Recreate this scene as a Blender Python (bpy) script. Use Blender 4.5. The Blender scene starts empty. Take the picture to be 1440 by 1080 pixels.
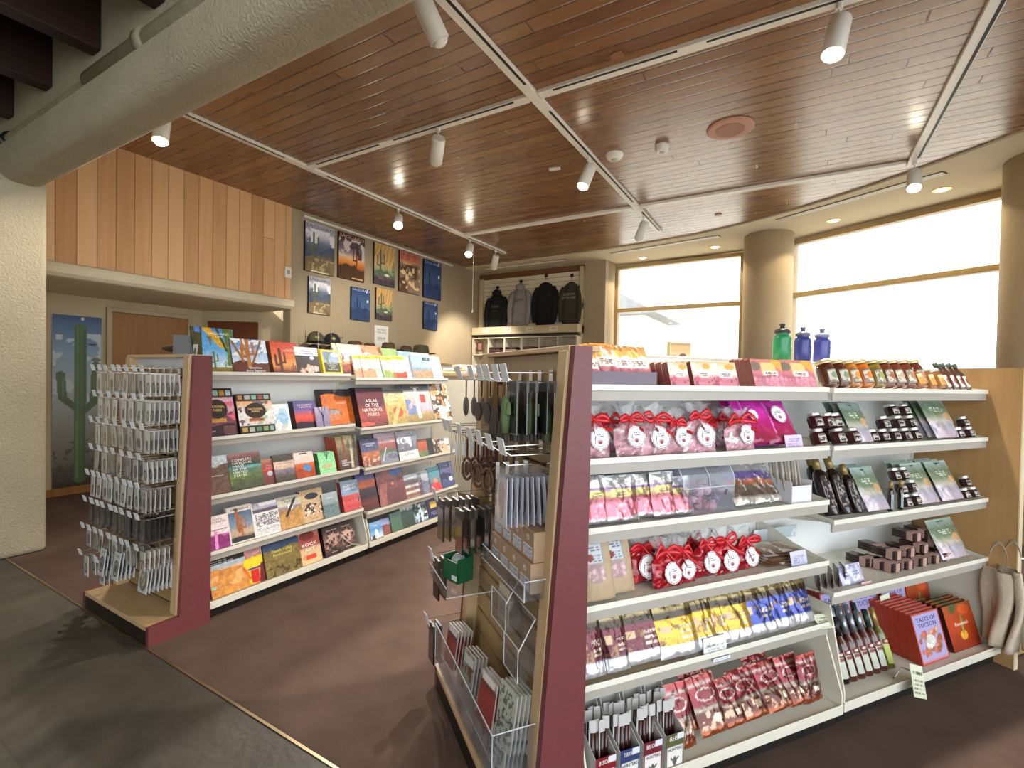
import bpy, math, random
import numpy as np
from mathutils import Vector, Matrix
rnd = random.Random(7)
SC = bpy.context.scene
COL = SC.collection
PI = math.pi
# ------------------------------------------------------------------ camera model
EYE = Vector((0, 0, 1.45)); YAW, PITCH, ROLL, FPX = math.radians(30.543), math.radians(.962), math.radians(1.105), 680.
_f = Vector((-math.sin(YAW)*math.cos(PITCH), math.cos(YAW)*math.cos(PITCH), -math.sin(PITCH)))
_r0 = Vector((math.cos(YAW), math.sin(YAW), 0)); _u0 = _r0.cross(_f)
_r = _r0*math.cos(ROLL)+_u0*math.sin(ROLL); _u = _u0*math.cos(ROLL)-_r0*math.sin(ROLL)
cam_d = bpy.data.cameras.new('camera'); cam = bpy.data.objects.new('camera', cam_d); COL.objects.link(cam)
cam_d.sensor_width = 36; cam_d.lens = FPX/1440*36; cam_d.clip_start = .05; cam_d.clip_end = 200
mw = Matrix((( _r.x, _u.x, -_f.x, EYE.x), (_r.y, _u.y, -_f.y, EYE.y), (_r.z, _u.z, -_f.z, EYE.z), (0, 0, 0, 1)))
cam.matrix_world = mw; SC.camera = cam
def W(p):
    d = Vector(p)-EYE; z = d.dot(_f); return (720+FPX*d.dot(_r)/z, 540-FPX*d.dot(_u)/z)
def at_z(px, py, z):
    d = _f+_r*((px-720)/FPX)-_u*((py-540)/FPX); t = (z-EYE.z)/d.z; return EYE+d*t
class Face:
    """A vertical display face: s runs to its right, n towards the shopper."""
    def __init__(s, R, N, rz): s.R, s.N, s.rz = Vector((*R, 0)), Vector((*N, 0)), rz
    def P(s, a, n, z=0.): return s.R*a+s.N*n+Vector((0, 0, z))
    def s_at(s, px, n, z):
        k = (px-720)/FPX; b = s.P(0, n, z)-EYE
        return -(b.dot(_r)-k*b.dot(_f))/(s.R.dot(_r)-k*s.R.dot(_f))
    def h_at(s, py, a, n, z, lean):
        k = -(py-540)/FPX; b = s.P(a, n, z)-EYE
        v = Vector((0, 0, math.cos(lean)))-s.N*math.sin(lean)
        return -(b.dot(_u)-k*b.dot(_f))/(v.dot(_u)-k*v.dot(_f))
G = math.radians(36.8)
FL = Face((0, 1), (1, 0), PI/2)
FR = Face((math.sin(G), math.cos(G)), (math.cos(G), -math.sin(G)), PI/2-G)
FEL = Face((1, 0), (0, -1), 0.)                      # left end cap, looks to -y
FER = Face((math.cos(G), -math.sin(G)), (-math.sin(G), -math.cos(G)), -G)   # right end cap: s = old N, n = -old D
# ------------------------------------------------------------------ materials
def hx(h):
    v = [int(h[i:i+2], 16)/255 for i in (0, 2, 4)]
    return tuple(c/12.92 if c <= .04045 else ((c+.055)/1.055)**2.4 for c in v)
MATS = {}
def mat(name, col='888888', rough=.5, metal=0., bump=0., bscale=80., var=0., vscale=6., spec=.5, trans=0., alpha=1., emit=0., coat=0., ior=1.45, sheen=0., stretch=None):
    if name in MATS: return MATS[name]
    m = bpy.data.materials.new(name); m.use_nodes = True; MATS[name] = m
    nt = m.node_tree; b = nt.nodes['Principled BSDF']; c = (*hx(col), 1) if isinstance(col, str) else (*col, 1)
    b.inputs['Base Color'].default_value = c; b.inputs['Roughness'].default_value = rough; b.inputs['Metallic'].default_value = metal
    b.inputs['Specular IOR Level'].default_value = spec; b.inputs['Transmission Weight'].default_value = trans; b.inputs['Alpha'].default_value = alpha
    b.inputs['Coat Weight'].default_value = coat; b.inputs['Coat Roughness'].default_value = .08; b.inputs['IOR'].default_value = ior
    if emit: b.inputs['Emission Color'].default_value = c; b.inputs['Emission Strength'].default_value = emit
    tc = nt.nodes.new('ShaderNodeTexCoord'); mp = nt.nodes.new('ShaderNodeMapping'); nt.links.new(tc.outputs['Object'], mp.inputs[0])
    if stretch: mp.inputs['Scale'].default_value = stretch
    if var:
        n = nt.nodes.new('ShaderNodeTexNoise'); n.inputs['Scale'].default_value = vscale; n.inputs['Detail'].default_value = 5
        nt.links.new(mp.outputs[0], n.inputs['Vector'])
        r = nt.nodes.new('ShaderNodeMapRange'); r.inputs['From Min'].default_value = .3; r.inputs['From Max'].default_value = .7
        r.inputs['To Min'].default_value = 1-var; r.inputs['To Max'].default_value = 1+var; nt.links.new(n.outputs['Fac'], r.inputs[0])
        x = nt.nodes.new('ShaderNodeVectorMath'); x.operation = 'SCALE'; x.inputs[0].default_value = c[:3]
        nt.links.new(r.outputs[0], x.inputs['Scale']); nt.links.new(x.outputs[0], b.inputs['Base Color'])
    if bump:
        n = nt.nodes.new('ShaderNodeTexNoise'); n.inputs['Scale'].default_value = bscale; n.inputs['Detail'].default_value = 3
        nt.links.new(mp.outputs[0], n.inputs['Vector'])
        bp = nt.nodes.new('ShaderNodeBump'); bp.inputs['Strength'].default_value = bump; bp.inputs['Distance'].default_value = .01
        nt.links.new(n.outputs['Fac'], bp.inputs['Height']); nt.links.new(bp.outputs[0], b.inputs['Normal'])
    return m
def print_mat(name, rough, bump=0., coat=0., bscale=30., metal=0.):
    m = mat(name, 'ffffff', rough, metal=metal, bump=bump, bscale=bscale, coat=coat)
    nt = m.node_tree; a = nt.nodes.new('ShaderNodeAttribute'); a.attribute_name = 'Col'
    nt.links.new(a.outputs['Color'], nt.nodes['Principled BSDF'].inputs['Base Color']); return m
PRN = print_mat('printed_paper', .38, .05, .15); PRF = print_mat('printed_film', .2, .55, .5, 22.); PRM = print_mat('printed_matte', .7, .1); PRS = print_mat('printed_foil', .24, .6, .4, 26., .55)
def clear(name, tint='ffffff', a=.25, rough=.08):
    if name in MATS: return MATS[name]
    m = bpy.data.materials.new(name); m.use_nodes = True; MATS[name] = m; nt = m.node_tree; nt.nodes.clear()
    o = nt.nodes.new('ShaderNodeOutputMaterial'); t = nt.nodes.new('ShaderNodeBsdfTransparent'); g = nt.nodes.new('ShaderNodeBsdfGlossy'); d = nt.nodes.new('ShaderNodeBsdfDiffuse')
    mx = nt.nodes.new('ShaderNodeMixShader'); m2 = nt.nodes.new('ShaderNodeMixShader'); lw = nt.nodes.new('ShaderNodeLayerWeight'); lw.inputs['Blend'].default_value = .5; pw = nt.nodes.new('ShaderNodeMath'); pw.operation = 'POWER'; pw.inputs[1].default_value = 4.; fr = nt.nodes.new('ShaderNodeMath'); fr.operation = 'MULTIPLY_ADD'; fr.inputs[1].default_value = .8; fr.inputs[2].default_value = .05; no = nt.nodes.new('ShaderNodeTexNoise')
    bp = nt.nodes.new('ShaderNodeBump'); no.inputs['Scale'].default_value = 40; bp.inputs['Strength'].default_value = .25 if 'cello' in name else .02; nt.links.new(no.outputs['Fac'], bp.inputs['Height'])
    t.inputs[0].default_value = (*hx(tint), 1); g.inputs['Roughness'].default_value = rough; d.inputs[0].default_value = (*hx(tint), 1)
    nt.links.new(bp.outputs[0], g.inputs['Normal']); nt.links.new(bp.outputs[0], lw.inputs['Normal']); nt.links.new(lw.outputs['Facing'], pw.inputs[0]); nt.links.new(pw.outputs[0], fr.inputs[0])
    nt.links.new(fr.outputs[0], mx.inputs[0]); nt.links.new(t.outputs[0], mx.inputs[1]); nt.links.new(g.outputs[0], mx.inputs[2])
    m2.inputs[0].default_value = a; nt.links.new(mx.outputs[0], m2.inputs[1]); nt.links.new(d.outputs[0], m2.inputs[2]); nt.links.new(m2.outputs[0], o.inputs[0]); return m
# ------------------------------------------------------------------ meshes
def box(x0, x1, y0, y1, z0, z1):
    V = [(x, y, z) for z in (z0, z1) for y in (y0, y1) for x in (x0, x1)]
    return V, [(0, 2, 3, 1), (4, 5, 7, 6), (0, 1, 5, 4), (2, 6, 7, 3), (0, 4, 6, 2), (1, 3, 7, 5)]
def J(*gs):
    V, Fc = [], []
    for v, f in gs:
        k = len(V); V += list(v); Fc += [tuple(i+k for i in q) for q in f]
    return V, Fc
def lathe(prof, n=20, cx=0., cy=0.):
    V, Fc = [], []
    for r, z in prof:
        for i in range(n): a = 2*PI*i/n; V.append((cx+r*math.cos(a), cy+r*math.sin(a), z))
    for j in range(len(prof)-1):
        for i in range(n): Fc.append((j*n+i, j*n+(i+1) % n, (j+1)*n+(i+1) % n, (j+1)*n+i))
    Fc.append(tuple(range(n-1, -1, -1))); Fc.append(tuple((len(prof)-1)*n+i for i in range(n)))
    return V, Fc
def tube(pts, r, n=6, closed=False):
    V, Fc = [], []; P = [Vector(p) for p in pts]; m = len(P)
    for k, p in enumerate(P):
        d = (P[(k+1) % m]-P[k-1]) if closed else (P[min(k+1, m-1)]-P[max(k-1, 0)])
        d.normalize(); a = d.cross(Vector((0, 0, 1)) if abs(d.z) < .9 else Vector((1, 0, 0))).normalized(); b = d.cross(a)
        rr = r[k] if isinstance(r, (list, tuple)) else r
        for i in range(n): t = 2*PI*i/n; V.append(tuple(p+a*(rr*math.cos(t))+b*(rr*math.sin(t))))
    for k in range(m if closed else m-1):
        q = (k+1) % m
        for i in range(n): Fc.append((k*n+i, k*n+(i+1) % n, q*n+(i+1) % n, q*n+i))
    if not closed: Fc += [tuple(range(n-1, -1, -1)), tuple((m-1)*n+i for i in range(n))]
    return V, Fc
def prism(poly, a0, a1, axis='y'):
    """poly in the plane across the axis, extruded from a0 to a1"""
    mk = {'x': lambda p, a: (a, p[0], p[1]), 'y': lambda p, a: (p[0], a, p[1]), 'z': lambda p, a: (p[0], p[1], a)}[axis]
    n = len(poly); V = [mk(p, a0) for p in poly]+[mk(p, a1) for p in poly]
    return V, [(i, (i+1) % n, n+(i+1) % n, n+i) for i in range(n)]+[tuple(range(n-1, -1, -1)), tuple(range(n, 2*n))]
def ell(c, r, nu=12, nv=8, jit=0.):
    V, Fc = [], []
    for j in range(nv+1):
        t = PI*j/nv
        for i in range(nu):
            a = 2*PI*i/nu; k = 1+jit*(math.sin(a*3+t*4)+math.sin(a*5-t*3))*.5
            V.append((c[0]+r[0]*k*math.sin(t)*math.cos(a), c[1]+r[1]*k*math.sin(t)*math.sin(a), c[2]-r[2]*math.cos(t)*k))
    for j in range(nv):
        for i in range(nu): Fc.append((j*nu+i, j*nu+(i+1) % nu, (j+1)*nu+(i+1) % nu, (j+1)*nu+i))
    return V, Fc
def ob(name, g, m, par=None, smooth=False, bev=0., cols=None, fix=True):
    me = bpy.data.meshes.new(name); me.from_pydata([tuple(v) for v in g[0]], [], g[1])
    me.materials.append(m if not isinstance(m, str) else MATS[m])
    if smooth: me.polygons.foreach_set('use_smooth', [True]*len(me.polygons))
    if cols is not None:
        ca = me.color_attributes.new('Col', 'FLOAT_COLOR', 'POINT'); ca.data.foreach_set('color', np.concatenate([cols, np.ones((len(cols), 1))], 1).astype(np.float32).ravel())
    me.update()
    if fix and not cols is not None and len(g[1]) < 3000:
        import bmesh
        bm = bmesh.new(); bm.from_mesh(me); bmesh.ops.recalc_face_normals(bm, faces=bm.faces); bm.to_mesh(me); bm.free()
    o = bpy.data.objects.new(name, me); COL.objects.link(o)
    if par: o.parent = par
    if bev:
        b = o.modifiers.new('Bevel', 'BEVEL'); b.width = bev; b.segments = 2; b.limit_method = 'ANGLE'
    return o
LABELS = set()
def tag(o, label, cat, group=None, kind=None):
    o['label'] = label; o['category'] = cat
    if group: o['group'] = group
    if kind: o['kind'] = kind
    return o
def emp(name, loc=(0, 0, 0), rz=0., lean=0., label=None, cat=None, group=None):
    o = bpy.data.objects.new(name, None); COL.objects.link(o); o.location = loc; o.rotation_euler = (-lean, 0, rz); o.empty_display_size = .05
    if label: tag(o, label, cat, group)
    return o
def struct(name, g, m, **k):
    o = ob(name, g, m, **k); o['kind'] = 'structure'; return o
KIDS = {}
def cptree(o, par=None):
    c = o.copy(); COL.objects.link(c)
    if par: c.parent = par
    for ch in [x for x in KIDS.get(o.name, []) or o.children]: cptree(ch, c)
    return c
def dup(o, loc, label, group=None, rz=None, rot=None):
    c = cptree(o); c.location = loc; c['label'] = label
    if group: c['group'] = group
    if rz is not None: c.rotation_euler.z = rz
    if rot is not None: c.rotation_euler = rot
    return c
def text(s, par, x, y, z, size, col='ffffff', w=None, align='CENTER', rx=PI/2, rz=0., name='lettering', bold=0., sp=1., ry=0.):
    """upright lettering on a face that looks to local -y"""
    cu = bpy.data.curves.new(name, 'FONT'); cu.body = s; cu.size = size; cu.align_x = align; cu.align_y = 'CENTER'; cu.space_line = sp
    n = max(len(q) for q in s.split('\n'))
    cu.extrude = .0002; cu.offset = bold; cu.resolution_u = 2
    cu.materials.append(mat('ink_'+col, col, .5, bump=.03))
    o = bpy.data.objects.new(name, cu); COL.objects.link(o); o.parent = par; o.location = (x, y, z); o.rotation_euler = (rx, ry, rz)
    if w: o.scale.x = min(1.6, w/(n*.6*size))
    return o
# ------------------------------------------------------------------ printed pictures as vertex colours of the print itself
def vn(x, y, seed=0):
    xi = np.floor(x).astype(int); yi = np.floor(y).astype(int); fx = x-xi; fy = y-yi; fx = fx*fx*(3-2*fx); fy = fy*fy*(3-2*fy)
    h = lambda a, b: np.modf(np.abs(np.sin(a*127.1+b*311.7+seed*74.7)*43758.5453))[0]
    return (h(xi, yi)*(1-fx)+h(xi+1, yi)*fx)*(1-fy)+(h(xi, yi+1)*(1-fx)+h(xi+1, yi+1)*fx)*fy
def fb(x, y, seed=0): return (vn(x, y, seed)+.5*vn(2*x, 2*y, seed+1)+.25*vn(4*x, 4*y, seed+2))/1.75
def seg(u, v, a, b, r):
    dx, dy = b[0]-a[0], b[1]-a[1]; t = np.clip(((u-a[0])*dx+(v-a[1])*dy)/(dx*dx+dy*dy+1e-9), 0, 1)
    return np.hypot(u-a[0]-t*dx, v-a[1]-t*dy) < r
def art(spec, u, v, asp=1.3):
    c = np.ones(u.shape+(3,))*.8
    def put(mask, h):
        c[mask] = hx(h) if isinstance(h, str) else h
    for op in spec.split(';'):
        t = op.split()
        if not t: continue
        k = t[0]
        if k == 'g':
            ps = [float(a) for a in t[1::2]]; cs = np.array([hx(a) for a in t[2::2]])
            for i in range(3): c[..., i] = np.interp(v, ps, cs[:, i])
        elif k == 'm':
            y0, am = float(t[1]), float(t[2]); sd = int(t[4]); fq = float(t[5]) if len(t) > 5 else 3
            r = fb(u*fq+sd*3.1, u*0+sd, sd)*2-1; mk = v < y0+am*r
            put(mk, t[3]); sh = (fb(u*fq*3, v*fq*4, sd+5)-.5)*.7+1; c[mk] *= sh[mk][:, None]
        elif k == 'c':
            x, y, h = map(float, t[1:4]); w = h*.07; vv = v*asp; yy = y*asp; h *= asp
            mk = seg(u, vv, (x, yy), (x, yy+h), w)
            for sx, a, b in ((-1, .35, .75), (1, .45, .85)):
                mk |= seg(u, vv, (x, yy+h*a), (x+sx*h*.2, yy+h*a), w*.7) | seg(u, vv, (x+sx*h*.2, yy+h*a), (x+sx*h*.2, yy+h*b), w*.7)
            put(mk, t[4]); c[mk] *= (.8+.35*np.abs(np.sin((u[mk]-x)/w*3)))[:, None]
        elif k == 'e':
            x, y, rx, ry = map(float, t[1:5]); put(((u-x)/rx)**2+((v-y)/ry)**2 < 1, t[5])
        elif k == 'r':
            a, b, d, e = map(float, t[1:5]); put((u > a) & (u < d) & (v > b) & (v < e), t[5])
        elif k == 'B':
            w = float(t[1]); put((u < w) | (u > 1-w) | (v < w/asp) | (v > 1-w/asp), t[2])
        elif k == 'n':
            am, fq, sd = float(t[1]), float(t[2]), int(t[3]); c *= (1+am*(fb(u*fq, v*fq*asp, sd)-.5)*2)[..., None]
        elif k == 'b':
            fq, th, sd = float(t[2]), float(t[3]), int(t[4]); lim = [float(a) for a in t[5:9]] if len(t) > 8 else (0, 0, 1, 1)
            mk = (fb(u*fq, v*fq*asp, sd) > th) & (u > lim[0]) & (v > lim[1]) & (u < lim[2]) & (v < lim[3]); put(mk, t[1])
        elif k == 's':
            fq, ang, sd = float(t[3]), float(t[4]), int(t[5]); q = np.sin((v*math.cos(ang)+u*math.sin(ang)+.25*fb(u*3, v*3, sd))*fq*6.28)*.5+.5
            lo, hi = np.array(hx(t[1])), np.array(hx(t[2])); lim = [float(a) for a in t[6:10]] if len(t) > 9 else (0, 0, 1, 1)
            mk = (u > lim[0]) & (v > lim[1]) & (u < lim[2]) & (v < lim[3]); c[mk] = (lo+(hi-lo)*q[..., None])[mk]
        elif k == 't':
            a, b, d, e = map(float, t[1:5]); n = int(t[5]); q = (v-b)/(e-b)*n
            put((u > a) & (u < d) & (v > b) & (v < e) & (np.modf(np.abs(q))[0] < .5) & (vn(u*30, np.floor(q)*5+u*0, n) > .33), t[6])
        elif k == 'f':
            x, y, r = map(float, t[1:4]); d = np.hypot(u-x, (v-y)*asp); an = np.arctan2((v-y)*asp, u-x); rr = r*(.7+.3*np.abs(np.sin(an*2.5)))
            put(d < rr, t[4]); put(d < r*.28, t[5])
        elif k == 'a':    # diagonal dark limb across the picture
            x0, y0, x1, y1, w = map(float, t[1:6]); put(seg(u, v*asp, (x0, y0*asp), (x1, y1*asp), w), t[6])
        elif k == 'w':    # oval candy shapes
            n, sd = int(t[2]), int(t[3]); R = random.Random(sd); lim = [float(a) for a in t[4:8]]; cc = np.array(hx(t[1]))
            for _ in range(n):
                x, y, r = R.uniform(lim[0], lim[2]), R.uniform(lim[1], lim[3]), R.uniform(.04, .08)
                d = ((u-x)/r)**2+((v-y)*asp/r)**2; mk = d < 1; c[mk] = cc*R.uniform(.6, 1.15)*(1.15-.4*d[mk])[:, None]
    return np.clip(c, 0, 1)
def grid(w, h, spec, cell=.004, f=None, back=False, lo=10, hi=90):
    nx = int(min(hi, max(lo, w/cell))); ny = int(min(int(hi*1.3), max(lo, h/cell)))
    u, v = np.meshgrid(np.linspace(0, 1, nx+1), np.linspace(0, 1, ny+1))
    y = np.zeros_like(u) if f is None else f(u, v)
    X = (u-.5)*w
    V = np.stack([X, y, v*h], -1).reshape(-1, 3)
    i, j = np.meshgrid(np.arange(nx), np.arange(ny)); a = (j*(nx+1)+i).ravel()
    Fc = np.stack([a, a+1, a+nx+2, a+nx+1], 1)
    if back: Fc = Fc[:, ::-1]
    return V, Fc, art(spec, u, v, h/w).reshape(-1, 3)
def gob(name, parts, m, par=None, smooth=False):
    V, Fc, Cc = [], [], []; k = 0
    for v, f, c in parts: V.append(v); Fc.append(f+k); Cc.append(c); k += len(v)
    V = np.concatenate(V); Fc = np.concatenate(Fc); Cc = np.concatenate(Cc)
    me = bpy.data.meshes.new(name); me.vertices.add(len(V)); me.vertices.foreach_set('co', V.astype(np.float32).ravel())
    me.loops.add(Fc.size); me.loops.foreach_set('vertex_index', Fc.astype(np.int32).ravel())
    me.polygons.add(len(Fc)); me.polygons.foreach_set('loop_start', np.arange(0, Fc.size, 4, dtype=np.int32)); me.polygons.foreach_set('loop_total', np.full(len(Fc), 4, np.int32))
    me.polygons.foreach_set('use_smooth', np.full(len(Fc), smooth)); me.update(calc_edges=True); me.materials.append(m)
    ca = me.color_attributes.new('Col', 'FLOAT_COLOR', 'POINT'); ca.data.foreach_set('color', np.concatenate([Cc, np.ones((len(Cc), 1))], 1).astype(np.float32).ravel())
    o = bpy.data.objects.new(name, me); COL.objects.link(o)
    if par: o.parent = par
    return o
def solid(g, h):
    v = np.array(g[0], float); f = np.array(g[1]); return v, f, np.tile(np.array(hx(h)), (len(v), 1))
# ------------------------------------------------------------------ surface materials
def plank_mat(name, c1, c2, c3, pw, pl, rough, ax='x', gap=.035, coat=0.):
    """boards: length runs along ax, each board its own tone, dark open joints"""
    m = mat(name, c1, rough, coat=coat); nt = m.node_tree; N, L = nt.nodes.new, nt.links.new; b = nt.nodes['Principled BSDF']
    tc = N('ShaderNodeTexCoord'); sp = N('ShaderNodeSeparateXYZ'); L(tc.outputs['Object'], sp.inputs[0])
    a, c = {'x': ('X', 'Y'), 'z': ('Z', 'Y')}[ax]
    def mth(op, i0, i1=None):
        n = N('ShaderNodeMath'); n.operation = op
        for k, i in enumerate((i0, i1)):
            if i is None: continue
            if isinstance(i, (int, float)): n.inputs[k].default_value = i
            else: L(i, n.inputs[k])
        return n.outputs[0]
    row = mth('DIVIDE', sp.outputs[c], pw); ri = mth('FLOOR', row); rf = mth('FRACT', row)
    wn = N('ShaderNodeTexWhiteNoise'); wn.noise_dimensions = '1D'; L(ri, wn.inputs['W'])
    lp = mth('ADD', mth('DIVIDE', sp.outputs[a], pl), mth('MULTIPLY', wn.outputs['Value'], 7.)); li = mth('FLOOR', lp); lf = mth('FRACT', lp)
    w2 = N('ShaderNodeTexWhiteNoise'); w2.noise_dimensions = '2D'; cb = N('ShaderNodeCombineXYZ'); L(ri, cb.inputs[0]); L(li, cb.inputs[1]); L(cb.outputs[0], w2.inputs['Vector'])
    mp = N('ShaderNodeMapping'); L(tc.outputs['Object'], mp.inputs[0]); mp.inputs['Scale'].default_value = (1.2, 14, 14) if ax == 'x' else (22, 22, 1.5)
    of = N('ShaderNodeVectorMath'); L(mp.outputs[0], of.inputs[0]); L(w2.outputs['Color'], of.inputs[1]); of.operation = 'ADD'
    gn = N('ShaderNodeTexNoise'); gn.inputs['Scale'].default_value = 1.; gn.inputs['Detail'].default_value = 6; L(of.outputs[0], gn.inputs['Vector'])
    f = mth('ADD', mth('MULTIPLY', w2.outputs['Value'], .5), mth('MULTIPLY', gn.outputs['Fac'], .38))
    cr = N('ShaderNodeValToRGB'); e = cr.color_ramp.elements; e[0].position = .15; e[0].color = (*hx(c2), 1); e[1].position = .9; e[1].color = (*hx(c3), 1); q = e.new(.5); q.color = (*hx(c1), 1)
    L(f, cr.inputs[0])
    g1 = mth('MINIMUM', rf, mth('SUBTRACT', 1., rf)); g2 = mth('MINIMUM', lf, mth('SUBTRACT', 1., lf))
    jt = mth('MINIMUM', mth('DIVIDE', g1, gap), mth('DIVIDE', g2, gap*.12*pw/pl*8)); jt = mth('MINIMUM', jt, 1.)
    mx = N('ShaderNodeMix'); mx.data_type = 'RGBA'; L(jt, mx.inputs[0]); mx.inputs[6].default_value = (*[x*.25 for x in hx(c2)], 1); L(cr.outputs[0], mx.inputs[7]); L(mx.outputs[2], b.inputs['Base Color'])
    bp = N('ShaderNodeBump'); bp.inputs['Strength'].default_value = .7; bp.inputs['Distance'].default_value = .004; L(jt, bp.inputs['Height']); L(bp.outputs[0], b.inputs['Normal'])
    r2 = mth('ADD', mth('MULTIPLY', gn.outputs['Fac'], .12), rough-.06); L(r2, b.inputs['Roughness'])
    return m
CEILM = plank_mat('ceiling_boards', '855c35', '72492a', '986d42', .118, 2.9, .28, 'x', .075, coat=.4)
CLAD = plank_mat('wall_cladding', 'd9a874', 'c08c58', 'e8c08c', .152, 40., .55, 'z', .03)
CEILM.node_tree.nodes['Principled BSDF'].inputs['Coat Roughness'].default_value = .24
PLA = mat('plaster', 'c6b593', .9, var=.05, vscale=2.5, bump=.35, bscale=110)
PLW = mat('plaster_taupe', 'a59579', .9, var=.04, vscale=2.5, bump=.3, bscale=110); PLC = mat('plaster_ceiling', 'd3c5a6', .9, var=.03, vscale=3, bump=.15, bscale=90)
PLB = mat('plaster_beam', 'a79c82', .92, var=.09, vscale=1.8, bump=.9, bscale=70)
COLM = mat('plaster_column', 'bba98a', .85, var=.06, vscale=3, bump=.3, bscale=100)
CARP = mat('carpet', '604e45', .95, var=.16, vscale=5, bump=.7, bscale=420, spec=.1)
WHT = mat('white_paint', 'e6e2d4', .4, var=.02); FACE_ = mat('shelf_face_shaded', 'a8a298', .4, var=.03); LAM = mat('shelf_enamel', 'dcd7c8', .33, var=.025, vscale=12); LIPM = mat('shelf_lip', 'e2dfd2', .3, var=.02)  # front rail enamel is greyed: shade below the lip put into its colour
BACKM = mat('back_panel', 'eef0ee', .4, var=.02); RED = mat('maroon_laminate', '6d383a', .38, var=.05, vscale=30, bump=.05)
EDGE = mat('wood_edge', 'bfa078', .5, var=.08, vscale=20, stretch=(1, 1, .1)); BLK = mat('black_plastic', '14120f', .45, var=.1); KICK = mat('kick_plate', '1b1714', .5, var=.2)
MPL = mat('maple_panel', 'b48c5a', .5, var=.1, vscale=5, stretch=(3, 3, .35)); CHR = mat('chrome', 'c8c4bc', .22, 1., var=.03)
DOORM = mat('door_veneer', '9c6c38', .4, var=.16, vscale=5, stretch=(4, 4, .3)); FRM = mat('beige_frame', 'b9a985', .5, var=.03); WFR = mat('window_frame', 'b69c6c', .5, var=.05)
DKW = mat('dark_rafter', '2d150d', .6, var=.2, vscale=5, stretch=(6, 1, 6)); DUCT = mat('slot_black', '0b0b0b', .6, var=.1)
ALU = mat('brass_strip', 'b9a684', .35, 1., var=.1)
# slate tile floor
def slate():
    m = mat('slate_tile', '4a443b', .55, bump=.25, bscale=26); nt = m.node_tree; N, L = nt.nodes.new, nt.links.new; b = nt.nodes['Principled BSDF']
    tc = N('ShaderNodeTexCoord'); br = N('ShaderNodeTexBrick'); br.offset = 0; br.inputs['Scale'].default_value = 1; br.inputs['Brick Width'].default_value = 1.15; br.inputs['Row Height'].default_value = .6
    br.inputs['Mortar Size'].default_value = .004; br.inputs['Color1'].default_value = (*hx('4e473e'), 1); br.inputs['Color2'].default_value = (*hx('423c34'), 1); br.inputs['Mortar'].default_value = (*hx('3a332b'), 1)
    L(tc.outputs['Object'], br.inputs['Vector']); n = N('ShaderNodeTexNoise'); n.inputs['Scale'].default_value = 2.2; n.inputs['Detail'].default_value = 7; n.inputs['Distortion'].default_value = 1.2
    L(tc.outputs['Object'], n.inputs['Vector']); r = N('ShaderNodeMapRange'); r.inputs[1].default_value = .3; r.inputs[2].default_value = .7; r.inputs[3].default_value = .68; r.inputs[4].default_value = 1.3; L(n.outputs['Fac'], r.inputs[0])
    v = N('ShaderNodeVectorMath'); v.operation = 'SCALE'; L(br.outputs[0], v.inputs[0]); L(r.outputs[0], v.inputs['Scale']); L(v.outputs[0], b.inputs['Base Color']); return m
SLATE = slate()
# ------------------------------------------------------------------ setting
SEAM = 1.19
struct('floor', box(-7.3, 4.5, SEAM, 9.4, -.1, 0), CARP); struct('floor', box(-9, 4.5, -5, SEAM, -.1, 0), SLATE)
struct('trim_1', box(-5.09, 4.5, SEAM-.006, SEAM+.006, 0, .004), ALU)
ZC = 3.62
arc = [(-5.82, 7.93), (-4.4, 7.90), (-3.25, 7.85), (-2.2, 7.75), (-1.4, 7.62), (-.7, 7.38), (-.15, 7.10), (.26, 6.84), (.68, 6.54), (1.02, 6.26), (1.345, 5.98), (1.62, 5.72), (2.2, 5.0), (2.9, 3.6), (3, 1.42)]
struct('ceiling', prism([(-5.82, 1.42)]+arc, ZC, ZC+.1, 'z'), CEILM)
outer = [(-5.9, 9.12), (-4.2, 9.12), (-3.0, 9.12), (-1.6, 9.05), (-.75, 8.98), (-.08, 8.65), (.6, 8.25), (1.0, 8.02), (1.35, 7.8), (1.75, 7.55), (2.15, 7.3), (3.0, 6.5), (3.7, 5.7), (4.4, 3), (4.5, 1.42)]
n = len(arc); V = [(x, y, z) for z in (ZC-.02, ZC+.12) for x, y in arc+outer]; Fc = []
for i in range(n-1): Fc += [(i, i+1, n+i+1, n+i), (2*n+i, 3*n+i, 3*n+i+1, 2*n+i+1), (i, 2*n+i, 2*n+i+1, i+1)]
struct('ceiling', (V, Fc), PLC)
struct('ceiling', box(-9, 4.5, -4.5, 1.25, 4.25, 4.35), PLA)
# walls on the left
struct('wall_left', box(-5.98, -5.82, 4.04, 8.6, 0, ZC), PLW)
cl = struct('trim_2', box(-5.9, -5.815, 1.42, 4.035, 2.412, ZC), CLAD)
prof = [(-7.13, 2.41), (-5.80, 2.41), (-5.775, 2.395), (-5.765, 2.36), (-5.775, 2.31), (-5.81, 2.28), (-5.86, 2.272), (-7.13, 2.272)]
so = struct('trim_3', prism(prof, 1.0, 4.06, 'y'), PLC, smooth=False)
struct('wall_left_recess', box(-7.3, -7.13, .3, 3.62, 0, 2.41), PLA)
A2, B2 = Vector((-7.13, 3.60)), Vector((-5.9, 4.46)); dw = (B2-A2).normalized(); nw = Vector((-dw.y, dw.x))
q = [A2, B2, B2+nw*.15, A2+nw*.15]; struct('wall_left_angled', prism([tuple(p) for p in q], 0, 2.41, 'z'), PLA)
struct('baseboard_left', box(-7.13, -7.115, .3, 2.5, 0, .085), DOORM)
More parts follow.
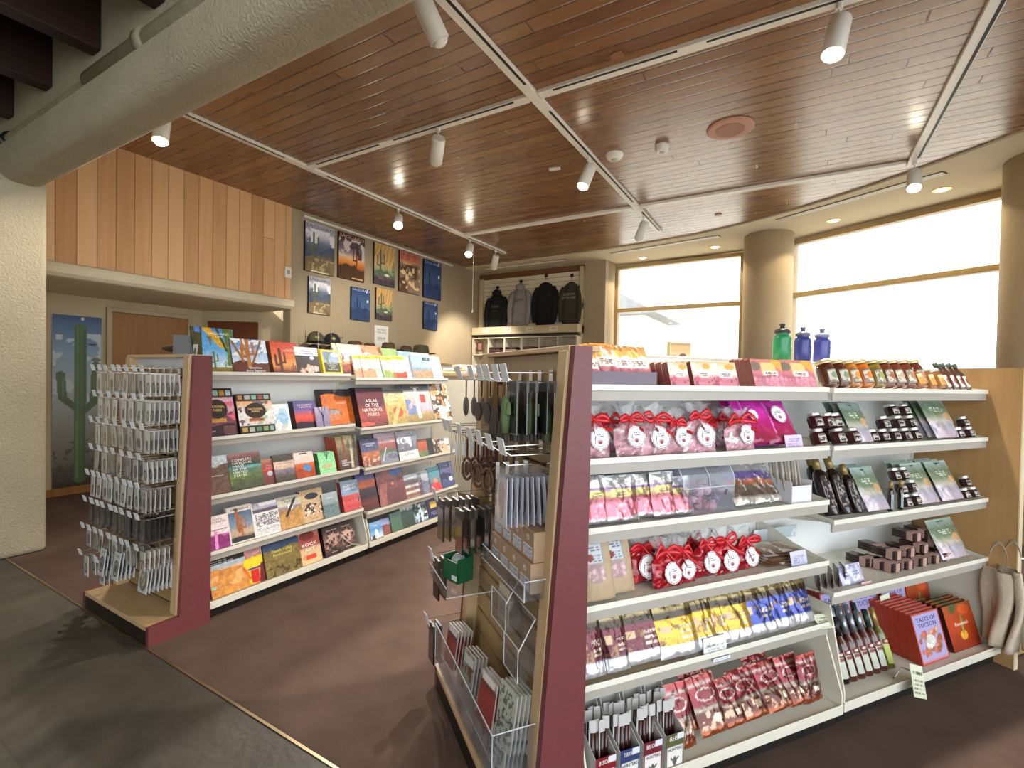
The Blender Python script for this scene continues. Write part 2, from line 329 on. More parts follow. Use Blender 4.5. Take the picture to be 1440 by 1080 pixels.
def door(name, A, B, h, leafm):
    """A to B along the wall, looks to the shop; frame and leaf"""
    A, B = Vector(A), Vector(B); d = (B-A).normalized(); nn = Vector((d.y, -d.x)); L = (B-A).length
    o = emp(name, (*A, 0), math.atan2(d.y, d.x)); o['kind'] = 'structure'
    ob('door_frame', J(box(-.05, 0, -.03, .05, 0, h+.05), box(L, L+.05, -.03, .05, 0, h+.05), box(0, L, -.03, .05, h, h+.05)), FRM, o, bev=.004)
    ob('door_leaf', box(.003, L-.003, -.008, .04, .01, h-.003), leafm, o, bev=.003)
    hd = ob('door_handle', J(tube([(L-.07, -.012, 1.02), (L-.07, -.06, 1.02), (L-.17, -.065, 1.02)], .009), lathe([(.028, -.006), (.028, 0)], 14)), CHR, o)
    return o
door('door_1', (-7.118, 2.56), (-7.118, 3.40), 2.13, DOORM)
DARKD = mat('door_veneer_red', '6e3a1e', .4, var=.14, vscale=5, stretch=(4, 4, .3))
door('door_2', A2+dw*.08-nw*.012, A2+dw*.76-nw*.012, 2.13, DARKD)
# corner pier and beam
pier = struct('wall_pier', box(-6.4, -5.09, 1.12, 1.42, 0, 2.9), PLB, bev=.03)
bs = [(1.42, 3.66), (1.42, 2.94)]+[(1.32+.1*math.cos(a), 2.93-.1*math.sin(a)) for a in [PI/2*k/8 for k in range(1, 9)]]+[(1.24-.095*math.sin(a), 2.92-.09*math.cos(a)) for a in [PI/2*k/8 for k in range(9)]]+[(1.15, 3.07), (1.17, 3.085), (1.25, 3.09), (1.25, 4.3), (1.42, 4.3)]
bm_ = struct('trim_4', prism(bs, -6.4, 4.5, 'x'), PLB, smooth=True); sm = bm_.modifiers.new('Split', 'EDGE_SPLIT'); sm.split_angle = .6
for i, x in enumerate((-5.94, -5.17, -4.40, -3.63, -2.86, -2.09)):
    struct('trim_%d' % (5+i), box(x-.115, x, -2.5, 1.25, 3.345, 4.25), DKW, bev=.008)
# back wall, windows
struct('wall_back', box(-5.98, -3.05, 8.45, 8.6, 0, ZC), PLW)
def wpt(a, b, t): return (a[0]+(b[0]-a[0])*t, a[1]+(b[1]-a[1])*t)
def window(name, A, B, zs, zh, zm, T0=.0):
    A, B = Vector(A), Vector(B); d = (B-A).normalized(); L = (B-A).length
    o = emp(name, (*A, 0), math.atan2(d.y, d.x)); o['kind'] = 'structure'
    fw = .06
    ob('window_frame', J(box(0, fw, -.05, .07, zs, zh), box(L-fw, L, -.05, .07, zs, zh), box(fw, L-fw, -.05, .07, zh-fw, zh), box(fw, L-fw, -.05, .07, zs, zs+fw), box(fw, L-fw, -.055, .06, zm-.035, zm+.035)), WFR, o, bev=.006)
    ob('window_sill', box(-.05, L+.05, -.16, .05, zs-.04, zs), WFR, o, bev=.006)
    for a, b in ((zs+fw, zm-.035), (zm+.035, zh-fw)): ob('pane', box(fw, L-fw, .0, .006, a, b), clear('window_glass', 'ffffff', .015, .0), o)
    return o
window('window_1', (-3.04, 9.0), (-.80, 8.868), .95, 3.57, 2.73); window('window_2', (-.12, 8.535), (2.1, 7.21), .95, 3.57, 2.75)
def wallseg(name, A, B, z0, z1, t=.15, m=PLA):
    A, B = Vector(A), Vector(B); d = (B-A).normalized(); nn = Vector((-d.y, d.x)); return struct(name, prism([tuple(p) for p in (A, B, B+nn*t, A+nn*t)], z0, z1, 'z'), m)
wallseg('wall_back_low', (-3.06, 9.0), (-.80, 8.868), 0, .91); wallseg('wall_back_pier', (-.80, 8.868), (-.12, 8.535), 0, ZC); wallseg('wall_right_low', (-.12, 8.535), (2.1, 7.21), 0, .91)
wallseg('wall_right', (2.1, 7.21), (3.6, 5.6), 0, ZC); wallseg('wall_right_end', (3.6, 5.6), (4.4, 3.2), 0, ZC); wallseg('wall_back_return', (-3.06, 8.5), (-3.04, 9.02), 0, ZC, .1)
struct('trim_11', box(-3.1, -.75, 8.97, 9.1, 3.57, ZC), PLC)
wallseg('trim_12', (-.12, 8.52), (2.1, 7.195), 3.57, ZC, .12, PLC)
for i, (x, y, r) in enumerate(((-3.3, 8.76, .3), (-.42, 8.12, .33), (2.03, 6.46, .36))):
    c = struct('wall_column', lathe([(r, 0), (r, ZC-.02)], 48, 0, 0), COLM, smooth=False); c.location = (x, y, 0)
    for p in c.data.polygons: p.use_smooth = len(p.vertices) == 4
# outside
struct('wall_light_blocker', J(box(-9.1, -9, -4.6, 1.2, 0, 4.3), box(-9, -.5, -4.6, -4.5, 0, 4.3)), PLA)  # unseen walls, added to keep light from behind off the beam and rafters
tag(struct('ground', box(-14, 16, 9.7, 40, -.25, -.15), mat('patio', 'cfc6b4', .9, var=.08)), 'pale patio paving outside the windows', 'ground')
t = emp('building', (-7.6, 15.2, -.15), 0, 0, 'pale building with a dark roof seen through the far left window', 'building')
ob('wall', box(-3, 3.4, 0, 3, 0, 3.6), mat('outside_wall', 'e4e0d6', .9, var=.05), t); ob('roof', prism([(-3.4, 3.6), (3.9, 3.6), (1.6, 4.9), (-3.4, 4.9)], -.4, 3.4, 'y'), mat('outside_roof', '77787a', .7, var=.1), t)
for i, x in enumerate((-1.05, 1.2, 3.6)):
    t = ob('patio_post', box(x-.09, x+.09, 12.0, 12.18, -.15, 3.7), mat('outside_post', 'd8cfbf', .8, var=.04)); tag(t, ['pale patio roof post behind the far left window', 'pale patio roof post behind the middle round column', 'pale patio roof post behind the right window'][i], 'post', 'patio roof posts')
# ------------------------------------------------------------------ ceiling things
def track(name, p, q, slots, label, w=.085):
    p, q = Vector(p), Vector(q); d = q-p; L = d.length; t = emp(name, (*p, ZC), math.atan2(d.y, d.x), 0, label, 'track lighting', 'white ceiling lighting tracks')
    ob('channel', box(0, L, -w/2, w/2, -.03, 0), WHT, t, bev=.003)
    for a, b in slots: ob('slot', box(a, b, -.034, -.014, -.0315, -.02), DUCT, t)
    return t
track('lighting_track', (-4.5, 1.42), (-4.5, 7.28), [(.2, 1.6), (2.1, 4.3), (4.75, 5.8)], 'long white lighting track nearest the poster wall')
track('lighting_track', (-1.8, 1.42), (-1.8, 7.22), [(.1, 1.7), (2.1, 4.4), (4.8, 5.7)], 'long white lighting track down the middle of the wood ceiling')
track('lighting_track', (.91, 1.42), (.91, 6.09), [(.1, 1.7), (2.1, 4.5)], 'long white lighting track at right, nearest the windows')
for a, b, l in ((-4.45, -1.85, 'left'), (-1.75, .86, 'right'), (.96, 2.9, 'far right')):
    track('lighting_track', (a, 3.3), (b, 3.3), [(.12, min(1.02, b-a-.1)), (1.2, b-a-.12)] if b-a > 2 else [(.1, 1.8)], 'white cross track in the near row of the ceiling grid, %s piece' % l)
for a, b, l in ((-4.45, -1.85, 'left'), (-1.75, .86, 'right')):
    track('lighting_track', (a, 6.05), (b, 6.05), [(.05, b-a-.05)] if 0 else [], 'plain white cross strip in the far row of the ceiling grid, %s piece' % l)
def head(p, aim, lit, label, power=60, ang=75):
    p = Vector(p); t = emp('track_light', (p.x, p.y, ZC-.03), 0, 0, label, 'track light', 'white cylinder track lights')
    ob('stem', J(lathe([(.02, -.035), (.02, 0)], 10), lathe([(.006, -.12), (.006, -.03)], 8)), WHT, t)
    c = Vector((p.x, p.y, ZC-.03-.12)); d = (Vector(aim)-c).normalized()
    pv = emp('lamp_housing', (0, 0, -.12)); bpy.data.objects.remove(pv)
    r, L = .058, .235
    g = lathe([(r*.9, .06), (r, .045), (r, -L+.06), (r*.93, -L+.058), (r*.93, -L+.10)], 24)
    h = ob('lamp_housing', g, WHT, t, smooth=False); h.location = (0, 0, -.14); h.rotation_euler = (-d).to_track_quat('Z', 'Y').to_euler()
    for pl in h.data.polygons: pl.use_smooth = len(pl.vertices) == 4
    b = ob('bulb', ell((0, 0, -L+.062), (r*.84, r*.84, .034), 16, 8), mat('lamp_glow', 'fff3d8', .4, emit=28. , var=0) if lit else WHT, h, smooth=True)
    if power:
        ld = bpy.data.lights.new('spot', 'SPOT'); ld.energy = power*3.6; ld.spot_size = math.radians(ang); ld.spot_blend = .6; ld.color = (1, .92, .81); ld.shadow_soft_size = .05
        lo = bpy.data.objects.new('spot', ld); COL.objects.link(lo); lo.parent = h; lo.location = (0, 0, -L+.02)
    return t
head((-4.5, 1.95), (-3.9, 1.5, 1.0), 1, 'lit white track light just behind the plaster beam, above the left end cap', 24, 140)
head((-4.5, 4.65), (-2.9, 3.0, 1.3), 1, 'lit white track light above the hats and posters', 60)
head((-4.5, 6.24), (-3.7, 4.6, 1.5), 1, 'lit white track light beside the far ceiling crossing', 50)
head((-4.5, 6.99), (-5.3, 7.6, 1.9), 0, 'dark-looking white track light at the far end of the left track', 45)
head((-2.74, 3.3), (-5.2, 5.6, 1.2), 0, 'white track light on the near cross track, facing away', 60)
head((.15, 3.3), (-.25, 2.6, .9), 1, 'lit white track light at upper right above the candy shelves', 75, 90)
head((-1.8, 2.03), (-1.2, 3.6, 1.1), 0, 'large near white track light partly cut by the top of the picture', 75)
head((-1.8, 4.44), (-2.3, 3.4, 1.0), 1, 'lit white track light on the middle track beside the smoke detectors', 60)
head((-1.8, 6.38), (-2.5, 6.1, 1.4), 0, 'white track light near the far end of the middle track', 50)
head((.92, 6.0), (.7, 4.4, 1.1), 1, 'lit white track light at the end of the right track near the windows', 60)
def rnd_fix(name, x, y, prof, m, label, cat, r2=None):
    t = emp(name, (x, y, ZC), 0, 0, label, cat); ob('housing', lathe(prof, 28), m, t, bev=.0)
    if r2: ob('sensor_cap', lathe(r2, 20), mat('cap_grey', 'b5b0a4', .5, var=.05), t)
    return t
SPKM = mat('speaker_cover', 'c08f78', .6, var=.05, bump=.2, bscale=300)
t = rnd_fix('ceiling_speaker', -.553, 4.55, [(.19, 0), (.19, -.01), (.175, -.018), (.11, -.02)], SPKM, 'round tan ceiling speaker on the wood ceiling', 'speaker'); ob('speaker_grille', lathe([(.115, -.02), (.115, -.024)], 28), mat('speaker_grille', 'a87a64', .7, bump=.5, bscale=400), t)
rnd_fix('smoke_detector', -1.585, 4.558, [(.085, 0), (.085, -.012), (.07, -.04), (.05, -.055)], WHT, 'wider white smoke detector beside the middle track', 'smoke detector', [(.03, -.055), (.025, -.062)])
rnd_fix('smoke_detector', -1.141, 4.599, [(.065, 0), (.065, -.02), (.06, -.05), (.045, -.062)], WHT, 'smaller white domed detector nearer the round speaker', 'smoke detector', [(.025, -.062), (.02, -.07)])
rnd_fix('sprinkler_cover', -1.099, 3.173, [(.045, 0), (.045, -.008)], mat('brown_cap', '8c5c3c', .5, var=.05), 'small brown sprinkler cover near the upper middle of the ceiling', 'sprinkler')
rnd_fix('sprinkler_cover', -.95, 6.85, [(.045, 0), (.045, -.008)], MATS['brown_cap'], 'small brown sprinkler cover near the curved ceiling edge', 'sprinkler')
t = emp('motion_sensor', (-2.228, 4.562, ZC), .2, 0, 'small flat white ceiling sensor left of the middle track', 'sensor'); ob('housing', box(-.06, .06, -.025, .025, -.022, 0), WHT, t, bev=.008)
for A, B, l in (((-2.833, 8.1), (-1.052, 7.79), 'above the far left window'), ((-.279, 7.38), (1.237, 6.46), 'above the right window'), ((-5.5, 8.13), (-3.7, 8.14), 'above the sweatshirt wall')):
    A, B = Vector(A), Vector(B); d = B-A; t = emp('ceiling_vent', (*A, ZC-.02), math.atan2(d.y, d.x), 0, 'long narrow black slotted air vent '+l, 'air vent', 'slotted air vents in the plaster ceiling'); L = d.length
    ob('vent_body', box(0, L, -.05, .05, -.006, 0), DUCT, t)
    for y in (-.045, -.02, .005, .03): ob('blade', box(.01, L-.01, y, y+.012, -.012, -.006), WHT, t)
for i, (x, y) in enumerate(((-2.42, 8.6), (-1.2, 8.42), (.36, 7.72), (1.32, 7.02))):
    t = emp('recessed_light', (x, y, ZC-.02), 0, 0, 'small lit recessed downlight above the %s' % ['far window, left one', 'far window, right one', 'right window, left one', 'right window, right one'][i], 'downlight', 'recessed downlights above the windows')
    ob('trim_ring', lathe([(.085, 0), (.085, -.006), (.06, -.008)], 24), mat('brass_ring', 'd8b45a', .3, .8, var=.02), t); ob('lens', lathe([(.058, -.008), (.05, -.012)], 20), mat('downlight_glow', 'ffdf9e', .4, emit=9), t)
    ld = bpy.data.lights.new('downlight', 'SPOT'); ld.energy = 18; ld.spot_size = 2.2; ld.color = (1, .8, .5); ld.shadow_soft_size = .05; lo = bpy.data.objects.new('downlight', ld); COL.objects.link(lo); lo.location = (x, y, ZC-.05)
# pipe along the beam
t = emp('pipe', (-6.2, 1.2, 3.13), 0, 0, 'painted conduit running along the top of the plaster beam', 'pipe')
PIPE = mat('painted_pipe', '8a8069', .7, var=.2, vscale=9, bump=.5, bscale=30)
ob('conduit', tube([(0, 0, .0), (1.0, 0, .0), (2.7, 0, -.01), (2.72, 0, -.01)], .035, 10), PIPE, t, smooth=True)
ob('insulated_section', J(tube([(2.6, 0, -.01), (3.9, .0, -.015), (7, 0, -.02)], .062, 12), tube([(3.25, 0, -.01), (3.33, 0, -.01)], .075, 12)), PIPE, t, smooth=True)
for x in (.98, 1.06, 1.16): ob('clamp', tube([(x, .045*math.cos(a*.5), .045*math.sin(a*.5)-.002) for a in range(13)], .009, 6), BLK, t)
# picture rail strip, small devices
tag(ob('picture_light_strip', box(-5.82, -5.77, 4.2, 7.45, 3.535, 3.565), WHT, bev=.003), 'slim white strip running above the row of posters', 'strip')
t = emp('wall_sensor', (-5.815, 3.98, 2.75), FL.rz, 0, 'small white thermostat box at the end of the wood cladding', 'thermostat'); ob('housing', box(-.045, .045, -.03, 0, -.07, .07), WHT, t, bev=.008); ob('sensor_window', box(-.02, .02, -.032, -.028, -.02, .03), mat('grey_window', '9a9a94', .3, var=.05), t)
t = emp('intercom_panel', (-7.13, 1.78, .88), FL.rz, 0, 'tall white access panel on the wall beside the cactus banner', 'panel'); ob('plate', box(-.17, .15, -.02, 0, 0, .72), WHT, t, bev=.004); ob('door_flap', box(-.12, .1, -.032, -.02, .3, .58), WHT, t, bev=.008)
# ------------------------------------------------------------------ product builders (local: x right, front looks to -y, z up, front bottom edge at the origin)
PAGE = mat('page_edges', 'ddd6c4', .8, var=.08, vscale=60, stretch=(1, 40, 1))
def bk(face, a, n, z, lean, t):
    p = face.P(a, n, z+t*math.sin(lean)+.0008); return (p, face.rz, lean)
def book(pos, w, h, t, spec, spine, label, cat='book', title=None, name='book', group=None, m=None, cell=.003):
    r = emp(name, *pos, label, cat, group); c = .0018; g = min(.004, w*.03)
    fr = grid(w, h, spec, cell, lambda u, v: u*0)
    ob_c = gob('cover', [fr, solid(box(-w/2, w/2, .0002, c, 0, h), spine), solid(box(-w/2, w/2, t-c, t, 0, h), spine), solid(box(-w/2, -w/2+c, c, t-c, 0, h), spine)], m or PRN, r)
    ob('page_block', box(-w/2+c, w/2-g, c, t-c, g, h-g), PAGE, r)
    for q in title or []:
        s, x, z, sz, col = q[:5]; text(s, r, x*w, -.0006, z*h, sz*h, col, (q[5]*w) if len(q) > 5 else None, q[6] if len(q) > 6 else 'CENTER', sp=.95, name='title')
    return r
def card(pos, w, h, t, spec, side, label, cat, name, title=None, group=None, m=None, extra=None, cell=.004):
    r = emp(name, *pos, label, cat, group)
    gob('printed_body', [grid(w, h, spec, cell, lambda u, v: u*0), solid(box(-w/2, w/2, .0003, t, 0, h), side)], m or PRN, r)
    for q in title or []: text(q[0], r, q[1]*w, -.0006, q[2]*h, q[3]*h, q[4], (q[5]*w) if len(q) > 5 else None, sp=.95)
    return r
def pouch(pos, w, h, t, spec, label, cat='snack pouch', name='snack_pouch', title=None, group=None, m=None, seed=0, seal='d9d9d4', rim=True, sticker=None):
    r = emp(name, *pos, label, cat, group)
    def prof(u, v): return (1-np.abs(2*u-1)**3.2)*(np.clip(1-v, 0, 1)**.75)*(1-np.exp(-v*26)*.5)
    def f(u, v): return -t*.55*prof(u, v)-.011*(fb(u*5+seed, v*3, seed)-.5)*(1-np.abs(2*u-1)**4)-.004*(vn(u*9+v*5, v*7-u*4, seed+3)-.5)+t*.5*(1-v)*0
    def b(u, v): return t*.45*prof(u, v)+.0006
    gob('pouch_body', [grid(w, h, spec, .0045, f), grid(w, h, 'g 0 %s 1 %s' % (seal, seal), .012, b, True, lo=6)], m or PRF, r, True)
    if rim: gob('top_seal', [solid(box(-w/2, w/2, -.0012, .0018, h*.955, h), seal)], PRF, r)
    if sticker: x, z, sw, sh, sp = sticker; s = gob('price_sticker', [grid(sw, sh, sp, .003, lambda u, v: u*0)], PRM, r); s.location = (x*w, -t*.62-.003, z*h)
    for q in title or []:
        vz = q[2]; d = t*.55*(1-vz)**.75*(1-abs(2*q[1])**3.2)+.004; text(q[0], r, q[1]*w, -d-.001, vz*h, q[3]*h, q[4], (q[5]*w) if len(q) > 5 else None, sp=.9)
    return r
REDR = mat('red_ribbon', 'c01a24', .35, var=.12, vscale=60, bump=.2, coat=.3); CELLO = clear('cellophane', 'ffffff', .16, .06)
STK = 'g 0 f2f2f2 1 f4f4f4;e .5 .5 .47 .47 5a4058;e .5 .5 .44 .44 f3f2f3;t .28 .55 .72 .74 2 554a66;a .24 .3 .28 .62 .02 6b5f74;e .5 .34 .14 .1 c98f9c;e .5 .3 .08 .07 8d4a4e;t .3 .14 .7 .2 1 77707c'
def sticker(par, x, y, z, r, spec=STK, name='round_sticker', tilt=0.):
    V, Fc, Cc = grid(2*r, 2*r, spec, .0018, lambda u, v: u*0, lo=20, hi=36)
    V = V.copy(); V[:, 2] -= r; k = np.hypot(V[:, 0], V[:, 2]); keep = k[Fc].max(1) <= r*1.02
    o = gob(name, [(V, Fc[keep], Cc)], PRM, par); o.location = (x, y, z); o.rotation_euler = (0, tilt, 0); return o
def ribbon_bag(pos, w, h, t, fill, label, seed, group=None, red=False):
    r = emp('candy_bag', *pos, label, 'candy bag', group); R = random.Random(seed)
    hb = h*.7
    def P(u, v): return (1-np.abs(2*u-1)**2.6)*(1-np.abs(2*v-1)**4)*.92+.02
    lump = lambda u, v: .010*(vn(u*5.5+seed, v*6, seed)-.5)
    taper = lambda V: V*1
    fr = grid(w, hb, fill, .004, lambda u, v: -t*.55*P(u, v)-lump(u, v)); bc = grid(w, hb, fill, .008, lambda u, v: t*.45*P(u, v), True)
    for g in (fr, bc):
        k = g[0][:, 2]/hb; g[0][:, 0] *= np.where(k > .72, 1-(k-.72)*2.4, 1)*np.where(k < .1, .93+k*.7, 1)
    gob('candy_filling', [fr, bc], PRF, r, True)
    # gathered neck and ruffle of the clear bag
    V, Fc = [], []; n = 22
    for j, (rr, zz) in enumerate(((.18, hb*.9), (.09, hb*1.0), (.11, hb*1.05), (.26, hb*1.2), (.36, h*.97), (.40, h))):
        for i in range(n):
            a = 2*PI*i/n; k = 1+.28*math.sin(a*5+seed+j*.6)*(j > 1)+.12*R.uniform(-1, 1)*(j > 1); V.append((rr*w*k*math.cos(a), rr*w*.55*k*math.sin(a), zz+.010*math.sin(a*3+seed)*(j > 2)))
    for j in range(5):
        for i in range(n): Fc.append((j*n+i, j*n+(i+1) % n, (j+1)*n+(i+1) % n, (j+1)*n+i))
    ob('cellophane_top', (V, Fc), CELLO, r, True)
    z0 = hb*1.01; pr = []
    for sg in (-1, 1):
        L = w*R.uniform(.3, .55); pr.append(ribbon([(0, -.02, z0), (sg*L*.5, -.03, z0+R.uniform(.008, .024)), (sg*L, -.028, z0+R.uniform(-.02, .02)), (sg*L*.55, -.026, z0-.006), (0, -.022, z0)], .017))
        pr.append(ribbon([(0, -.022, z0), (sg*.018, -.035, z0-.03), (sg*R.uniform(.02, .05), -.045-t*.3, z0-R.uniform(.04, .07))], .013))
    pr.append(lathe([(.02, z0-.007), (.024, z0), (.02, z0+.007)], 14))
    ob('ribbon_bow', J(*pr), REDR, r, True)
    sticker(r, R.uniform(-.05, .05)*w, -t*.56-.011, hb*R.uniform(.42, .52), min(w*.31, hb*.33), tilt=R.uniform(-.15, .15))
    return r
def ribbon(pts, w):
    P = [Vector(p) for p in pts]; Q = []
    for i in range(len(P)-1):
        for k in range(4):
            t = k/4; a, b, c, d = P[max(i-1, 0)], P[i], P[i+1], P[min(i+2, len(P)-1)]
            Q.append(.5*((2*b)+(c-a)*t+(2*a-5*b+4*c-d)*t*t+(3*b-a-3*c+d)*t**3))
    Q.append(P[-1]); V, Fc = [], []
    for q in Q: V += [(q.x, q.y, q.z-w/2), (q.x, q.y, q.z+w/2), (q.x, q.y+.0008, q.z+w/2), (q.x, q.y+.0008, q.z-w/2)]
    for i in range(len(Q)-1):
        for k in range(4): a, b = i*4+k, i*4+(k+1) % 4; Fc.append((a, b, b+4, a+4))
    return V, Fc
def wrap_label(par, r, z0, z1, spec, name='paper_label', a0=-2.4, a1=-.74, off=.0006):
    nx, ny = 26, 18; u, v = np.meshgrid(np.linspace(0, 1, nx+1), np.linspace(0, 1, ny+1)); a = a0+(a1-a0)*u; rr = r+off
    V = np.stack([rr*np.cos(a), rr*np.sin(a), z0+(z1-z0)*v], -1).reshape(-1, 3); i, j = np.meshgrid(np.arange(nx), np.arange(ny)); q = (j*(nx+1)+i).ravel()
    return gob(name, [(V, np.stack([q, q+1, q+nx+2, q+nx+1], 1), art(spec, u, v, (z1-z0)/((a1-a0)*r)).reshape(-1, 3))], PRM, par, True)
GOLD = mat('gold_lid', 'c9b98c', .35, .6, var=.04); SILV = mat('silver_lid', 'd6d5cf', .3, .7, var=.04)
def jar(loc, r, h, col, spec, label, lid=None, name='jam_jar', group=None, rz=0., lean=0., oct_=False, cat='jar', lf=(.12, .7), lidh=.016):
    t = emp(name, loc, rz, lean, label, cat, group); m = mat('jar_glass_'+col, col, .08, coat=.6, var=.25, vscale=40, bump=.1); n = 8 if oct_ else 24; lm = lid or GOLD
    hb = h-lidh
    ob('jar_body', lathe([(r*.8, 0), (r*.97, .006), (r, .015), (r, hb*.78), (r*.93, hb*.88), (r*.8, hb*.95), (r*.8, hb)], n), m, t, not oct_)
    ob('jar_lid', lathe([(r*.84, hb-.002), (r*.88, hb+.002), (r*.88, h-.003), (r*.82, h)], 24), lm, t, False)
    wrap_label(t, r, hb*lf[0], hb*lf[1], spec); return t
def bottle(loc, prof, m, capprof, capm, spec, lz, label, name='bottle', cat='bottle', group=None, rz=0., lean=0., capname='bottle_cap', spec2=None, lz2=None):
    t = emp(name, loc, rz, lean, label, cat, group); ob('bottle_body', lathe(prof, 26), m, t, True)
    ob(capname, lathe(capprof, 20), capm, t, True); r = max(p[0] for p in prof)
    if spec: wrap_label(t, r, *lz, spec)
    if spec2: wrap_label(t, lz2[2], lz2[0], lz2[1], spec2, 'neck_label')
    return t
def hook(loc, rz, L, tagged=True, name='display_hook', label='', tilt=0., group=None, tw=.034, th=.042):
    t = emp(name, loc, rz, 0, label, 'display hook', group)
    ob('prong', tube([(0, 0, 0), (0, -L*.9, 0), (0, -L, .012)], .0024, 5), CHR, t)
    ob('back_bracket', box(-.014, .014, -.004, 0, -.02, .045), CHR, t)
    if tagged:
        ob('tag_arm', tube([(0, 0, .033), (0, -L-.01, .03)], .0018, 5), CHR, t)
        p = ob('price_tag', box(-tw/2, tw/2, -.0012, .0012, -th/2, th/2), mat('tag_white', 'd9d9d9', .35, var=.04), t); p.location = (0, -L-.014, .03); p.rotation_euler = (.25, 0, tilt)
    return t
def gondola(face, s0, s1, nb, zt, shelves, label, ends=(1, 1), lips=None, tick=True):
    """double-sided shop shelving unit, one section: base, back panel, posts, shelves with lips and curved end plates"""
    o = emp('shelving_unit', face.P(s0, nb), face.rz, 0, label, 'shelving unit', None); L = s1-s0
    zd, nd = shelves[-1]; D = nd-nb
    ob('kick_plate', box(.0, L, -D+.03, D-.03, 0, zd-.03), KICK, o)
    ob('base_deck', J(box(0, L, -D, D, zd-.03, zd), box(0, L, -D, -D+.004, zd, zd+.012)), LAM, o, bev=.002)
    ob('back_panel', box(.01, L-.01, -.012, .012, zd, zt), BACKM, o)
    for x in (0, L-.016): ob('upright_post', J(box(x, x+.016, -.022, .022, zd, zt), box(x+.004, x+.012, -.026, .026, zd+.05, zt-.02)), LIPM, o)
    ob('top_cap', box(0, L, -.03, .03, zt, zt+.008), LIPM, o, bev=.002)
    for z, n in shelves[:-1]:
        d = n-nb; sh = ob('shelf', box(.004, L-.004, -d, -.013, z-.008, z), LAM, o); ob('front_rail', box(.004, L-.004, -d+.004, -d+.012, z-.044, z-.008), FACE_, sh)
        ob('shelf_lip', box(.004, L-.004, -d-.004, -d, z-.009, z+.012), LIPM, sh, bev=.0015)
        for x in (.004, L-.007):
            q = [(-d, z), (-d, z+.012), (-d+.06, z+.018), (-d*.55, z+.035), (-.09, z+.075), (-.013, z+.085), (-.013, z-.05), (-d*.5, z-.035)]
            ob('end_plate', prism(q, x, x+.003, 'x'), LAM, sh)
    zu, nu_ = shelves[-2]; q = [(-D+.004, zd), (-D+.004, zd+.05), (-(nu_-nb)+.01, zu-.045), (-.013, zu-.045), (-.013, zd)]
    for x in (.0, L-.009): ob('side_board', prism(q, x+.001, x+.008, 'x'), LAM, o)
    return o
def endcap(name, face, s0, s1, poly, n0, n1, z1, label, head):
    """face: looks to the shopper; slatwall from n0 (foot) to n1 (head), red side panel at the s1 side; poly in (n, z)"""
    o = emp(name, face.P(s1, 0), face.rz, 0, label, 'display end unit'); L = s1-s0   # local x = s-s1, y = -n
    P = [(-a, b) for a, b in poly]
    ob('side_panel', prism(P, -.03, 0, 'x'), RED, o); ob('side_panel', prism(P, -L, -L+.03, 'x'), RED, o)
    e = [(p[0]+.004, p[1]-.003) if p[1] > .3 else p for p in P]
    for x in (-.09, -L+.03): ob('edge_trim', prism([(-n1-.045+.0, z1), (-n1+.03, z1), (-n0+.03, .1), (-n0-.05, .1)], x, x+.06, 'x'), EDGE, o, bev=.003)
    bd, gr = [], []
    nb = 15; zz = [.12+(z1-.14)*i/nb for i in range(nb+1)]
    yy = lambda z: -(n0+(n1-n0)*(z-.1)/(z1-.1))
    for a, b in zip(zz, zz[1:]):
        b -= .012; V = [(x, yy(z)+dy, z) for dy in (0, .012) for z in (a, b) for x in (-L+.09, -.09)]
        bd.append((V, [(0, 1, 3, 2), (4, 6, 7, 5), (0, 4, 5, 1), (2, 3, 7, 6), (0, 2, 6, 4), (1, 5, 7, 3)]))
    ob('slatwall', J(*bd), mat('slatwall_maple', '9d8258', .5, var=.09, vscale=6, stretch=(.5, 1, 4)), o)
    ob('slatwall_backing', prism([(yy(.1)+.014, .1), (yy(z1)+.014, z1), (yy(z1)+.03, z1), (yy(.1)+.03, .1)], -L+.09, -.09, 'x'), mat('groove_brown', '3a2a1a', .7, var=.1), o)
    ob('header_board', prism([(yy(z1)-.004, z1-.07), (yy(z1)-.006, z1-.005), (yy(z1), z1-.005), (yy(z1), z1-.07)], -L+.09, -.09, 'x'), head, o)
    ob('top_rail', box(-L+.03, -.03, -n1-.04, -n1+.08, z1-.002, z1+.016), EDGE, o, bev=.003)
    nf = max(p[0] for p in poly)
    ob('base_deck', box(-L+.03, -.03, -nf, -n0+.03, .075, .1), EDGE, o, bev=.002); ob('kick_plate', box(-L+.03, -.03, -nf+.002, -n0+.02, 0, .075), KICK, o)
    return o
# placing by where an item stands on its shelf
def put(face, pl, pr, pt, sh, d=.035, lean=.2):
    z, n = sh; n -= d; a, b = face.s_at(pl, n, z), face.s_at(pr, n, z); c = (a+b)/2
    return c, b-a, face.h_at(pt, c, n, z, lean), n, z
def behind(o, face, k, t, lean, label, group, first=1):
    for i in range(k):
        dd = t*(i+first)+.002*(i+1); p = Vector(o.location)-face.N*(dd/math.cos(lean)); c = dup(o, p, label, group)
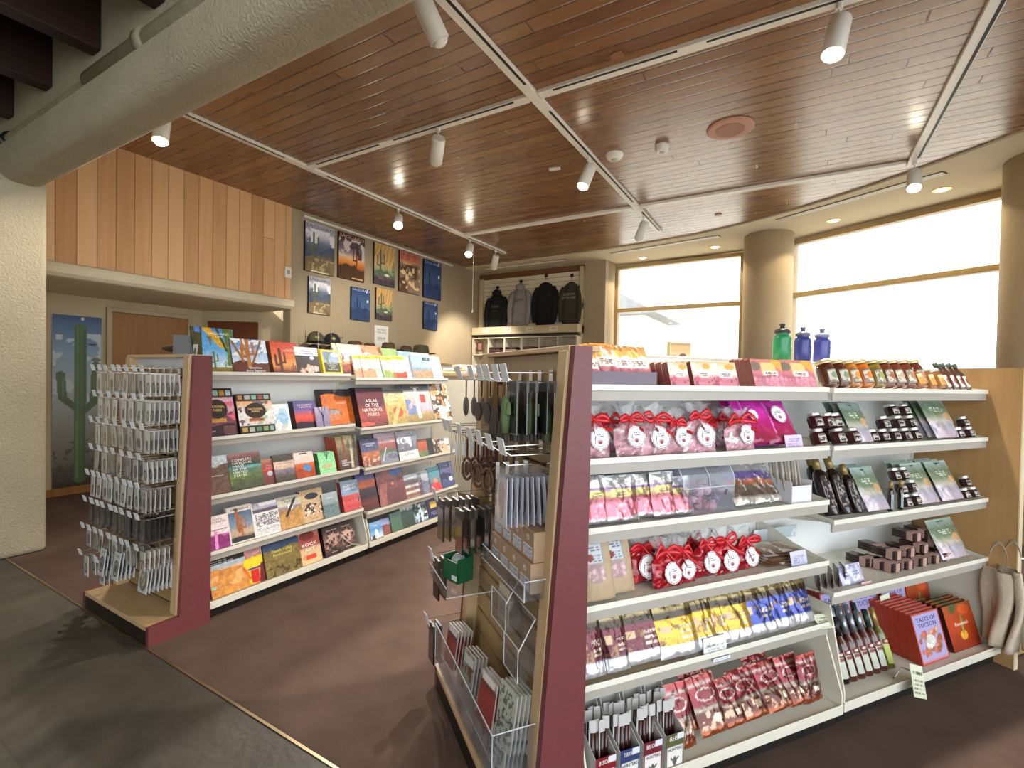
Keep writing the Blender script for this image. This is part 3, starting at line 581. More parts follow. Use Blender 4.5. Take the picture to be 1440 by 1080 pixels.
# ------------------------------------------------------------------ left shelving: books
LS1 = [(1.43, -3.12), (1.03, -3.06), (.685, -3.0), (.365, -2.95), (.088, -2.9)]
LS2 = [(1.40, -3.09), (.995, -3.02), (.675, -2.97), (.325, -2.94), (.088, -2.9)]
gondola(FL, 1.51, 2.715, -3.3, 1.49, LS1, 'cream book shelving unit behind the maroon end panel, nearer half')
gondola(FL, 2.735, 3.94, -3.3, 1.47, LS2, 'cream book shelving unit, farther half towards the posters')
MARB = mat('marble_header', 'b9bcc0', .35, var=.12, vscale=9)
endcap('display_end', FEL, -3.70, -2.87, [(-1.505, 0), (-1.505, 1.53), (-1.41, 1.53), (-1.345, .1), (-1.197, .1), (-1.197, 0)], -1.385, -1.44, 1.52, 'maroon and wood display end with hooks of white carded souvenirs', MARB)
SKY = 'g 0 c9a06a .2 b07c4a .35 8fb4d8 1 2f6fb8'
# (left px, right px, top py, thickness, art, spine, titles, label, copies behind, inset)
def shelf_books(face, sh, rows, place, lean=.29, cat='book'):
    k = 0
    for r in rows:
        pl, pr, pt, t, spec, spine, ti, lab, nb = r[:9]; d = r[9] if len(r) > 9 else .035; ln = r[10] if len(r) > 10 else lean
        a, w, h, n, z = put(face, pl, pr, pt, sh, d, ln)
        b = book(bk(face, a, n, z, ln, t), w, h, t, spec+';n .26 16 5;n .2 44 9', spine, lab+', '+place, cat, ti)
        if nb: behind(b, face, nb, t, ln, 'copy stacked directly behind the '+lab, 'copies behind the '+lab)
T = lambda s, z, sz, c='ffffff', w=.8, x=0., al='CENTER': (s, x, z, sz, c, w, al)
NP = 'e .5 .56 .3 .2 241a12;r .28 .28 .72 .36 c8923a;e .5 .56 .27 .17 2c2016'
shelf_books(FL, LS1[0], [
 (277, 336, 462, .012, 'g 0 7a7434 .12 a08a4a .13 d9ecf4 .5 6db4e4 1 3f86c8;c .45 .1 .36 6f7a4a;c .2 .12 .16 7f8a5a;c .7 .12 .14 7f8a5a;a .02 .3 .1 1.1 .16 4a4a28;a .35 .98 .7 .62 .09 d8a428;a .85 1 1 .0 .12 5f7038;a .6 1 .78 .5 .03 3c4c20;a .9 .9 .8 .2 .05 748848;r .08 .88 .2 1 4c7fd0;n .15 9 2', '3a3424', [T('SAGUARO\nLIFE', .84, .07, 'f4f4e0', .45, .14)], 'tall cactus book with blue sky and yellow flower', 0, .05),
 (330, 380, 478, .012, 'g 0 3a2c28 .25 6a4a3a .3 d8e4f0 .7 8fb4e0 1 5f90d0;b f0f4f8 4 .55 3 0 .5 1 1;m .34 .14 6a3a2c 4;c .45 .2 .8 b8743a;a .3 .35 .05 .9 .035 a8703a;a .45 .3 .3 1 .03 b87a40;a .55 .3 .85 .95 .03 9a6434', '6a3030', [T('Questions\nabout Saguaros', .12, .09, 'ffffff', .75, .1)], 'square book of tall orange cactus arms under clouds', 0, .04),
 (386, 424, 482, .01, 'g 0 3a2018 .1 8a3a24 .3 f0a050 .55 e87a40 1 d8402c;c .3 .02 .75 5a2a1c;c .75 .02 .3 6a3420;c .9 .02 .2 6a3420', '4a1c14', [T('SAGUARO\nNATIONAL PARK', .75, .045, 'ffe8d8', .5, .2)], 'red orange sunset paperback with cactus outlines', 3),
 (419, 452, 489, .014, 'g 0 1c1418 1 2a2430;r 0 .68 1 1 f0f0f4;f .55 .18 .2 e8b0a0 fbe8d8;f .25 .1 .14 d89888 f4dcc8;f .82 .2 .13 f0c0b0 fbe8d8;e .7 .6 .1 .06 f0f0f8;t .2 .74 .8 .8 1 7a7a8c', '35323a', [T('Flowers', .84, .08, '7a86b8', .6)], 'dark book with pale pink blossoms and a white title band', 2),
 (456, 483, 493, .018, 'g 0 2e3018 .45 384020 .5 a8b8c8 1 3f78c8;c .3 .45 .45 5a7a4a;e .7 .8 .2 .1 e8f0f8;B .09 f0d020', 'd8bc28', [T('SECRETS OF THE\nNATIONAL\nPARKS\nUNITED STATES', .3, .085, 'f8f8e8', .62)], 'small guide with a bright yellow border', 2),
 (481, 506, 495, .012, 'g 0 4a1c10 .4 8a3820 .5 e8a070 .7 f0e0d8 1 d8d8e4;m .42 .1 9a4020 9 4;m .2 .12 5a2418 2;c .2 .5 .4 6a3c28', 'e4dcc4', [T('Desert Parks', .88, .06, '6a6478', .7)], 'paperback with a red mesa under a pale sky', 1)],
 'top book shelf, nearer half')
# dark thick books seen from the spine at the near end of the top shelf
for i, px in enumerate((262, 267, 272)):
    z, n = LS1[0]; a = FL.s_at(px+9, n-.12, z)
    book((FL.P(a, n-.13-.01*i, z+.002), FL.rz-.5+.04*i, .12), .2, .235, .03, 'g 0 3c3a38 1 4c4a48;n .2 4 3', '4a4846', 'dark grey hardback leaning at the near end of the top shelf, %s of three' % ['outermost', 'middle', 'innermost'][i], 'book', None, group='grey hardbacks at the near end')
YB = 'r 0 .84 1 1 e8d020;t .15 .89 .85 .95 1 7a6a10;t .1 .7 .9 .8 2 8a8a84'
MP = ['g 0 d8c0a0 .3 e0a888 .5 e8e4d4 1 f0eee4;m .35 .2 d09878 3 5;', 'g 0 d8d8c8 .3 a8c8bc .6 c8dcd0 1 e8ece0;', 'g 0 e8e4d4 .2 c8a880 .3 a8bc78 .5 f0ece0 1 f4f2ea;m .3 .2 98a868 6 5;', 'g 0 d04030 .25 e05a44 .3 b8d8e4 .5 f0ece4 1 f4f2ec;m .2 .2 d05038 8 5;']
shelf_books(FL, LS2[0], [
 (501, 513, 500, .006, MP[0]+YB, 'e8e0c8', [], 'folded yellow-banded park map half hidden behind its neighbour', 1),
 (511, 531, 500, .006, MP[0]+YB, 'e8e0c8', [], 'folded park map with yellow band and pink hills', 2),
 (526, 545, 500, .006, MP[1]+YB, 'e8e0c8', [], 'folded park map with yellow band and green background', 2, .045),
 (541, 558, 502, .006, MP[2]+YB, 'e8e0c8', [], 'folded park map with yellow band and olive hills', 2),
 (555, 574, 501, .006, MP[3]+YB, 'e8e0c8', [], 'folded park map with yellow band and red and blue foot', 2),
 (572, 588, 502, .006, 'g 0 e8e8e8 1 f4f4f4;t .2 .1 .8 .9 9 b8b8c0', 'c8ccd8', [], 'plain white leaflet leaning behind the blue guide', 3, .06),
 (584, 611, 501, .008, 'g 0 9a7a5a .2 b09478 .45 8a9cb0 .6 a8c4d8 1 98b8d0;m .3 .2 a88c70 3 5;r .55 .8 .95 .93 4a5a64;b 90c8e0 2 .6 5 0 .5 .5 1', 'd8dce4', [T('Trails', .87, .07, 'f0f4f8', .3, .25)], 'blue and tan hiking guide near the end of the shelf', 2),
 (610, 624, 502, .006, 'g 0 f0f0ee 1 f8f8f6;t .2 .3 .8 .9 6 c8c8c8', 'e8e8e8', [], 'white leaflet beside the blue hiking guide', 2)],
 'top book shelf, farther half', .3)
# the tier of larger books on the cap
for i, (a, b, tp, col, spec, lb) in enumerate(((477, 516, 485, 'e8dfb8', 'g 0 e8e0bc 1 f0e8c8;t .15 .6 .6 .7 1 4a4a3a;a .15 .3 .12 1.2 .012 3a3a2a', 'cream'), (514, 546, 487, 'd87a4a', 'g 0 e07848 1 e8946a;e .3 .5 .2 .2 f0e4dc;b b85430 3 .6 4', 'orange'), (541, 568, 491, '8aa860', 'g 0 88a85c 1 a0bc78;n .15 5 2', 'green'), (566, 588, 495, '7aa4cc', 'g 0 7aa0c8 1 98bcdc;b e0ecf4 3 .6 4', 'sky blue'), (586, 612, 497, 'b8d8e0', 'g 0 80c0c8 .5 e8f0f0 1 d8e8ec', 'white and turquoise'))):
    z = 1.5 if a < 500 else 1.48; c, w, h, n, _ = put(FL, a, b, tp, (z, -3.24), .0, .5)
    book(bk(FL, c, n, z, .5, .012), w, h, .012, spec, col, lb+' large book lying back on the top tier behind the upper shelf')
shelf_books(FL, LS1[1], [
 (286, 335, 548, .03, 'g 0 5a3848 .1 6a4458 .35 c890a8 .8 d8a8b8 .81 2a1c18 1 2a1c18;m .4 .2 7a4458 3;m .22 .1 3a2430 5;b d86a7c 5 .6 2 .6 .3 1 .7;r .05 .84 .2 .96 6a8a7a;r .24 .84 .4 .96 a84a4c;r .44 .84 .58 .96 8ab89c;r .62 .84 .76 .96 b8863c;r .8 .84 .95 .96 a8bcc0;r .6 .02 .95 .2 6a4448;'+NP, '1c1210', [T('NATIONAL\nPARKS', .57, .075, 'e8c878', .42), T('PARK\nPASSPORT', .12, .045, 'f0e8f0', .3, -.42, 'LEFT')], 'maroon national parks board box with a strip of picture thumbnails', 0),
 (339, 388, 556, .035, 'g 0 2a201c .18 2a201c .19 d8d0cc .5 e8e4e0 .8 e0a868 .82 2a1c18 1 2a1c18;b 6a5a6c 6 .62 3 0 .2 1 .8;b 9abc9c 5 .66 8 .5 .2 1 .7;r .05 .86 .18 .96 b87a40;r .24 .86 .4 .96 a8a8a8;r .44 .86 .58 .96 7ab098;r .62 .86 .76 .96 9a4848;r .8 .86 .95 .96 90a8a0;r .05 .03 .2 .14 b89450;r .25 .03 .4 .14 a8b0a0;r .45 .03 .6 .14 5a7a5c;r .65 .03 .8 .14 7a9a58;r .84 .03 .96 .14 8aa8a8;'+NP+';r .3 .3 .7 .37 a05040', '241816', [T('NATIONAL\nPARKS', .57, .07, 'e8c878', .4)], 'white national parks board box with dark badge', 0),
 (385, 411, 569, .01, 'g 0 d0d0cc .2 c8c8c0 .3 9ac0dc .6 a8d0e8 1 d0e0ec;b f0f0ec 3 .55 4;a .2 1.1 .3 1.3 .02 4a4038', 'd8d8d8', [T('Water Birds', .62, .06, '6a90a8', .6)], 'pale blue and white book with birds', 0),
 (418, 449, 565, .014, 'g 0 3a2c40 .2 443048 .28 d04438 .45 e05a4c .7 6a5a98 1 4a4c80;m .24 .06 2a2030 4', '3c3434', [T('SAGUARO\nCACTUS', .82, .085, 'f0d8e8', .75)], 'purple and red sunset cactus book', 3),
 (447, 466, 573, .01, 'g 0 8a80a0 1 a898bc;a .5 .05 .5 .7 .05 3a3040;a .5 .5 .25 1.0 .035 3a3040;a .5 .4 .8 1.1 .03 3a3040;a .35 .8 .1 1.2 .02 3a3040;a .5 .7 .6 1.3 .02 3a3040', 'b8b0c0', [], 'little lilac book with a bare branch drawing', 0, .02),
 (458, 500, 549, .02, 'g 0 4a4648 1 3a383c;m .8 .3 d8702c 3 1;e .3 .3 .3 .16 8a6458;e .32 .24 .25 .12 d0845c;e .3 .36 .24 .07 a89c98;n .12 7 3', '33302e', [T('THE DESERT', .6, .035, 'ffe8d8', .45, .1)], 'large orange book showing swirled sandstone', 2, .07)],
 'second book shelf, nearer half')
shelf_books(FL, LS2[1], [
 (509, 547, 547, .04, 'g 0 7a3438 .12 8a3c3c .3 b05048 .6 5a3440 .8 70303c 1 2c2c3c;n .25 3 2;e .2 .06 .3 .05 d85a4c', '1c1a20', [T('ATLAS\nOF THE\nNATIONAL\nPARKS', .47, .125, 'f4ece4', .72)], 'thick dark red atlas with big white capital lettering', 1),
 (545, 576, 549, .02, 'g 0 a89450 .5 c8a860 .8 c8c094 1 a8ac90;n .35 8 4;e .6 .35 .22 .16 c05a3c;a .3 .0 .8 .7 .08 d8b878;r 0 .9 1 1 5a5c58', '8a7a48', [T('bad\nass', .66, .13, 'f0e8b8', .5, -.12)], 'yellowish gardening paperback with red flower beside the atlas', 1),
 (572, 612, 541, .012, 'g 0 8a7040 .2 b09860 .35 b8b0c8 .6 c8b8b0 .8 d8d0c8 .86 5a5a60 1 4a4a50;r .45 .1 .55 .9 f0f0f4;r .62 .5 .8 .72 c04838;b 7a84b0 4 .6 3 0 .2 1 .6', '8a8894', [T('EXPLORE', .92, .05, 'd8c060', .6)], 'shiny plastic-wrapped magazine on the second shelf', 3, .04),
 (613, 637, 539, .014, 'g 0 e8e0d8 1 d8ccc0;b 5a4434 6 .5 3;b c8945c 5 .6 7;r .3 .1 .7 .35 f4f4f4', 'e4e4e8', [], 'picture collage book at the far end of the second shelf', 1)],
 'second book shelf, farther half')
shelf_books(FL, LS1[2], [
 (284, 326, 643, .012, 'g 0 5a5058 .25 7a6870 .45 9a8078 .55 b89080 .62 7a6058 .75 b8c4cc 1 c8d4dc;m .72 .12 6a5048 3;n .3 14 5', '2c2420', [T('Arizona Desert', .48, .05, 'f0e8e4', .8)], 'muted desert landscape hardback with distant hills', 1),
 (326, 372, 639, .028, 'g 0 4a5040 .3 5a6440 .5 5f7a5c .62 4a807c .68 3c4c44 .85 6a4c48 1 a07070;n .3 6 4;b 6a8448 5 .6 2 0 .1 1 .45;e .7 .6 .35 .04 6aa8a8', '3c3424', [T('COMPLETE\nNATIONAL\nPARKS\nOF THE\nUNITED\nSTATES.', .6, .092, 'f4f0ec', .58, -.38, 'LEFT')], 'thick green book with white capital title in six lines', 0),
 (371, 393, 646, .01, 'g 0 6a4040 .4 8a4844 .8 a85850 1 b88c70;r .1 .55 .9 .6 e8443c;e .5 .42 .17 .1 b8c4c4', '5a3434', [T('Park\nGuide', .68, .09, 'f0b0a0', .6)], 'small reddish guidebook with a grey shield', 0, .045),
 (389, 418, 640, .012, 'g 0 4a4440 .2 5c5650 .45 8a8090 .5 d8b8a0 .72 e0c4b0 .78 4c4440 1 5a5450;n .3 9 3', '4a3c34', [T('THE CANYON', .67, .07, '8a5848', .7)], 'grey canyon guidebook with a salmon title band', 1),
 (417, 445, 637, .012, 'g 0 6a2c1c .4 c85a30 .55 d8743c .6 e8c8c0 .9 f0d8d0 1 e0d0c8;e .6 .35 .2 .16 4a90c8;m .3 .25 a84828 4;r .3 .92 .7 .97 3a3030', '5a4034', [T('ARCHES', .84, .07, 'f8f0f0', .6)], 'guidebook with a red rock arch against blue sky', 1),
 (451, 474, 637, .012, 'g 0 98d8a0 .4 a0e0a8 1 8cd498;a .5 .7 .62 1.1 .04 3c7054;a .5 .8 .4 1.1 .03 3c7054;a .65 .9 .75 1.05 .02 3c7054;r .2 .25 .8 .42 c8b888', '3f6a34', [T('Cactus', .2, .06, '507c60', .5)], 'light green booklet with a small plant drawing', 3, .025),
 (479, 508, 615, .03, 'g 0 4a3430 .3 5c4438 .6 7c6c50 1 a8a078;a .6 .0 .75 1.4 .06 c8c0a0;a .3 .2 .35 1.4 .05 8a4c34;a .8 .3 .9 1.3 .04 50503c;n .3 9 3', 'a8442c', [T('USA’S\nNATIONAL\nPARKS', .18, .075, 'ffffff', .5, -.38, 'LEFT')], 'tall guidebook with forest trunks and white title at its foot', 3)],
 'third book shelf, nearer half')
shelf_books(FL, LS2[2], [
 (512, 537, 619, .02, 'g 0 7a4c3c .3 b0603c .5 c87848 .58 5a5c80 1 40486c;n .3 10 3;b c8b0a0 9 .62 4 0 0 1 .4', '4c1c20', [T('NATIONAL\nPARKS', .8, .08, 'e8e4f0', .7)], 'navy and orange parks guide with dark red spine', 1),
 (533, 567, 608, .012, 'g 0 8a8a98 .3 6a7868 .4 5a6c54 .5 a05a50 .62 b0645c .7 c8a8b4 1 b8a8bc;e .6 .2 .3 .14 8a8c9c;e .62 .2 .22 .09 6e7080;a .2 .1 .4 .5 .02 c8c8d0', '6a5c60', [T('USA NATIONAL PARKS', .84, .05, 'e8e0ec', .75)], 'mauve book of red cliffs with a winding road', 1, .045),
 (563, 591, 607, .012, 'g 0 f0ece8 .28 e8e4e0 .3 6a6878 .5 7c7c8c .8 9ca0b0 1 a8a8b8;n .3 10 6;b d8dce4 6 .6 3 0 .4 1 .8', '6c6874', [T('UTAH', .17, .11, '4a5a4c', .5)], 'grey mountain book with a white title band below', 0),
 (590, 612, 618, .012, 'g 0 5c7040 .3 6c7c44 .35 a8502c .8 c06434 1 2c1c14;n .25 6 3;r .6 0 1 1 241c18', '2c2018', [], 'dark book with an orange rock picture', 1),
 (612, 634, 617, .012, 'g 0 c8b090 1 a8907c;b 4a3424 5 .5 3;b 6aa8d8 4 .62 7 .2 .5 .8 1;b e8dcd0 5 .62 9', '3c2c20', [], 'collage-covered book at the far end of the third shelf', 0)],
 'third book shelf, farther half')
shelf_books(FL, LS1[3], [
 (284, 327, 727, .012, 'g 0 a83c88 .3 b8489c .42 c868a8 .43 ecd8d8 1 ece0dc;m .38 .16 8a2c74 5 4;a .5 .0 .52 .5 .05 e890cc;t .1 .55 .9 .62 1 8a7878', 'd8c8c8', [T('THE ROCK\nOF OUR LAND', .84, .08, '8a6c6c', .8)], 'white book with a magenta slot canyon picture', 0),
 (325, 361, 713, .014, 'g 0 2c2c34 .1 3c3c48 .25 c8a888 .5 7a8ca4 .85 4c6480 .86 e8e0d4 1 e8e0d4;c .5 .12 .62 a8683c;a .4 .3 .35 1 .06 a06038;m .16 .06 2c3038 4;B .05 e0d8cc', 'd8ccb8', [T('ARIZONA', .92, .075, '1c1c1c', .8)], 'framed magazine showing one large brown cactus', 1),
 (361, 397, 706, .008, 'g 0 e4e0e0 .7 e0dcdc .72 5c5464 .8 5c5464 .82 a8a4b4 1 b0acbc;t .06 .06 .94 .26 5 9c98a4;t .06 .3 .94 .68 9 4c4450;r .22 .05 .235 .7 d4d0d0;r .4 .05 .415 .7 d4d0d0;r .58 .05 .595 .7 d4d0d0;r .76 .05 .775 .7 d4d0d0;r .25 .9 .95 1 f0f0f0', 'd0ccd0', [], 'white chart booklet covered with printed columns', 0),
 (396, 430, 699, .018, 'g 0 2c2838 .25 4a3c40 .4 b88a58 .55 a87c50 .68 8a8ca0 .7 c8c4b4 1 c0bcac;m .45 .3 c09058 6 3;e .5 .66 .1 .1 f0f4f8;a .3 .4 .7 .9 .05 382c30', '342c2c', [T('NATIONAL\nPARKS', .88, .085, '241c1c', .7)], 'tan book with sunlit canyon and black title', 1),
 (428, 459, 690, .02, 'g 0 c8a880 1 c8ac88;e .5 .8 .3 .1 2c3438;r .25 .74 .75 .84 2c3438;b 4a3c34 8 .55 3 .1 .2 .95 .6;b e8dccc 10 .62 6 .1 .2 .95 .6', '2c2824', [T('Ranger', .1, .05, '3c2c24', .4)], 'tan book with a dark badge and small figures', 1),
 (457, 479, 694, .012, 'g 0 4a6468 .3 547478 .4 3c5058 .6 90a0a4 1 a8b4b8;m .45 .1 6c8084 3', '1c2428', [T('Lakes', .8, .09, 'e8f0f0', .6)], 'small teal grey lake book', 1, .025),
 (485, 509, 677, .018, 'g 0 c85050 .15 c04c50 .3 d8605c .5 c8504c .55 90a8c0 .8 7c9cbc 1 98b0c4;t .1 .3 .8 .42 3 7c2c40;e .9 .35 .06 .1 2c5478', '8c2024', [T('SCENIC\nDRIVES', .78, .12, 'f4f0f0', .8)], 'red and light blue scenic road book', 1)],
 'fourth book shelf, nearer half')
z, n = LS1[3]
for i in range(7):
    a = FL.s_at(465, n-.16, z); b = book((FL.P(a+.004*(i % 3), n-.10, z+.004+i*.013+.012), FL.rz, PI/2), .13, .17, .012, 'g 0 dcd8d0 1 e4e0d8', '30343a', 'flat-lying book in the low pile, back of the fourth shelf, %s from bottom' % ['first', 'second', 'third', 'fourth', 'fifth', 'sixth', 'topmost'][i], group='pile lying flat on the fourth shelf')
shelf_books(FL, LS2[3], [
 (508, 534, 664, .025, 'g 0 4c1c14 .2 6a2c1c .35 2c1c20 .55 3c2830 .6 d06c34 .72 c8643c .8 5c5c90 1 485090;n .25 6 2', '241a1c', [], 'dark sunset book with orange horizon', 0),
 (536, 573, 659, .02, 'g 0 6a3438 .3 703c3c .6 84484c .8 94605c 1 3c4468;a .1 .0 .4 1.3 .12 9a5a54;e .75 .85 .25 .1 4c64a8;e .55 .55 .05 .04 d87a54;n .3 6 3', '1c1214', [], 'large red canyon book with a hiker-sized glow', 1),
 (572, 597, 667, .01, 'g 0 a07c70 .15 7c4c40 .25 e8e0dc .32 8c6c60 .4 7a5448 .5 e4dcd8 .6 5c4c50 .75 6c5c5c .85 c0d0dc 1 c8d4dc;n .3 12 3', 'b8acac', [T('WILD\nTRAILS', .5, .09, '4c2c2c', .7)], 'book cover of stacked photo strips with white bands', 0),
 (592, 608, 663, .01, 'g 0 9c98ac .5 a8a8bc .8 b8c0cc 1 d0d4d8;m .6 .2 787890 4', 'd8d0d0', [], 'narrow pale violet mountain book', 1),
 (606, 624, 657, .01, 'g 0 d0302c .2 d8403c .3 7c6c6c .5 6c8c98 .8 4c98b0 1 5cb0c4;e .5 .4 .16 .13 c89078;e .5 .2 .3 .14 d8383c', '4c6c78', [T('Wonder', .88, .07, 'f0f4f4', .6)], 'turquoise book with a figure in red', 0),
 (622, 641, 650, .012, 'g 0 3c4468 .4 4c5880 .7 5c5c84 1 5060a0;b 2c3050 4 .55 2;e .75 .3 .12 .09 e0e0e8', '2c3050', [T('Night Sky', .84, .05, 'd0d0e4', .6)], 'navy night landscape book with a small white seal', 0)],
 'fourth book shelf, farther half')
shelf_books(FL, LS1[4], [
 (299, 374, 779, .02, 'g 0 7ab8a8 .2 88b8a0 .35 d0924c .6 d8a060 .8 b8d4e0 1 c8dce4;m .68 .12 cc8840 3;b 98c8b4 4 .55 2 0 0 .5 .3;b e0a868 6 .6 8 0 .2 .6 .6;r 0 .84 1 1 241c20;r .66 .55 1 1 b87070;b c89494 4 .5 3 .62 .7 1 1;a .72 .6 1 .62 .1 e8c828;a .75 .1 .75 .45 .05 e8c420;r .74 .04 .9 .4 c82424;r .7 .4 .95 .46 5a3c78;a .95 .05 1 .45 .06 6a1c24;a .62 .5 .72 .2 .02 d85a28', '2c2420', [T('scenic science', .92, .045, 'f8f4f0', .6, -.45, 'LEFT'), T('of the national parks', .865, .045, 'f8f4f0', .7, -.45, 'LEFT')], 'wide book of orange hills, yellow sky and red volcano', 1),
 (376, 426, 762, .016, 'g 0 7c6440 .2 98784c .5 a88c58 .7 8c7a44 .8 3c5474 1 2c4468;m .78 .14 7c6c3c 5;n .35 16 4;b 4c3c28 9 .62 5 0 0 1 .3', '4c4c50', [T('Death Valley\nRockhound', .68, .13, 'dcc860', .8)], 'wide tan landscape book with yellow handwritten title', 0),
 (424, 454, 749, .012, 'g 0 e0b888 .3 d8b48c .5 d0a484 .55 8c3c38 .8 a04c44 1 c08878;e .45 .88 .35 .14 7c2c2c;r .25 .14 .75 .28 d84830;r .12 .16 .3 .27 c89058', '6c342c', [T('ROCK', .6, .13, 'fffaf0', .8), T('ART', .44, .12, 'f4e8c8', .5)], 'red and cream book titled in tall white capitals', 0),
 (459, 484, 741, .02, 'g 0 3c2c2c .2 5c4440 .5 8c6c64 .8 4c3834 1 2c2020;b b89488 6 .55 3 .1 .2 .9 .8;b 2c1c1c 7 .6 5', '241a1a', [T('Canyon Portraits', .86, .07, 'e0c8b8', .8), T('HISTORY', .1, .04, 'f0e8e0', .6)], 'dark brown book with an old group photograph', 1),
 (480, 502, 735, .02, 'g 0 3c2c2c .2 6c504c .5 94746c .8 5c443c 1 3c2c28;b c8a498 6 .55 3 .1 .2 .9 .8;b 2c1c1c 7 .6 5', '241a1a', [T('Canyon', .86, .08, 'e0c8b8', .7), T('HISTORY', .1, .04, 'f0e8e0', .6)], 'lighter brown old-photograph book against the divider', 1, .045)],
 'bottom book shelf, nearer half', .3)
shelf_books(FL, LS2[4], [
 (523, 540, 735, .01, 'g 0 5c5448 .1 d8e8f0 .4 7cb0dc .6 5c94cc 1 8cb8e4;e .5 .3 .12 .3 e8f4fa;b 4c4438 5 .6 3 0 0 1 .3', 'c8d8e4', [T('Falls', .8, .1, 'e8f0f8', .7)], 'little blue waterfall booklet', 1, .03),
 (536, 554, 730, .01, 'g 0 8c4c44 .35 a06458 .5 b88478 .55 a8b4e0 1 9ca8dc;m .6 .25 8c5450 4 2', '8c5c5c', [], 'little booklet with a red peak on lilac sky', 1, .05),
 (552, 568, 722, .03, 'g 0 4c6c58 1 547864', '3f6450', [], 'plain green slipcase book', 0, .04),
 (568, 587, 712, .012, 'g 0 3c3430 .3 4c4440 .4 8c7c70 .5 d8e8ec .7 5c6c6c 1 c8d8dc;b e8ecec 7 .55 3;m .8 .1 3c4c44 6 6', 'c0c4c4', [], 'black and white mountain stream book', 0),
 (585, 603, 706, .012, 'g 0 5c4c44 .1 a8c8dc .4 d0e8f0 .6 6c7c84 .75 2c3430 1 b8ccd4;a .5 .0 .5 .9 .1 d8ecf4;b 2c3430 7 .6 4', 'c8d0d4', [], 'white waterfall book', 1),
 (604, 621, 702, .015, 'g 0 2c2c4c 1 34345c;r .25 .5 .75 .85 d8b44c;t .2 .15 .8 .35 3 9c9cc0', '7c6c78', [], 'navy book with a yellow square', 0),
 (623, 634, 694, .01, 'g 0 c8b0a0 1 d8c8bc;e .5 .45 .3 .3 6c4030;e .5 .3 .2 .1 f0ece8', 'b8a090', [], 'cream book with a brown animal portrait', 0, .05)],
 'bottom book shelf, farther half', .3)
# last bay beyond: one low turquoise book and cards
a, w, h, n, z = put(FL, 650, 668, 684, (.35, -2.86), .0, .25)
# ------------------------------------------------------------------ carded souvenirs on the left end
rows = [(1.452, -3.60, -2.985, 8, .24), (1.302, -3.56, -2.97, 7, .24), (1.147, -3.58, -2.97, 7, .24), (.99, -3.56, -2.96, 7, .245), (.84, -3.58, -2.95, 9, .25), (.682, -3.58, -2.94, 9, .25), (.525, -3.60, -2.93, 9, .25), (.365, -3.61, -3.40, 2, .25)]
ORD = ['first', 'second', 'third', 'fourth', 'fifth', 'sixth', 'seventh', 'eighth', 'ninth', 'tenth', 'eleventh', 'twelfth']
CS = ['g 0 c9c4ba 1 cfcabf;e .5 .45 .3 .3 4f4a44;e .5 .45 .18 .2 7d756a', 'g 0 bdb8ae 1 c9c4ba;e .5 .42 .34 .26 6a6258;t .2 .78 .8 .9 2 8a857c', 'g 0 d8d5cf 1 dedbd5;r .25 .15 .75 .62 7a7064;e .5 .4 .2 .2 3d3a36', 'g 0 6d675e 1 857f75;e .5 .4 .3 .28 b0a898', 'g 0 c4bfb4 1 cfcac0;e .5 .4 .22 .3 8a6a4c;t .2 .76 .8 .92 2 807a70', 'g 0 e6e4e0 1 e8e6e2;e .5 .4 .36 .26 55605a;e .5 .4 .24 .16 a8a294', 'g 0 2c2a28 1 3a3836;e .5 .4 .2 .25 6a6660', 'g 0 d0c8bc 1 d8d0c4;b 8a6050 4 .5 3 .1 .1 .9 .6']
def carded(loc, rz, w, h, spec, label, group, side='e4e3df', tilt=0.):
    r = emp('carded_souvenir', loc, rz, tilt, label, 'carded souvenir', group)
    gob('backing_card', [(lambda g: (g[0]+np.array([0, 0, -h]), g[1], g[2]))(grid(w, h, spec, .0035, lambda u, v: u*0, lo=8)), (lambda g: (g[0]+np.array([0, 0, -h]), g[1], g[2]))(solid(box(-w/2, w/2, .0002, .0016, 0, h), side))], PRN, r)
    ob('plastic_pouch', box(-w/2-.002, w/2+.002, -.0035, -.003, -h, .012), clear('poly_bag', 'ffffff', .02, .15), r)
    return r
hk = {}; cs = {}
for ri, (z, x0, x1, nh, L) in enumerate(rows):
    ysl = 1.385+.055*(z-.1)/1.42-.006; 
    for i in range(nh):
        x = x0+(x1-x0)*(i/(max(nh-1, 1)))+rnd.uniform(-.008, .008); lb = 'tagged hook, %s from left, %s row of the left display end' % (ORD[i], ORD[ri])
        if L not in hk: hk[L] = hook((x, ysl, z-.03), 0, L-.03, True, label=lb, tilt=.1, group='display hooks on the left end', tw=.034, th=.038)
        else: dup(hk[L], (x, ysl, z-.03), lb, rz=rnd.uniform(-.04, .04))
        last = i >= nh-1
        k = (7 if ri < 4 else 6) if last else (3 if i >= nh-3 else 2)
        if ri == 5: k = 6 if i > 4 else 2
        if ri == 7: k = 2
        big = ri == 7; w, h = (.052, .115) if not big else (.06, .12)
        if ri == 6: h = .10
        si = (i*3+ri*5) % 6 if ri != 5 else 6
        if last: si = [5, 5, 2, 5, 4, 6, 7, 5][ri]
        y0 = ysl-L+.045; side = 'e8e8e6' if ri != 5 else '2f2d2b'
        grp = 'cards on the %s hook of the %s row' % (ORD[i], ORD[ri])
        for q in range(k):
            y = y0+q*(.023 if last else .03); key = (si, w, h, side, last)
            lab = ('front card' if q == 0 else 'card hanging further back')+' on the %s hook of the %s row, left display end' % (ORD[i], ORD[ri])
            if key not in cs: cs[key] = carded((x, y, z-.034), 0, w, h, CS[si], lab, grp, side)
            else: dup(cs[key], (x+rnd.uniform(-.002, .002), y, z-.034), lab, grp, rot=(rnd.uniform(-.06, .06), 0, rnd.uniform(-.05, .05)))
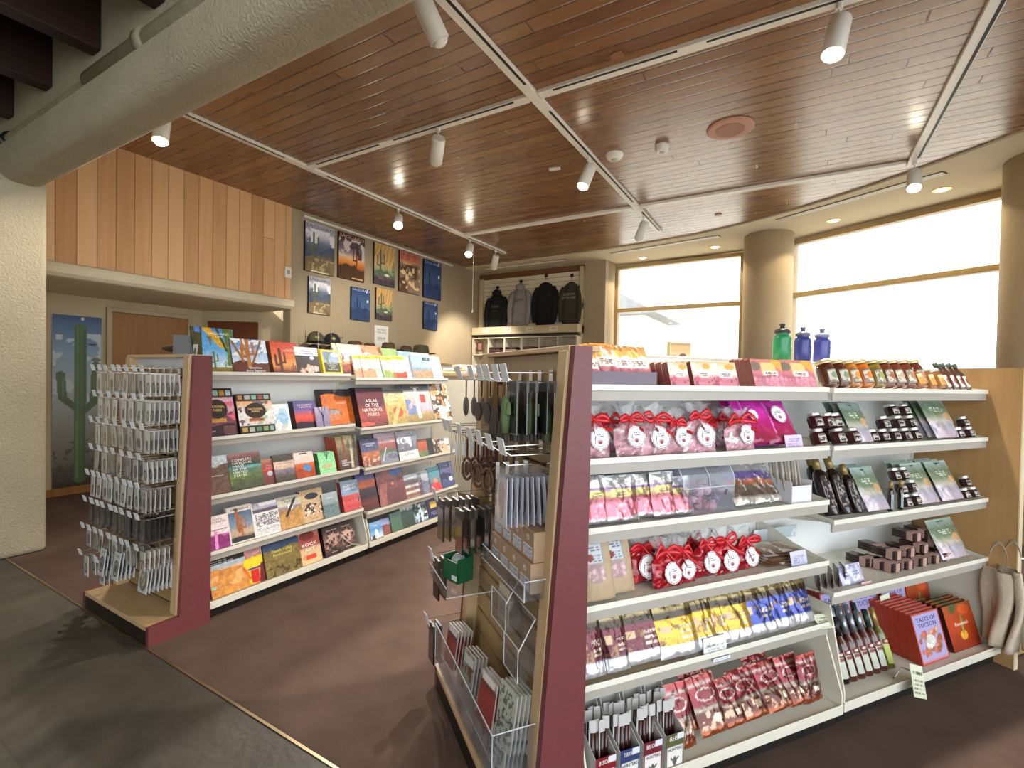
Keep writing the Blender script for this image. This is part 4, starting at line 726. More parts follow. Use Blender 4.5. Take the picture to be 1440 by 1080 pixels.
# bottom white cards with emblems
for i, (px, py, w) in enumerate(((146, 778, .075), (166, 784, .08), (205, 798, .1))):
    p = None; y = 1.18 if i < 2 else 1.243; d = _f+_r*((px-720)/FPX)-_u*((py-540)/FPX); t_ = y/d.y; P = EYE+d*t_
    sp = 'g 0 ebebe8 1 efefec;e .5 .42 .36 .3 4a4438;e .5 .42 .26 .22 c8c4b0;e .5 .42 .2 .16 5a5848;t .2 .85 .8 .93 1 8a8a84' if i < 2 else 'g 0 ebebe8 1 efefec;e .5 .42 .4 .36 6a6248;e .5 .42 .32 .28 8f8868;e .5 .42 .2 .2 c8c0a0;a .4 .3 .6 .6 .03 3c3828'
    h0 = hook((P.x+.0, 1.385, P.z+.03), 0, .2 if i < 2 else .15, False, label='bare wire hook carrying large white emblem cards, %s from the left' % ORD[i], group='untagged hooks in the lowest row')
    c = carded((P.x, y+.0, P.z+.028), 0, w, .15 if i < 2 else .16, sp, 'large white emblem card, %s from the left near the base of the left display end' % ORD[i], None, 'e9e9ee', .12)
    for q in range(4 if i < 2 else 9): dup(c, (P.x+.002*q, y+.016*(q+1), P.z+.028), 'large white card hanging behind the %s emblem card' % ORD[i], 'large cards behind the %s emblem card' % ORD[i], rot=(-.12+.02*q, 0, .02*q))
t = emp('plush_toy', (-3.36, 1.62, 1.535), .6, 0, 'dark brown and white striped plush snake on top of the left display end', 'plush toy')
ob('body', tube([(-.16, .0, .05), (-.12, -.01, .045), (-.05, .0, .05), (.0, .02, .055), (.05, .02, .045), (.1, .0, .04)], [.012, .02, .03, .04, .04, .03], 12), mat('brown_plush', '35241c', .95, var=.3, vscale=40, bump=.6), t, True)
ob('stripe', J(*[tube([(x, .012, .052), (x+.014, .014, .052)], .0405, 12) for x in (-.02, .02, .06)]), mat('cream_plush', 'cfc3ab', .95, bump=.6), t, True)
card((Vector((-3.18, 1.56, 1.537)), 0, .1), .05, .07, .002, 'g 0 c8ccc4 1 d4d8d0;e .5 .4 .3 .3 5a705c', 'c8c8c0', 'small green and white card standing on top of the left display end', 'card', 'display_card')
# ------------------------------------------------------------------ right shelving
RS1 = [(1.415, -1.40), (1.165, -1.392), (.932, -1.385), (.672, -1.378), (.41, -1.37), (.092, -1.30)]
RS2 = [(1.412, -1.395), (1.162, -1.388), (.842, -1.378), (.53, -1.37), (.092, -1.305)]
gondola(FR, .83, 2.072, -1.75, 1.545, RS1, 'cream shelving unit of candy and snack bags beside the maroon panel')
gondola(FR, 2.086, 3.32, -1.75, 1.545, RS2, 'cream shelving unit of jars, bottles and cookbooks before the wood panel')
endcap('display_end', FER, -2.19, -1.31, [(-.82, 0), (-.82, 1.548), (-.757, 1.548), (-.655, .1), (-.552, .1), (-.552, 0)], -.705, -.79, 1.535, 'maroon and wood display end hung with souvenirs in the middle of the picture', mat('header_tan', 'a08a68', .5, var=.05))
o = emp('end_panel', FR.P(3.325, -1.26), FR.rz, 0, 'wide maple end panel closing the jar shelves at right', 'end panel')
ob('panel', prism([(0, 0), (0, 1.54), (.95, 1.54), (.95, 0)], 0, .028, 'x'), MPL, o); ob('edge_trim', box(-.002, .030, -.006, 0, 0, 1.54), mat('pale_edge', 'dccaa6', .5, var=.05), o)
def RP(s, n, z): return FR.P(s, n, z)
# top shelf of section 1
COOK = 'g 0 a87080 .3 a86470 .42 c89494 .5 dcc8bc .7 dccdb8 .72 cf9a5c 1 bf7c44;e .5 .93 .38 .1 c4824a;e .3 .75 .3 .12 e8b468;r .15 .38 .85 .64 efe6dc;t .2 .44 .8 .6 3 7a5a4c;b c85c6c 6 .6 3 0 .05 1 .36'
for i, (a, b, tp) in enumerate(((830, 851, 497), (843, 880, 489), (868, 899, 492), (890, 922, 493))):
    c, w, h, n, z = put(FR, a, b, tp, RS1[0], .09, .5)
    p = pouch(bk(FR, c, n, z, .5, .03), w, h, .03, COOK, 'orange and pink mix packet in the display tray, %s from the maroon panel' % ORD[i], 'mix packet', 'mix_packet', seed=i, seal='d88c40', title=[('DESSERT\nMIX', 0, .5, .07, '5a3c3c', .5)])
    behind(p, FR, 2, .03, .5, 'mix packet stacked behind the %s one in the tray' % ORD[i], 'mix packets behind the %s one' % ORD[i])
c, w, h, n, z = put(FR, 829, 924, 523, RS1[0], .02, 0)
t = emp('display_tray', RP(c, n, z+.001), FR.rz, 0, 'low purple cardboard tray holding the orange mix packets', 'tray'); ob('tray', J(box(-w/2, w/2, 0, .003, 0, h*1.0), box(-w/2, w/2, 0, .16, 0, .003), box(-w/2, -w/2+.003, 0, .16, 0, h), box(w/2-.003, w/2, 0, .16, 0, h)), mat('purple_tray', '5d4b5c', .4, var=.1, coat=.4), t)
BX = 'g 0 c47a88 .25 b86a7c .4 d8a0a4 .5 e8dccc .75 ecdcc0 1 e0b078;e .25 .3 .12 .1 c05a68;r .3 .36 .8 .6 f0e8e0;t .35 .4 .75 .56 2 8a5048;b 8c4858 7 .62 3 0 0 1 .35;r .05 .75 .25 .95 e8e8e8;e .75 .8 .2 .12 e0a050'
CB = 'g 0 b06878 .3 c88490 .35 a85868 .5 c87880 1 c87868;w d88a9c 26 3 0 .02 1 .34;r .3 .42 .75 .9 d8c080;r .34 .4 .8 .6 ece4dc;t .38 .43 .76 .57 2 6a4a44;a .75 .95 1 .7 .1 e0a048;e .12 .75 .16 .16 7a6a5c'
for i, (a, b, tp, sp, dp, nb) in enumerate(((944, 971, 513, BX, .055, 3), (977, 1005, 512, BX, .055, 2), (1004, 1040, 513, BX, .055, 0), (1063, 1108, 508, CB, .04, 3), (1106, 1150, 509, CB, .04, 1))):
    c, w, h, n, z = put(FR, a, b, tp, RS1[0], .02, .3)
    lb = ['small pink and cream candy box, first after the tray', 'small pink and cream candy box, second after the tray', 'small pink and cream candy box, third after the tray', 'large candy box with printed red berries, left one', 'large candy box with printed red berries, right one'][i]
    bx = card(bk(FR, c, n, z, .3, dp*.6), w, h, dp*.6, sp, '7c4438', lb, 'candy box', 'candy_box', [('CANDY', .05, .5, .09, '6a3c34', .4)])
    if nb: behind(bx, FR, nb, dp*.6, .3, 'candy box stacked behind the '+lb, 'boxes behind the '+lb)
# row 2: ribboned pink candy bags and magenta pouches
PK = 'g 0 c898a0 1 d4a8ae;w d8a0ac 60 %d 0 0 1 1;n .25 9 %d;b f4eef0 7 .68 %d'
for i, (cx, wpx, tp, dd) in enumerate(((836, 44, 571, .03), (857, 34, 577, .12), (886, 40, 571, .03), (921, 42, 573, .03), (951, 36, 580, .035), (985, 44, 568, .03), (1006, 34, 580, .14), (1041, 40, 577, .03), (1023, 30, 575, .12))):
    c, w, h, n, z = put(FR, cx-wpx/2, cx+wpx/2, tp, RS1[1], dd, .2)
    ribbon_bag(bk(FR, c, n, z, .2, .03), w, h*1.0, .055, PK % (i+2, i, i+5), 'clear bag of pink candies with red ribbon, %s from the maroon panel, second shelf' % ORD[[0, 1, 2, 3, 4, 5, 6, 8, 7][i]], i+3)
MG = 'g 0 8c2444 .25 b02c58 .5 c02c7c .8 d43cb4 1 c830a8;n .2 3 2;a .25 .2 .45 1.5 .02 e888d8'
for i, (a, b, tp, nb) in enumerate(((1052, 1084, 571, 1), (1080, 1127, 571, 2))):
    c, w, h, n, z = put(FR, a, b, tp, RS1[1], .045, .55)
    p = pouch(bk(FR, c, n, z, .55, .04), w, h, .05, MG, 'shiny magenta pouch with white oval label, %s one on the second shelf' % ['left', 'right'][i], title=[], seed=i, seal='c438a0')
    sticker(p, .0, -.034, h*.6, w*.2)
    behind(p, FR, nb, .045, .55, 'magenta pouch stacked behind the %s magenta pouch' % ['left', 'right'][i], 'magenta pouches behind')
c, w, h, n, z = put(FR, 1106, 1130, 612, RS1[1], .015, .2); card(bk(FR, c, n, z, .2, .002), w, h, .002, 'g 0 c8b0d8 1 d8ccdc;t .15 .2 .85 .8 4 8a7a98', 'd0c8d8', 'small white price card in front of the right magenta pouch', 'price card', 'price_card')
# row 3: silver pouches, domed bin, pouches, straw box
SV = 'g 0 8a8488 .1 d8d8d8 .14 c86878 .38 d87c8c .42 a8586c .5 8c4848 .62 b0a060 .74 6c4890 .76 c0bcb8 1 d0d0cc;e .5 .28 .38 .17 d06c7c;w e08c98 14 3 .15 .1 .85 .42;r .2 .55 .8 .7 c8b468;n .15 6 1'
for i, (a, b, tp, s2) in enumerate(((818, 832, 674, 0), (826, 856, 672, 0), (851, 899, 671, 0), (894, 928, 669, 0), (919, 953, 666, 0), (946, 975, 672, 0))):
    c, w, h, n, z = put(FR, a, b, tp, RS1[2], .04 if i != 3 else .06, .22)
    pouch(bk(FR, c, n, z, .22, .03), w, h, .04, SV, 'silver pouch of pink gumdrops with purple print, %s from the maroon panel, third shelf' % ORD[i], seed=i*2, seal='b8b8b4', m=PRS, title=[('GUM\nDROPS', 0, .6, .06, '5a3c80', .5)])
c, w, h, n, z = put(FR, 960, 1032, 651, RS1[2], .03, 0); ACR = clear('acrylic', 'f6f8fb', .012, .03)
t = emp('candy_bin', RP(c, n, z+.001), FR.rz, 0, 'clear domed acrylic bin on the third shelf holding wrapped candies', 'bin')
d0 = .17; pr = []
for k in range(13): a = PI*k/12; pr.append((d0/2-math.cos(a)*d0/2, h*.55+math.sin(a)*h*.45))
pl = [(0, 0)]+pr+[(d0, 0)]; V = [(x, y, zz) for x in (-w/2, w/2) for y, zz in pl]; m_ = len(pl)
ob('bin_shell', (V, [(i, i+1, m_+i+1, m_+i) for i in range(m_-1)]+[tuple(range(m_)), tuple(range(m_, 2*m_))]), clear('bin_plastic', 'e6e8f2', .14, .04), t); ob('bin_rim', J(tube([(-w/2, y, zz) for y, zz in pr], .0025, 5), tube([(w/2, y, zz) for y, zz in pr], .0025, 5), tube([(-w/2, 0, h*.52), (w/2, 0, h*.52)], .0025, 5), tube([(0, y-.002, zz) for y, zz in pr[:9]], .002, 5)), clear('bin_rim', 'f4f6fa', .6, .05), t, True)
ct = [mat('candy_red', 'b86068', .3, coat=.5, var=.1), mat('candy_plum', '7c5878', .3, coat=.5, var=.1), mat('candy_pink', 'd8a0b0', .3, coat=.5, var=.1)]
RR = random.Random(5); first = None
for k in range(66):
    x, y = RR.uniform(-w/2+.024, w/2-.024), RR.uniform(.022, d0-.022); zz = .016+(k//22)*.03
    lb = 'round wrapped candy inside the clear domed bin'
    if k < 3: cc = tag(ob('wrapped_candy', J(ell((0, 0, 0), (.019, .019, .016), 10, 6), lathe([(.003, .014), (.012, .024)], 8), lathe([(.012, -.024), (.003, -.014)], 8)), ct[k], None, True), lb, 'candy', 'candies in the domed bin'); first = (first or [])+[cc]
    else: cc = dup(first[k % 3], (0, 0, 0), lb)
    cc.location = RP(c+x, n-y, z+zz+.006); cc.rotation_euler = (RR.uniform(0, 3), RR.uniform(0, 3), 0)
PP = 'g 0 c8c4bc .12 d8d4cc .2 6c5c54 .45 8a7868 .5 c87858 .58 d89070 .62 7c6ca8 .78 8878b8 .82 c8c8c4 1 dcdcd8;b f4f4f4 6 .74 3;n .2 8 2'  # white blobs are foil highlights painted into the colour
for i, (a, b, tp) in enumerate(((1034, 1066, 658), (1060, 1093, 657), (1082, 1100, 660))):
    c, w, h, n, z = put(FR, a, b, tp, RS1[2], .035, .58)
    pouch(bk(FR, c, n, z, .58, .03), w, h, .03, PP, 'silver pouch with purple band right of the domed bin, %s of three' % ORD[i], seed=i*4, seal='c8c8c4', m=PRS)
c, w, h, n, z = put(FR, 1113, 1141, 677, RS1[2], .02, 0)
t = emp('straw_box', RP(c-.0, n-.0, z+.001), FR.rz, 0, 'white open cardboard box of honey straws at the end of the third shelf', 'box'); hh = h; L = .13
ob('carton', J(box(-w/2, w/2, 0, .002, 0, hh*.8), box(-w/2, -w/2+.002, 0, L, 0, hh), box(w/2-.002, w/2, 0, L, 0, hh), box(-w/2, w/2, L-.002, L, 0, hh), box(-w/2, w/2, 0, L, 0, .002)), mat('white_card', 'dddbe2', .6, var=.03), t)
STW = mat('honey_straw', 'a89c8c', .25, coat=.5, var=.3, vscale=30); f0 = None
for k in range(12):
    x, y = -w/2+.012+(k % 4)*(w-.024)/3, .03+(k//4)*.035
    lb = 'thin honey straw standing in the white box'
    if f0 is None: f0 = tag(ob('honey_straw', tube([(0, 0, 0), (0, 0, .2)], .0048, 7), STW), lb, 'straw', 'honey straws in the white box'); s_ = f0
    else: s_ = dup(f0, (0, 0, 0), lb)
    s_.location = RP(c+x, n-y, z+.004); s_.rotation_euler = (-.08, -.16+.05*(k % 3), FR.rz)
# row 4: kraft pouches, red bags, flat packs
KF = 'g 0 b09878 .3 b8a284 1 b49c7c;e .45 .4 .3 .15 a88c90;w d8b4b8 16 4 .22 .3 .68 .5;n .08 3 2;r .12 .55 .72 .92 8898a8;r .14 .56 .7 .91 c8ccd0;t .18 .74 .66 .88 3 5a5a64;e .3 .64 .12 .06 8c3c38;t .42 .58 .66 .7 3 7a7a80'
for i, (a, b, tp) in enumerate(((821, 866, 755), (851, 893, 752))):
    c, w, h, n, z = put(FR, a, b, tp, RS1[3], .03 if i == 0 else .055, .3)
    pouch(bk(FR, c, n, z, .3, .03), w, h, .045, KF, 'brown kraft paper pouch with printed label and candy window, %s one' % ['left', 'right'][i], seed=i, seal='b49c7c', m=PRM)
RC = 'g 0 7c0c18 .5 a81420 1 b41c28;n .35 9 %d;b e04450 7 .64 %d;b f8d4d4 9 .8 %d'  # palest blobs are sparkle painted onto the bags
for i, (cx, wpx, tp, dd) in enumerate(((905, 42, 750, .10), (938, 38, 757, .035), (962, 32, 757, .04), (994, 36, 748, .06), (1022, 34, 742, .05), (1050, 34, 745, .06), (920, 36, 752, .18), (975, 32, 748, .17))):
    c, w, h, n, z = put(FR, cx-wpx/2, cx+wpx/2, tp, RS1[3], dd, .22)
    ribbon_bag(bk(FR, c, n, z, .22, .03), w, h, .05, RC % (i, i+3, i+9), 'bag of red candies with red ribbon, %s' % (['first red bag from the kraft pouches', 'second red bag from the kraft pouches', 'third red bag from the kraft pouches', 'fourth red bag from the kraft pouches', 'fifth red bag from the kraft pouches', 'last red bag beside the flat packets', 'behind the first two red bags', 'behind the third and fourth red bags'][i]), i+20)
for k in range(5):
    a = FR.s_at(1095, -1.46, .68); p = emp('flat_packet', RP(a-.02+.01*k, -1.46-.012*k, .680+.0075*k+.003), FR.rz+.1*(k % 3)-.1, 0, 'flat clear packet of brown jerky in the fourth shelf pile, %s from bottom' % ORD[k], 'snack packet', 'flat packets beside the red bags')
    gob('packet_body', [(lambda g: (np.stack([g[0][:, 0], g[0][:, 2]*1-.06, g[0][:, 1]*-1+.002], 1), g[1], g[2]))(grid(.2, .12, 'g 0 7c5440 .5 a88868 1 c8b8a8;b e8e4e0 5 .6 %d;r .6 .2 .95 .8 9c7c4c' % k, .006, lambda u, v: -.004*(1-(2*u-1)**4)*(1-(2*v-1)**4)-.002*fb(u*6, v*4, k)))], PRF, p, True)
c, w, h, n, z = put(FR, 1114, 1136, 775, RS1[3], .012, .2); card(bk(FR, c, n, z, .2, .002), w, h, .002, 'g 0 b8b8d8 1 d0d0e0;t .15 .2 .85 .8 4 7c7c98', 'd0d0e0', 'small lilac price card by the flat packets on the fourth shelf', 'price card', 'price_card')
c, w, h, n, z = put(FR, 1060, 1120, 742, RS1[3], .30, 0); card(bk(FR, c, n, z, .0, .003), w, h, .003, 'g 0 b8c8cc 1 c8d4d8;b e8ecec 4 .55 2', 'c8c8cc', 'pale sheet standing at the back of the fourth shelf', 'sign', 'shelf_sign')
# row 5: granola pouches
def GR(c1, c2): return 'g 0 d0d0d0 .18 c8ccd4 .2 %s .58 %s .6 3c2c20 .7 3c3020 .72 8a7848 .85 9c8c60 .87 b8b4a8 1 c8ccd0;b 7c5c3c 7 .6 3 0 .2 .5 .5;t .5 .26 .9 .48 8 b8a894;r .08 .38 .3 .5 a88c6c;m .16 .04 d8d8dc 2;n .1 5 2' % (c1, c2)
for i, (a, b, tp, k, dd) in enumerate(((818, 853, 852, 0, .025), (854, 888, 849, 0, .025), (880, 937, 844, 0, .035), (930, 988, 838, 1, .02), (977, 1012, 829, 1, .025), (1000, 1034, 826, 1, .03), (1021, 1064, 822, 1, .02), (1046, 1098, 817, 2, .022), (1076, 1124, 811, 2, .025), (1107, 1146, 806, 2, .025), (905, 928, 846, 0, .15))):
    c, w, h, n, z = put(FR, a, b, tp, RS1[4], dd, .38)
    cc = [('54202c', '642834'), ('b8902c', 'c8a030'), ('34408c', '44509c')][k]
    pouch(bk(FR, c, n, z, .38, .04), w, h, .05, GR(*cc), 'snack mix pouch with %s label, %s from the maroon panel on the fifth shelf' % (['dark red', 'yellow', 'blue'][k], (ORD+['back-row'])[i] if i < 10 else 'back-row'), seed=i, seal='c4c6c8', m=PRS, title=[('NATURE', -.05, .77, .055, '5c4828', .7), ('MIX', .1, .44, .05, 'f0e8e0', .3)])
c, w, h, n, z = put(FR, 990, 1022, 885, RS1[4], .004, .1); t = card(bk(FR, c, n, z, .1, .002), w, h*.7, .002, 'g 0 d8d8dc 1 e8e4d8;t .1 .2 .9 .6 3 9c9ca8', 'e0e0e4', 'clear price card holder before the yellow pouches', 'price card', 'price_card')
c, w, h, n, z = put(FR, 1003, 1027, 905, (.384, -1.3655), 0, 0); card(bk(FR, c, n, z, 0, .001), w, .012, .001, 'g 0 e4e8f4 1 e4e8f4;t .05 .2 .95 .8 2 3c50a0', 'e0e4f0', 'little shelf edge label strip under the yellow pouches', 'shelf label', 'shelf_label')
p = emp('paper_liner', RP(.86, -1.39, .4125), FR.rz, 0, 'sheet of brown paper lying under the dark red snack pouches', 'paper'); ob('sheet', (lambda V: (V, [(j*12+i, j*12+i+1, j*12+i+13, j*12+i+12) for j in range(5) for i in range(11)]))([(i*.04, j*.05-.005, .0025*abs(math.sin(i*1.3+j))) for j in range(6) for i in range(12)]), mat('brown_paper', 'b09c80', .8, var=.06, bump=.2, bscale=30), p, True)
# row 6: jerky stick boxes and bags
for i, (cx, bc, txt, ttop) in enumerate(((838, '7c1f26', 'BISON', 'a4303c'), (889, '34406c', 'TERIYAKI', '3c4c94'), (922, '6c2430', 'BISON', '5c4c3c'), (949, '5a5c38', 'BEEF', '4c5c3c'))):
    z, n = RS1[5]; n -= .01; s0 = [.905, 1.0, 1.095, 1.19][i]; w = .082; hh = .15
    t = emp('stick_box', RP(s0, n, z+.001), FR.rz, 0, 'open box of meat sticks marked %s, %s from the maroon panel' % (txt.lower(), ORD[i]), 'box'); m = mat('box_'+bc, bc, .45, var=.06)
    P_ = prism([(0, 0), (0, hh*.8), (.1, hh*1.15), (.15, hh*1.9), (.15, 0)], -w/2, -w/2+.002, 'x'); Q_ = prism([(0, 0), (0, hh*.8), (.1, hh*1.15), (.15, hh*1.9), (.15, 0)], w/2-.002, w/2, 'x')
    ob('carton', J(P_, Q_, box(-w/2, w/2, .148, .15, 0, hh*2.15), box(-w/2, w/2, 0, .15, 0, .002)), mat('carton_grey', 'b4b2ae', .6, var=.04), t)
    gob('front_flap', [grid(w, hh*.8, 'g 0 e4e0dc .62 e4e0dc .64 %s 1 %s;r 0 0 .08 .64 %s;r .92 0 1 .64 %s;a .3 .3 .42 .22 .03 5a5a50;a .7 .3 .58 .22 .03 5a5a50;e .5 .2 .1 .14 5a5a50;r .62 .82 .97 .98 d8dce4' % (bc, bc, bc, bc), .003, lambda u, v: u*0), solid(box(-w/2, w/2, .0003, .002, 0, hh*.8), bc)], PRN, t)
    text(txt, t, -w*.05, -.001, hh*.69, hh*.13, 'f0ece8', w*.62); text('HUNTERS', t, 0, -.001, hh*.44, hh*.1, '2c2c2c', w*.72)
    gob('back_sign', [(lambda g: (g[0]+np.array([0, .1465, hh*1.75]), g[1], g[2]))(grid(w, hh*.5, 'g 0 e8e6e2 1 e8e6e2;r .1 .5 .9 1 %s;e .5 .4 .25 .3 %s' % (ttop, ttop), .003, lambda u, v: u*0))], PRN, t); text(txt, t, 0, .1455, hh*2.1, hh*.13, 'f0ece8', w*.7)
    for q in range(8):
        x, y = -w/2+.014+(q % 4)*(w-.028)/3, .035+(q//4)*.055; lab = 'dark red meat stick in a clear wrapper, in the %s box' % (txt.lower()+(' box nearest the panel' if i == 0 else ''))
        k_ = emp('meat_stick', RP(s0+x, n-y, z+.004), FR.rz+rnd.uniform(-.3, .3), rnd.uniform(.0, .1), lab, 'meat stick', 'meat sticks in the %s box' % ORD[i])
        ob('stick', tube([(0, 0, .01), (0, 0, .17)], .0065, 8), mat('jerky_red', '3c1512', .3, coat=.6, var=.2), k_, True); ob('wrapper', J(box(-.012, .012, -.001, .001, .17, .21), box(-.013, -.008, -.001, .001, 0, .18)), mat('wrapper_white', 'c4c2c0', .25, coat=.5, var=.15), k_)
JK = 'g 0 9c5028 .1 904828 .14 5c2c20 .38 50281c .42 8c7c70 .46 7c6c60 .5 741c28 .8 80242c .84 a09088 .9 8c2c30 1 943834;b a88870 5 .62 %d .05 .1 .95 .4;b c89880 6 .66 %d .05 .1 .95 .42;e .5 .66 .34 .11 a89890;e .5 .66 .29 .085 6c1820;n .12 6 %d;r .55 .2 .8 .32 c8b8a0;t .15 .46 .85 .5 1 5c2424'
for i, (a, b, tp, ln, rt, nb) in enumerate(((946, 980, 966, .35, -.02, 0), (988, 1026, 955, .5, .06, 1), (1022, 1052, 960, .55, .06, 0), (1046, 1083, 948, .62, .06, 0), (1084, 1118, 936, .62, .08, 1), (1112, 1142, 927, .5, .06, 0), (1130, 1157, 923, .25, .02, 0))):
    c, w, h, n, z = put(FR, a, b, tp, RS1[5], .06 if i else .05, ln)
    r_ = pouch(bk(FR, c, n, z+.004, ln, .035), w, h, .035, JK % (i, i+4, i), 'red and silver jerky pouch leaning on the bottom shelf, %s from the stick boxes' % ORD[i], seed=i*3, seal='b4503c', m=PRS)
    r_.rotation_euler.y = -rt*.8
    for q in range(nb):
        p_ = Vector(r_.location)-FR.N*(.045*(q+1)); dup(r_, p_, 'jerky pouch standing behind the %s jerky pouch' % ORD[i], 'jerky pouches behind the %s' % ORD[i])
# ---------------- section 2
LBW = 'g 0 3c2820 .2 c8c4b4 .8 d8d4c4 1 4c3828;b 8c7c6c 6 .55 %d;e .5 .55 .3 .25 %s'
for i, (cx, col, lab) in enumerate(((1158, '4a2416', 'brown'), (1176, '4a2416', 'brown'), (1192, 'a06428', 'orange'), (1209, 'a8581c', 'orange'), (1226, '6c5a24', 'olive'), (1241, '5a2a18', 'brown'), (1255, '5c2818', 'brown'), (1270, '602c1c', 'brown'), (1285, '54281a', 'brown'))):
    z, n = RS2[0]; cx += 9 if i else 10; s = FR.s_at(cx, n-.055, z); hh = FR.h_at(511, s, n-.055, z, .34)
    lf = ['7c8c6c', '7c8c6c', 'd88c3c', 'd8782c', '8c9c4c', '9c5c3c', 'b8a484', 'a87c5c', 'b87c64'][i]
    jar(RP(s, n-.055, z+.013), .037, hh*.98, col, LBW % (i, lf), 'tall glass jar of %s preserve in the top row, %s from the candy boxes' % (lab, ORD[i]), GOLD, 'preserve_jar', rz=FR.rz, lean=.34)
HS = [(.0, 0), (.022, 0), (.026, .004), (.026, .07), (.02, .092), (.011, .108), (.011, .125)]
for i, cx in enumerate((1294, 1311, 1324)):
    z, n = RS2[0]; s = FR.s_at(cx, n-.05, z)
    jar(RP(s, n-.05, z+.012), .034 if i == 0 else .026, .11, '7a4c24', 'g 0 5c3c20 .2 d8903c .7 e0a860 1 d8d0b8;t .15 .3 .85 .7 3 6c3c18', 'squat jar of orange sauce in the top row, %s of three' % ORD[i], mat('pale_lid', 'b4bcb4', .4, var=.05), 'sauce_jar', rz=FR.rz, lf=(.1, .75), lean=.4)
BTM = mat('sauce_bottle', '4c3428', .1, coat=.7, var=.2); 
for i, (cx, dd) in enumerate(((1334, .04), (1344, .04), (1353, .04), (1361, .06), (1338, .12), (1352, .13))):
    z, n = RS2[0]; s = FR.s_at(cx, n-dd, z)
    bottle(RP(s, n-dd, z+.008), [(0, 0), (.017, 0), (.019, .004), (.019, .085), (.008, .118), (.008, .135)], BTM, [(0, .132), (.011, .132), (.011, .155), (.0, .157)], mat('dark_green_cap', '3c4c3c', .4, var=.1), 'g 0 c8ccb8 1 d8dccc;e .5 .5 .3 .3 9c4c4c', (.012, .075), 'small necked sauce bottle at the end of the top row, %s' % ['first in front', 'second in front', 'third in front', 'last by the wood panel', 'back row left', 'back row right'][i], 'sauce_bottle', rz=FR.rz, lean=.45)
JL = 'g 0 c4c0b4 1 c8c4b8;b 3c2428 6 .5 %d;r .0 .85 1 1 5c2c30;t .2 .3 .8 .6 2 5a3c40'
def jars(face, sh, lst, r, h, col, place, rz=FR.rz):
    z, n = sh
    for i, (cx, lv, dd, *w_) in enumerate(lst):
        s = face.s_at(cx+6, n-dd-lv*h*.34, z+lv*h); jar(RP(s, n-dd-lv*(h+.001)*math.sin(.34), z+.001+r*.34+lv*(h+.001)*math.cos(.34)), r, h, col, JL % (i % 4), 'small dark jam jar, %s, %s' % (place, w_[0] if w_ else ORD[i]+' one'), SILV, 'jam_jar', rz=rz, oct_=True, lidh=.012, lean=.34)
jars(FR, RS2[1], [(1175, 0, .04, 'lower front'), (1147, 0, .05, 'lower at the near end'), (1143, 1, .075, 'upper at the near end'), (1160, 1, .05, 'upper middle'), (1170.5, 1, .045, 'upper right'), (1161, 0, .1, 'lower behind'), (1196, 0, .035, 'single one before the pouch')], .031, .069, '3c1014', 'left pile on the second jar shelf')
jars(FR, RS2[1], [(1222, 0, .04, 'lower left'), (1237, 0, .035, 'lower second'), (1253, 0, .035, 'lower third'), (1268, 0, .035, 'lower fourth'), (1282, 0, .04, 'lower right'), (1238, 1, .04, 'middle left'), (1258, 1, .04, 'middle centre'), (1275, 1, .045, 'middle right'), (1250, 2, .06, 'topmost left'), (1267, 2, .055, 'topmost right')], .0285, .060, '2c1014', 'tall middle pile on the second jar shelf')
jars(FR, RS2[1], [(1343, 0, .035, 'lower left'), (1358, 0, .035, 'lower right'), (1350, 1, .04, 'upper')], .026, .055, '341014', 'pile by the wood panel, second jar shelf')
GP = 'g 0 c8b0b8 .15 b8b0c0 .3 a8a8b0 .4 c8c0b0 .55 7c8c70 .75 6c7c64 1 a0b4ac;e .8 .5 .16 .1 d8a878;e .5 .93 .1 .02 2c2c2c;t .25 .6 .75 .75 3 d0d8c4;b d8c8d0 5 .6 3 0 0 1 .4'
def gpouch(sh, lst, place):
    for i, (a, b, tp) in enumerate(lst):
        c, w, h, n, z = put(FR, a, b, tp, sh, .03, .47)
        p = pouch(bk(FR, c, n, z, .47, .03), w, h, .03, GP, 'sage green pouch with floral print %s' % (place % ORD[i]), seed=i, seal='a8bab0')
        behind(p, FR, 2, .03, .47, 'sage green pouch stacked behind the one %s' % (place % ORD[i]), 'green pouches behind')
gpouch(RS2[1], [(1203, 1232, 571), (1318, 1352, 562)], 'on the second jar shelf, %s one')
gpouch(RS2[2], [(1221, 1252, 661), (1292, 1322, 655), (1326, 1356, 652)], 'on the third shelf among small jars, %s one')
jars(FR, RS2[2], [(1270, 0, .035, 'lower left'), (1284, 0, .035, 'lower right'), (1263, 1, .045, 'middle left'), (1278, 1, .045, 'middle right'), (1254, 2, .06, 'top left'), (1266, 2, .06, 'top right')], .025, .060, '2c1418', 'pile between pouches on the third shelf')
jars(FR, RS2[2], [(1352, 0, .035, 'lower left'), (1364, 0, .035, 'lower right'), (1353, 1, .05, 'upper')], .025, .055, '2c1418', 'pile by the wood panel on the third shelf')
SYR = mat('syrup_bottle', '1c0c0c', .07, coat=.9, var=.15); GCP = mat('gold_capsule', '9c8450', .4, .4, var=.08)
sp = [(0, 0), (.027, 0), (.031, .006), (.031, .17), (.026, .19), (.014, .205), (.0135, .22)]
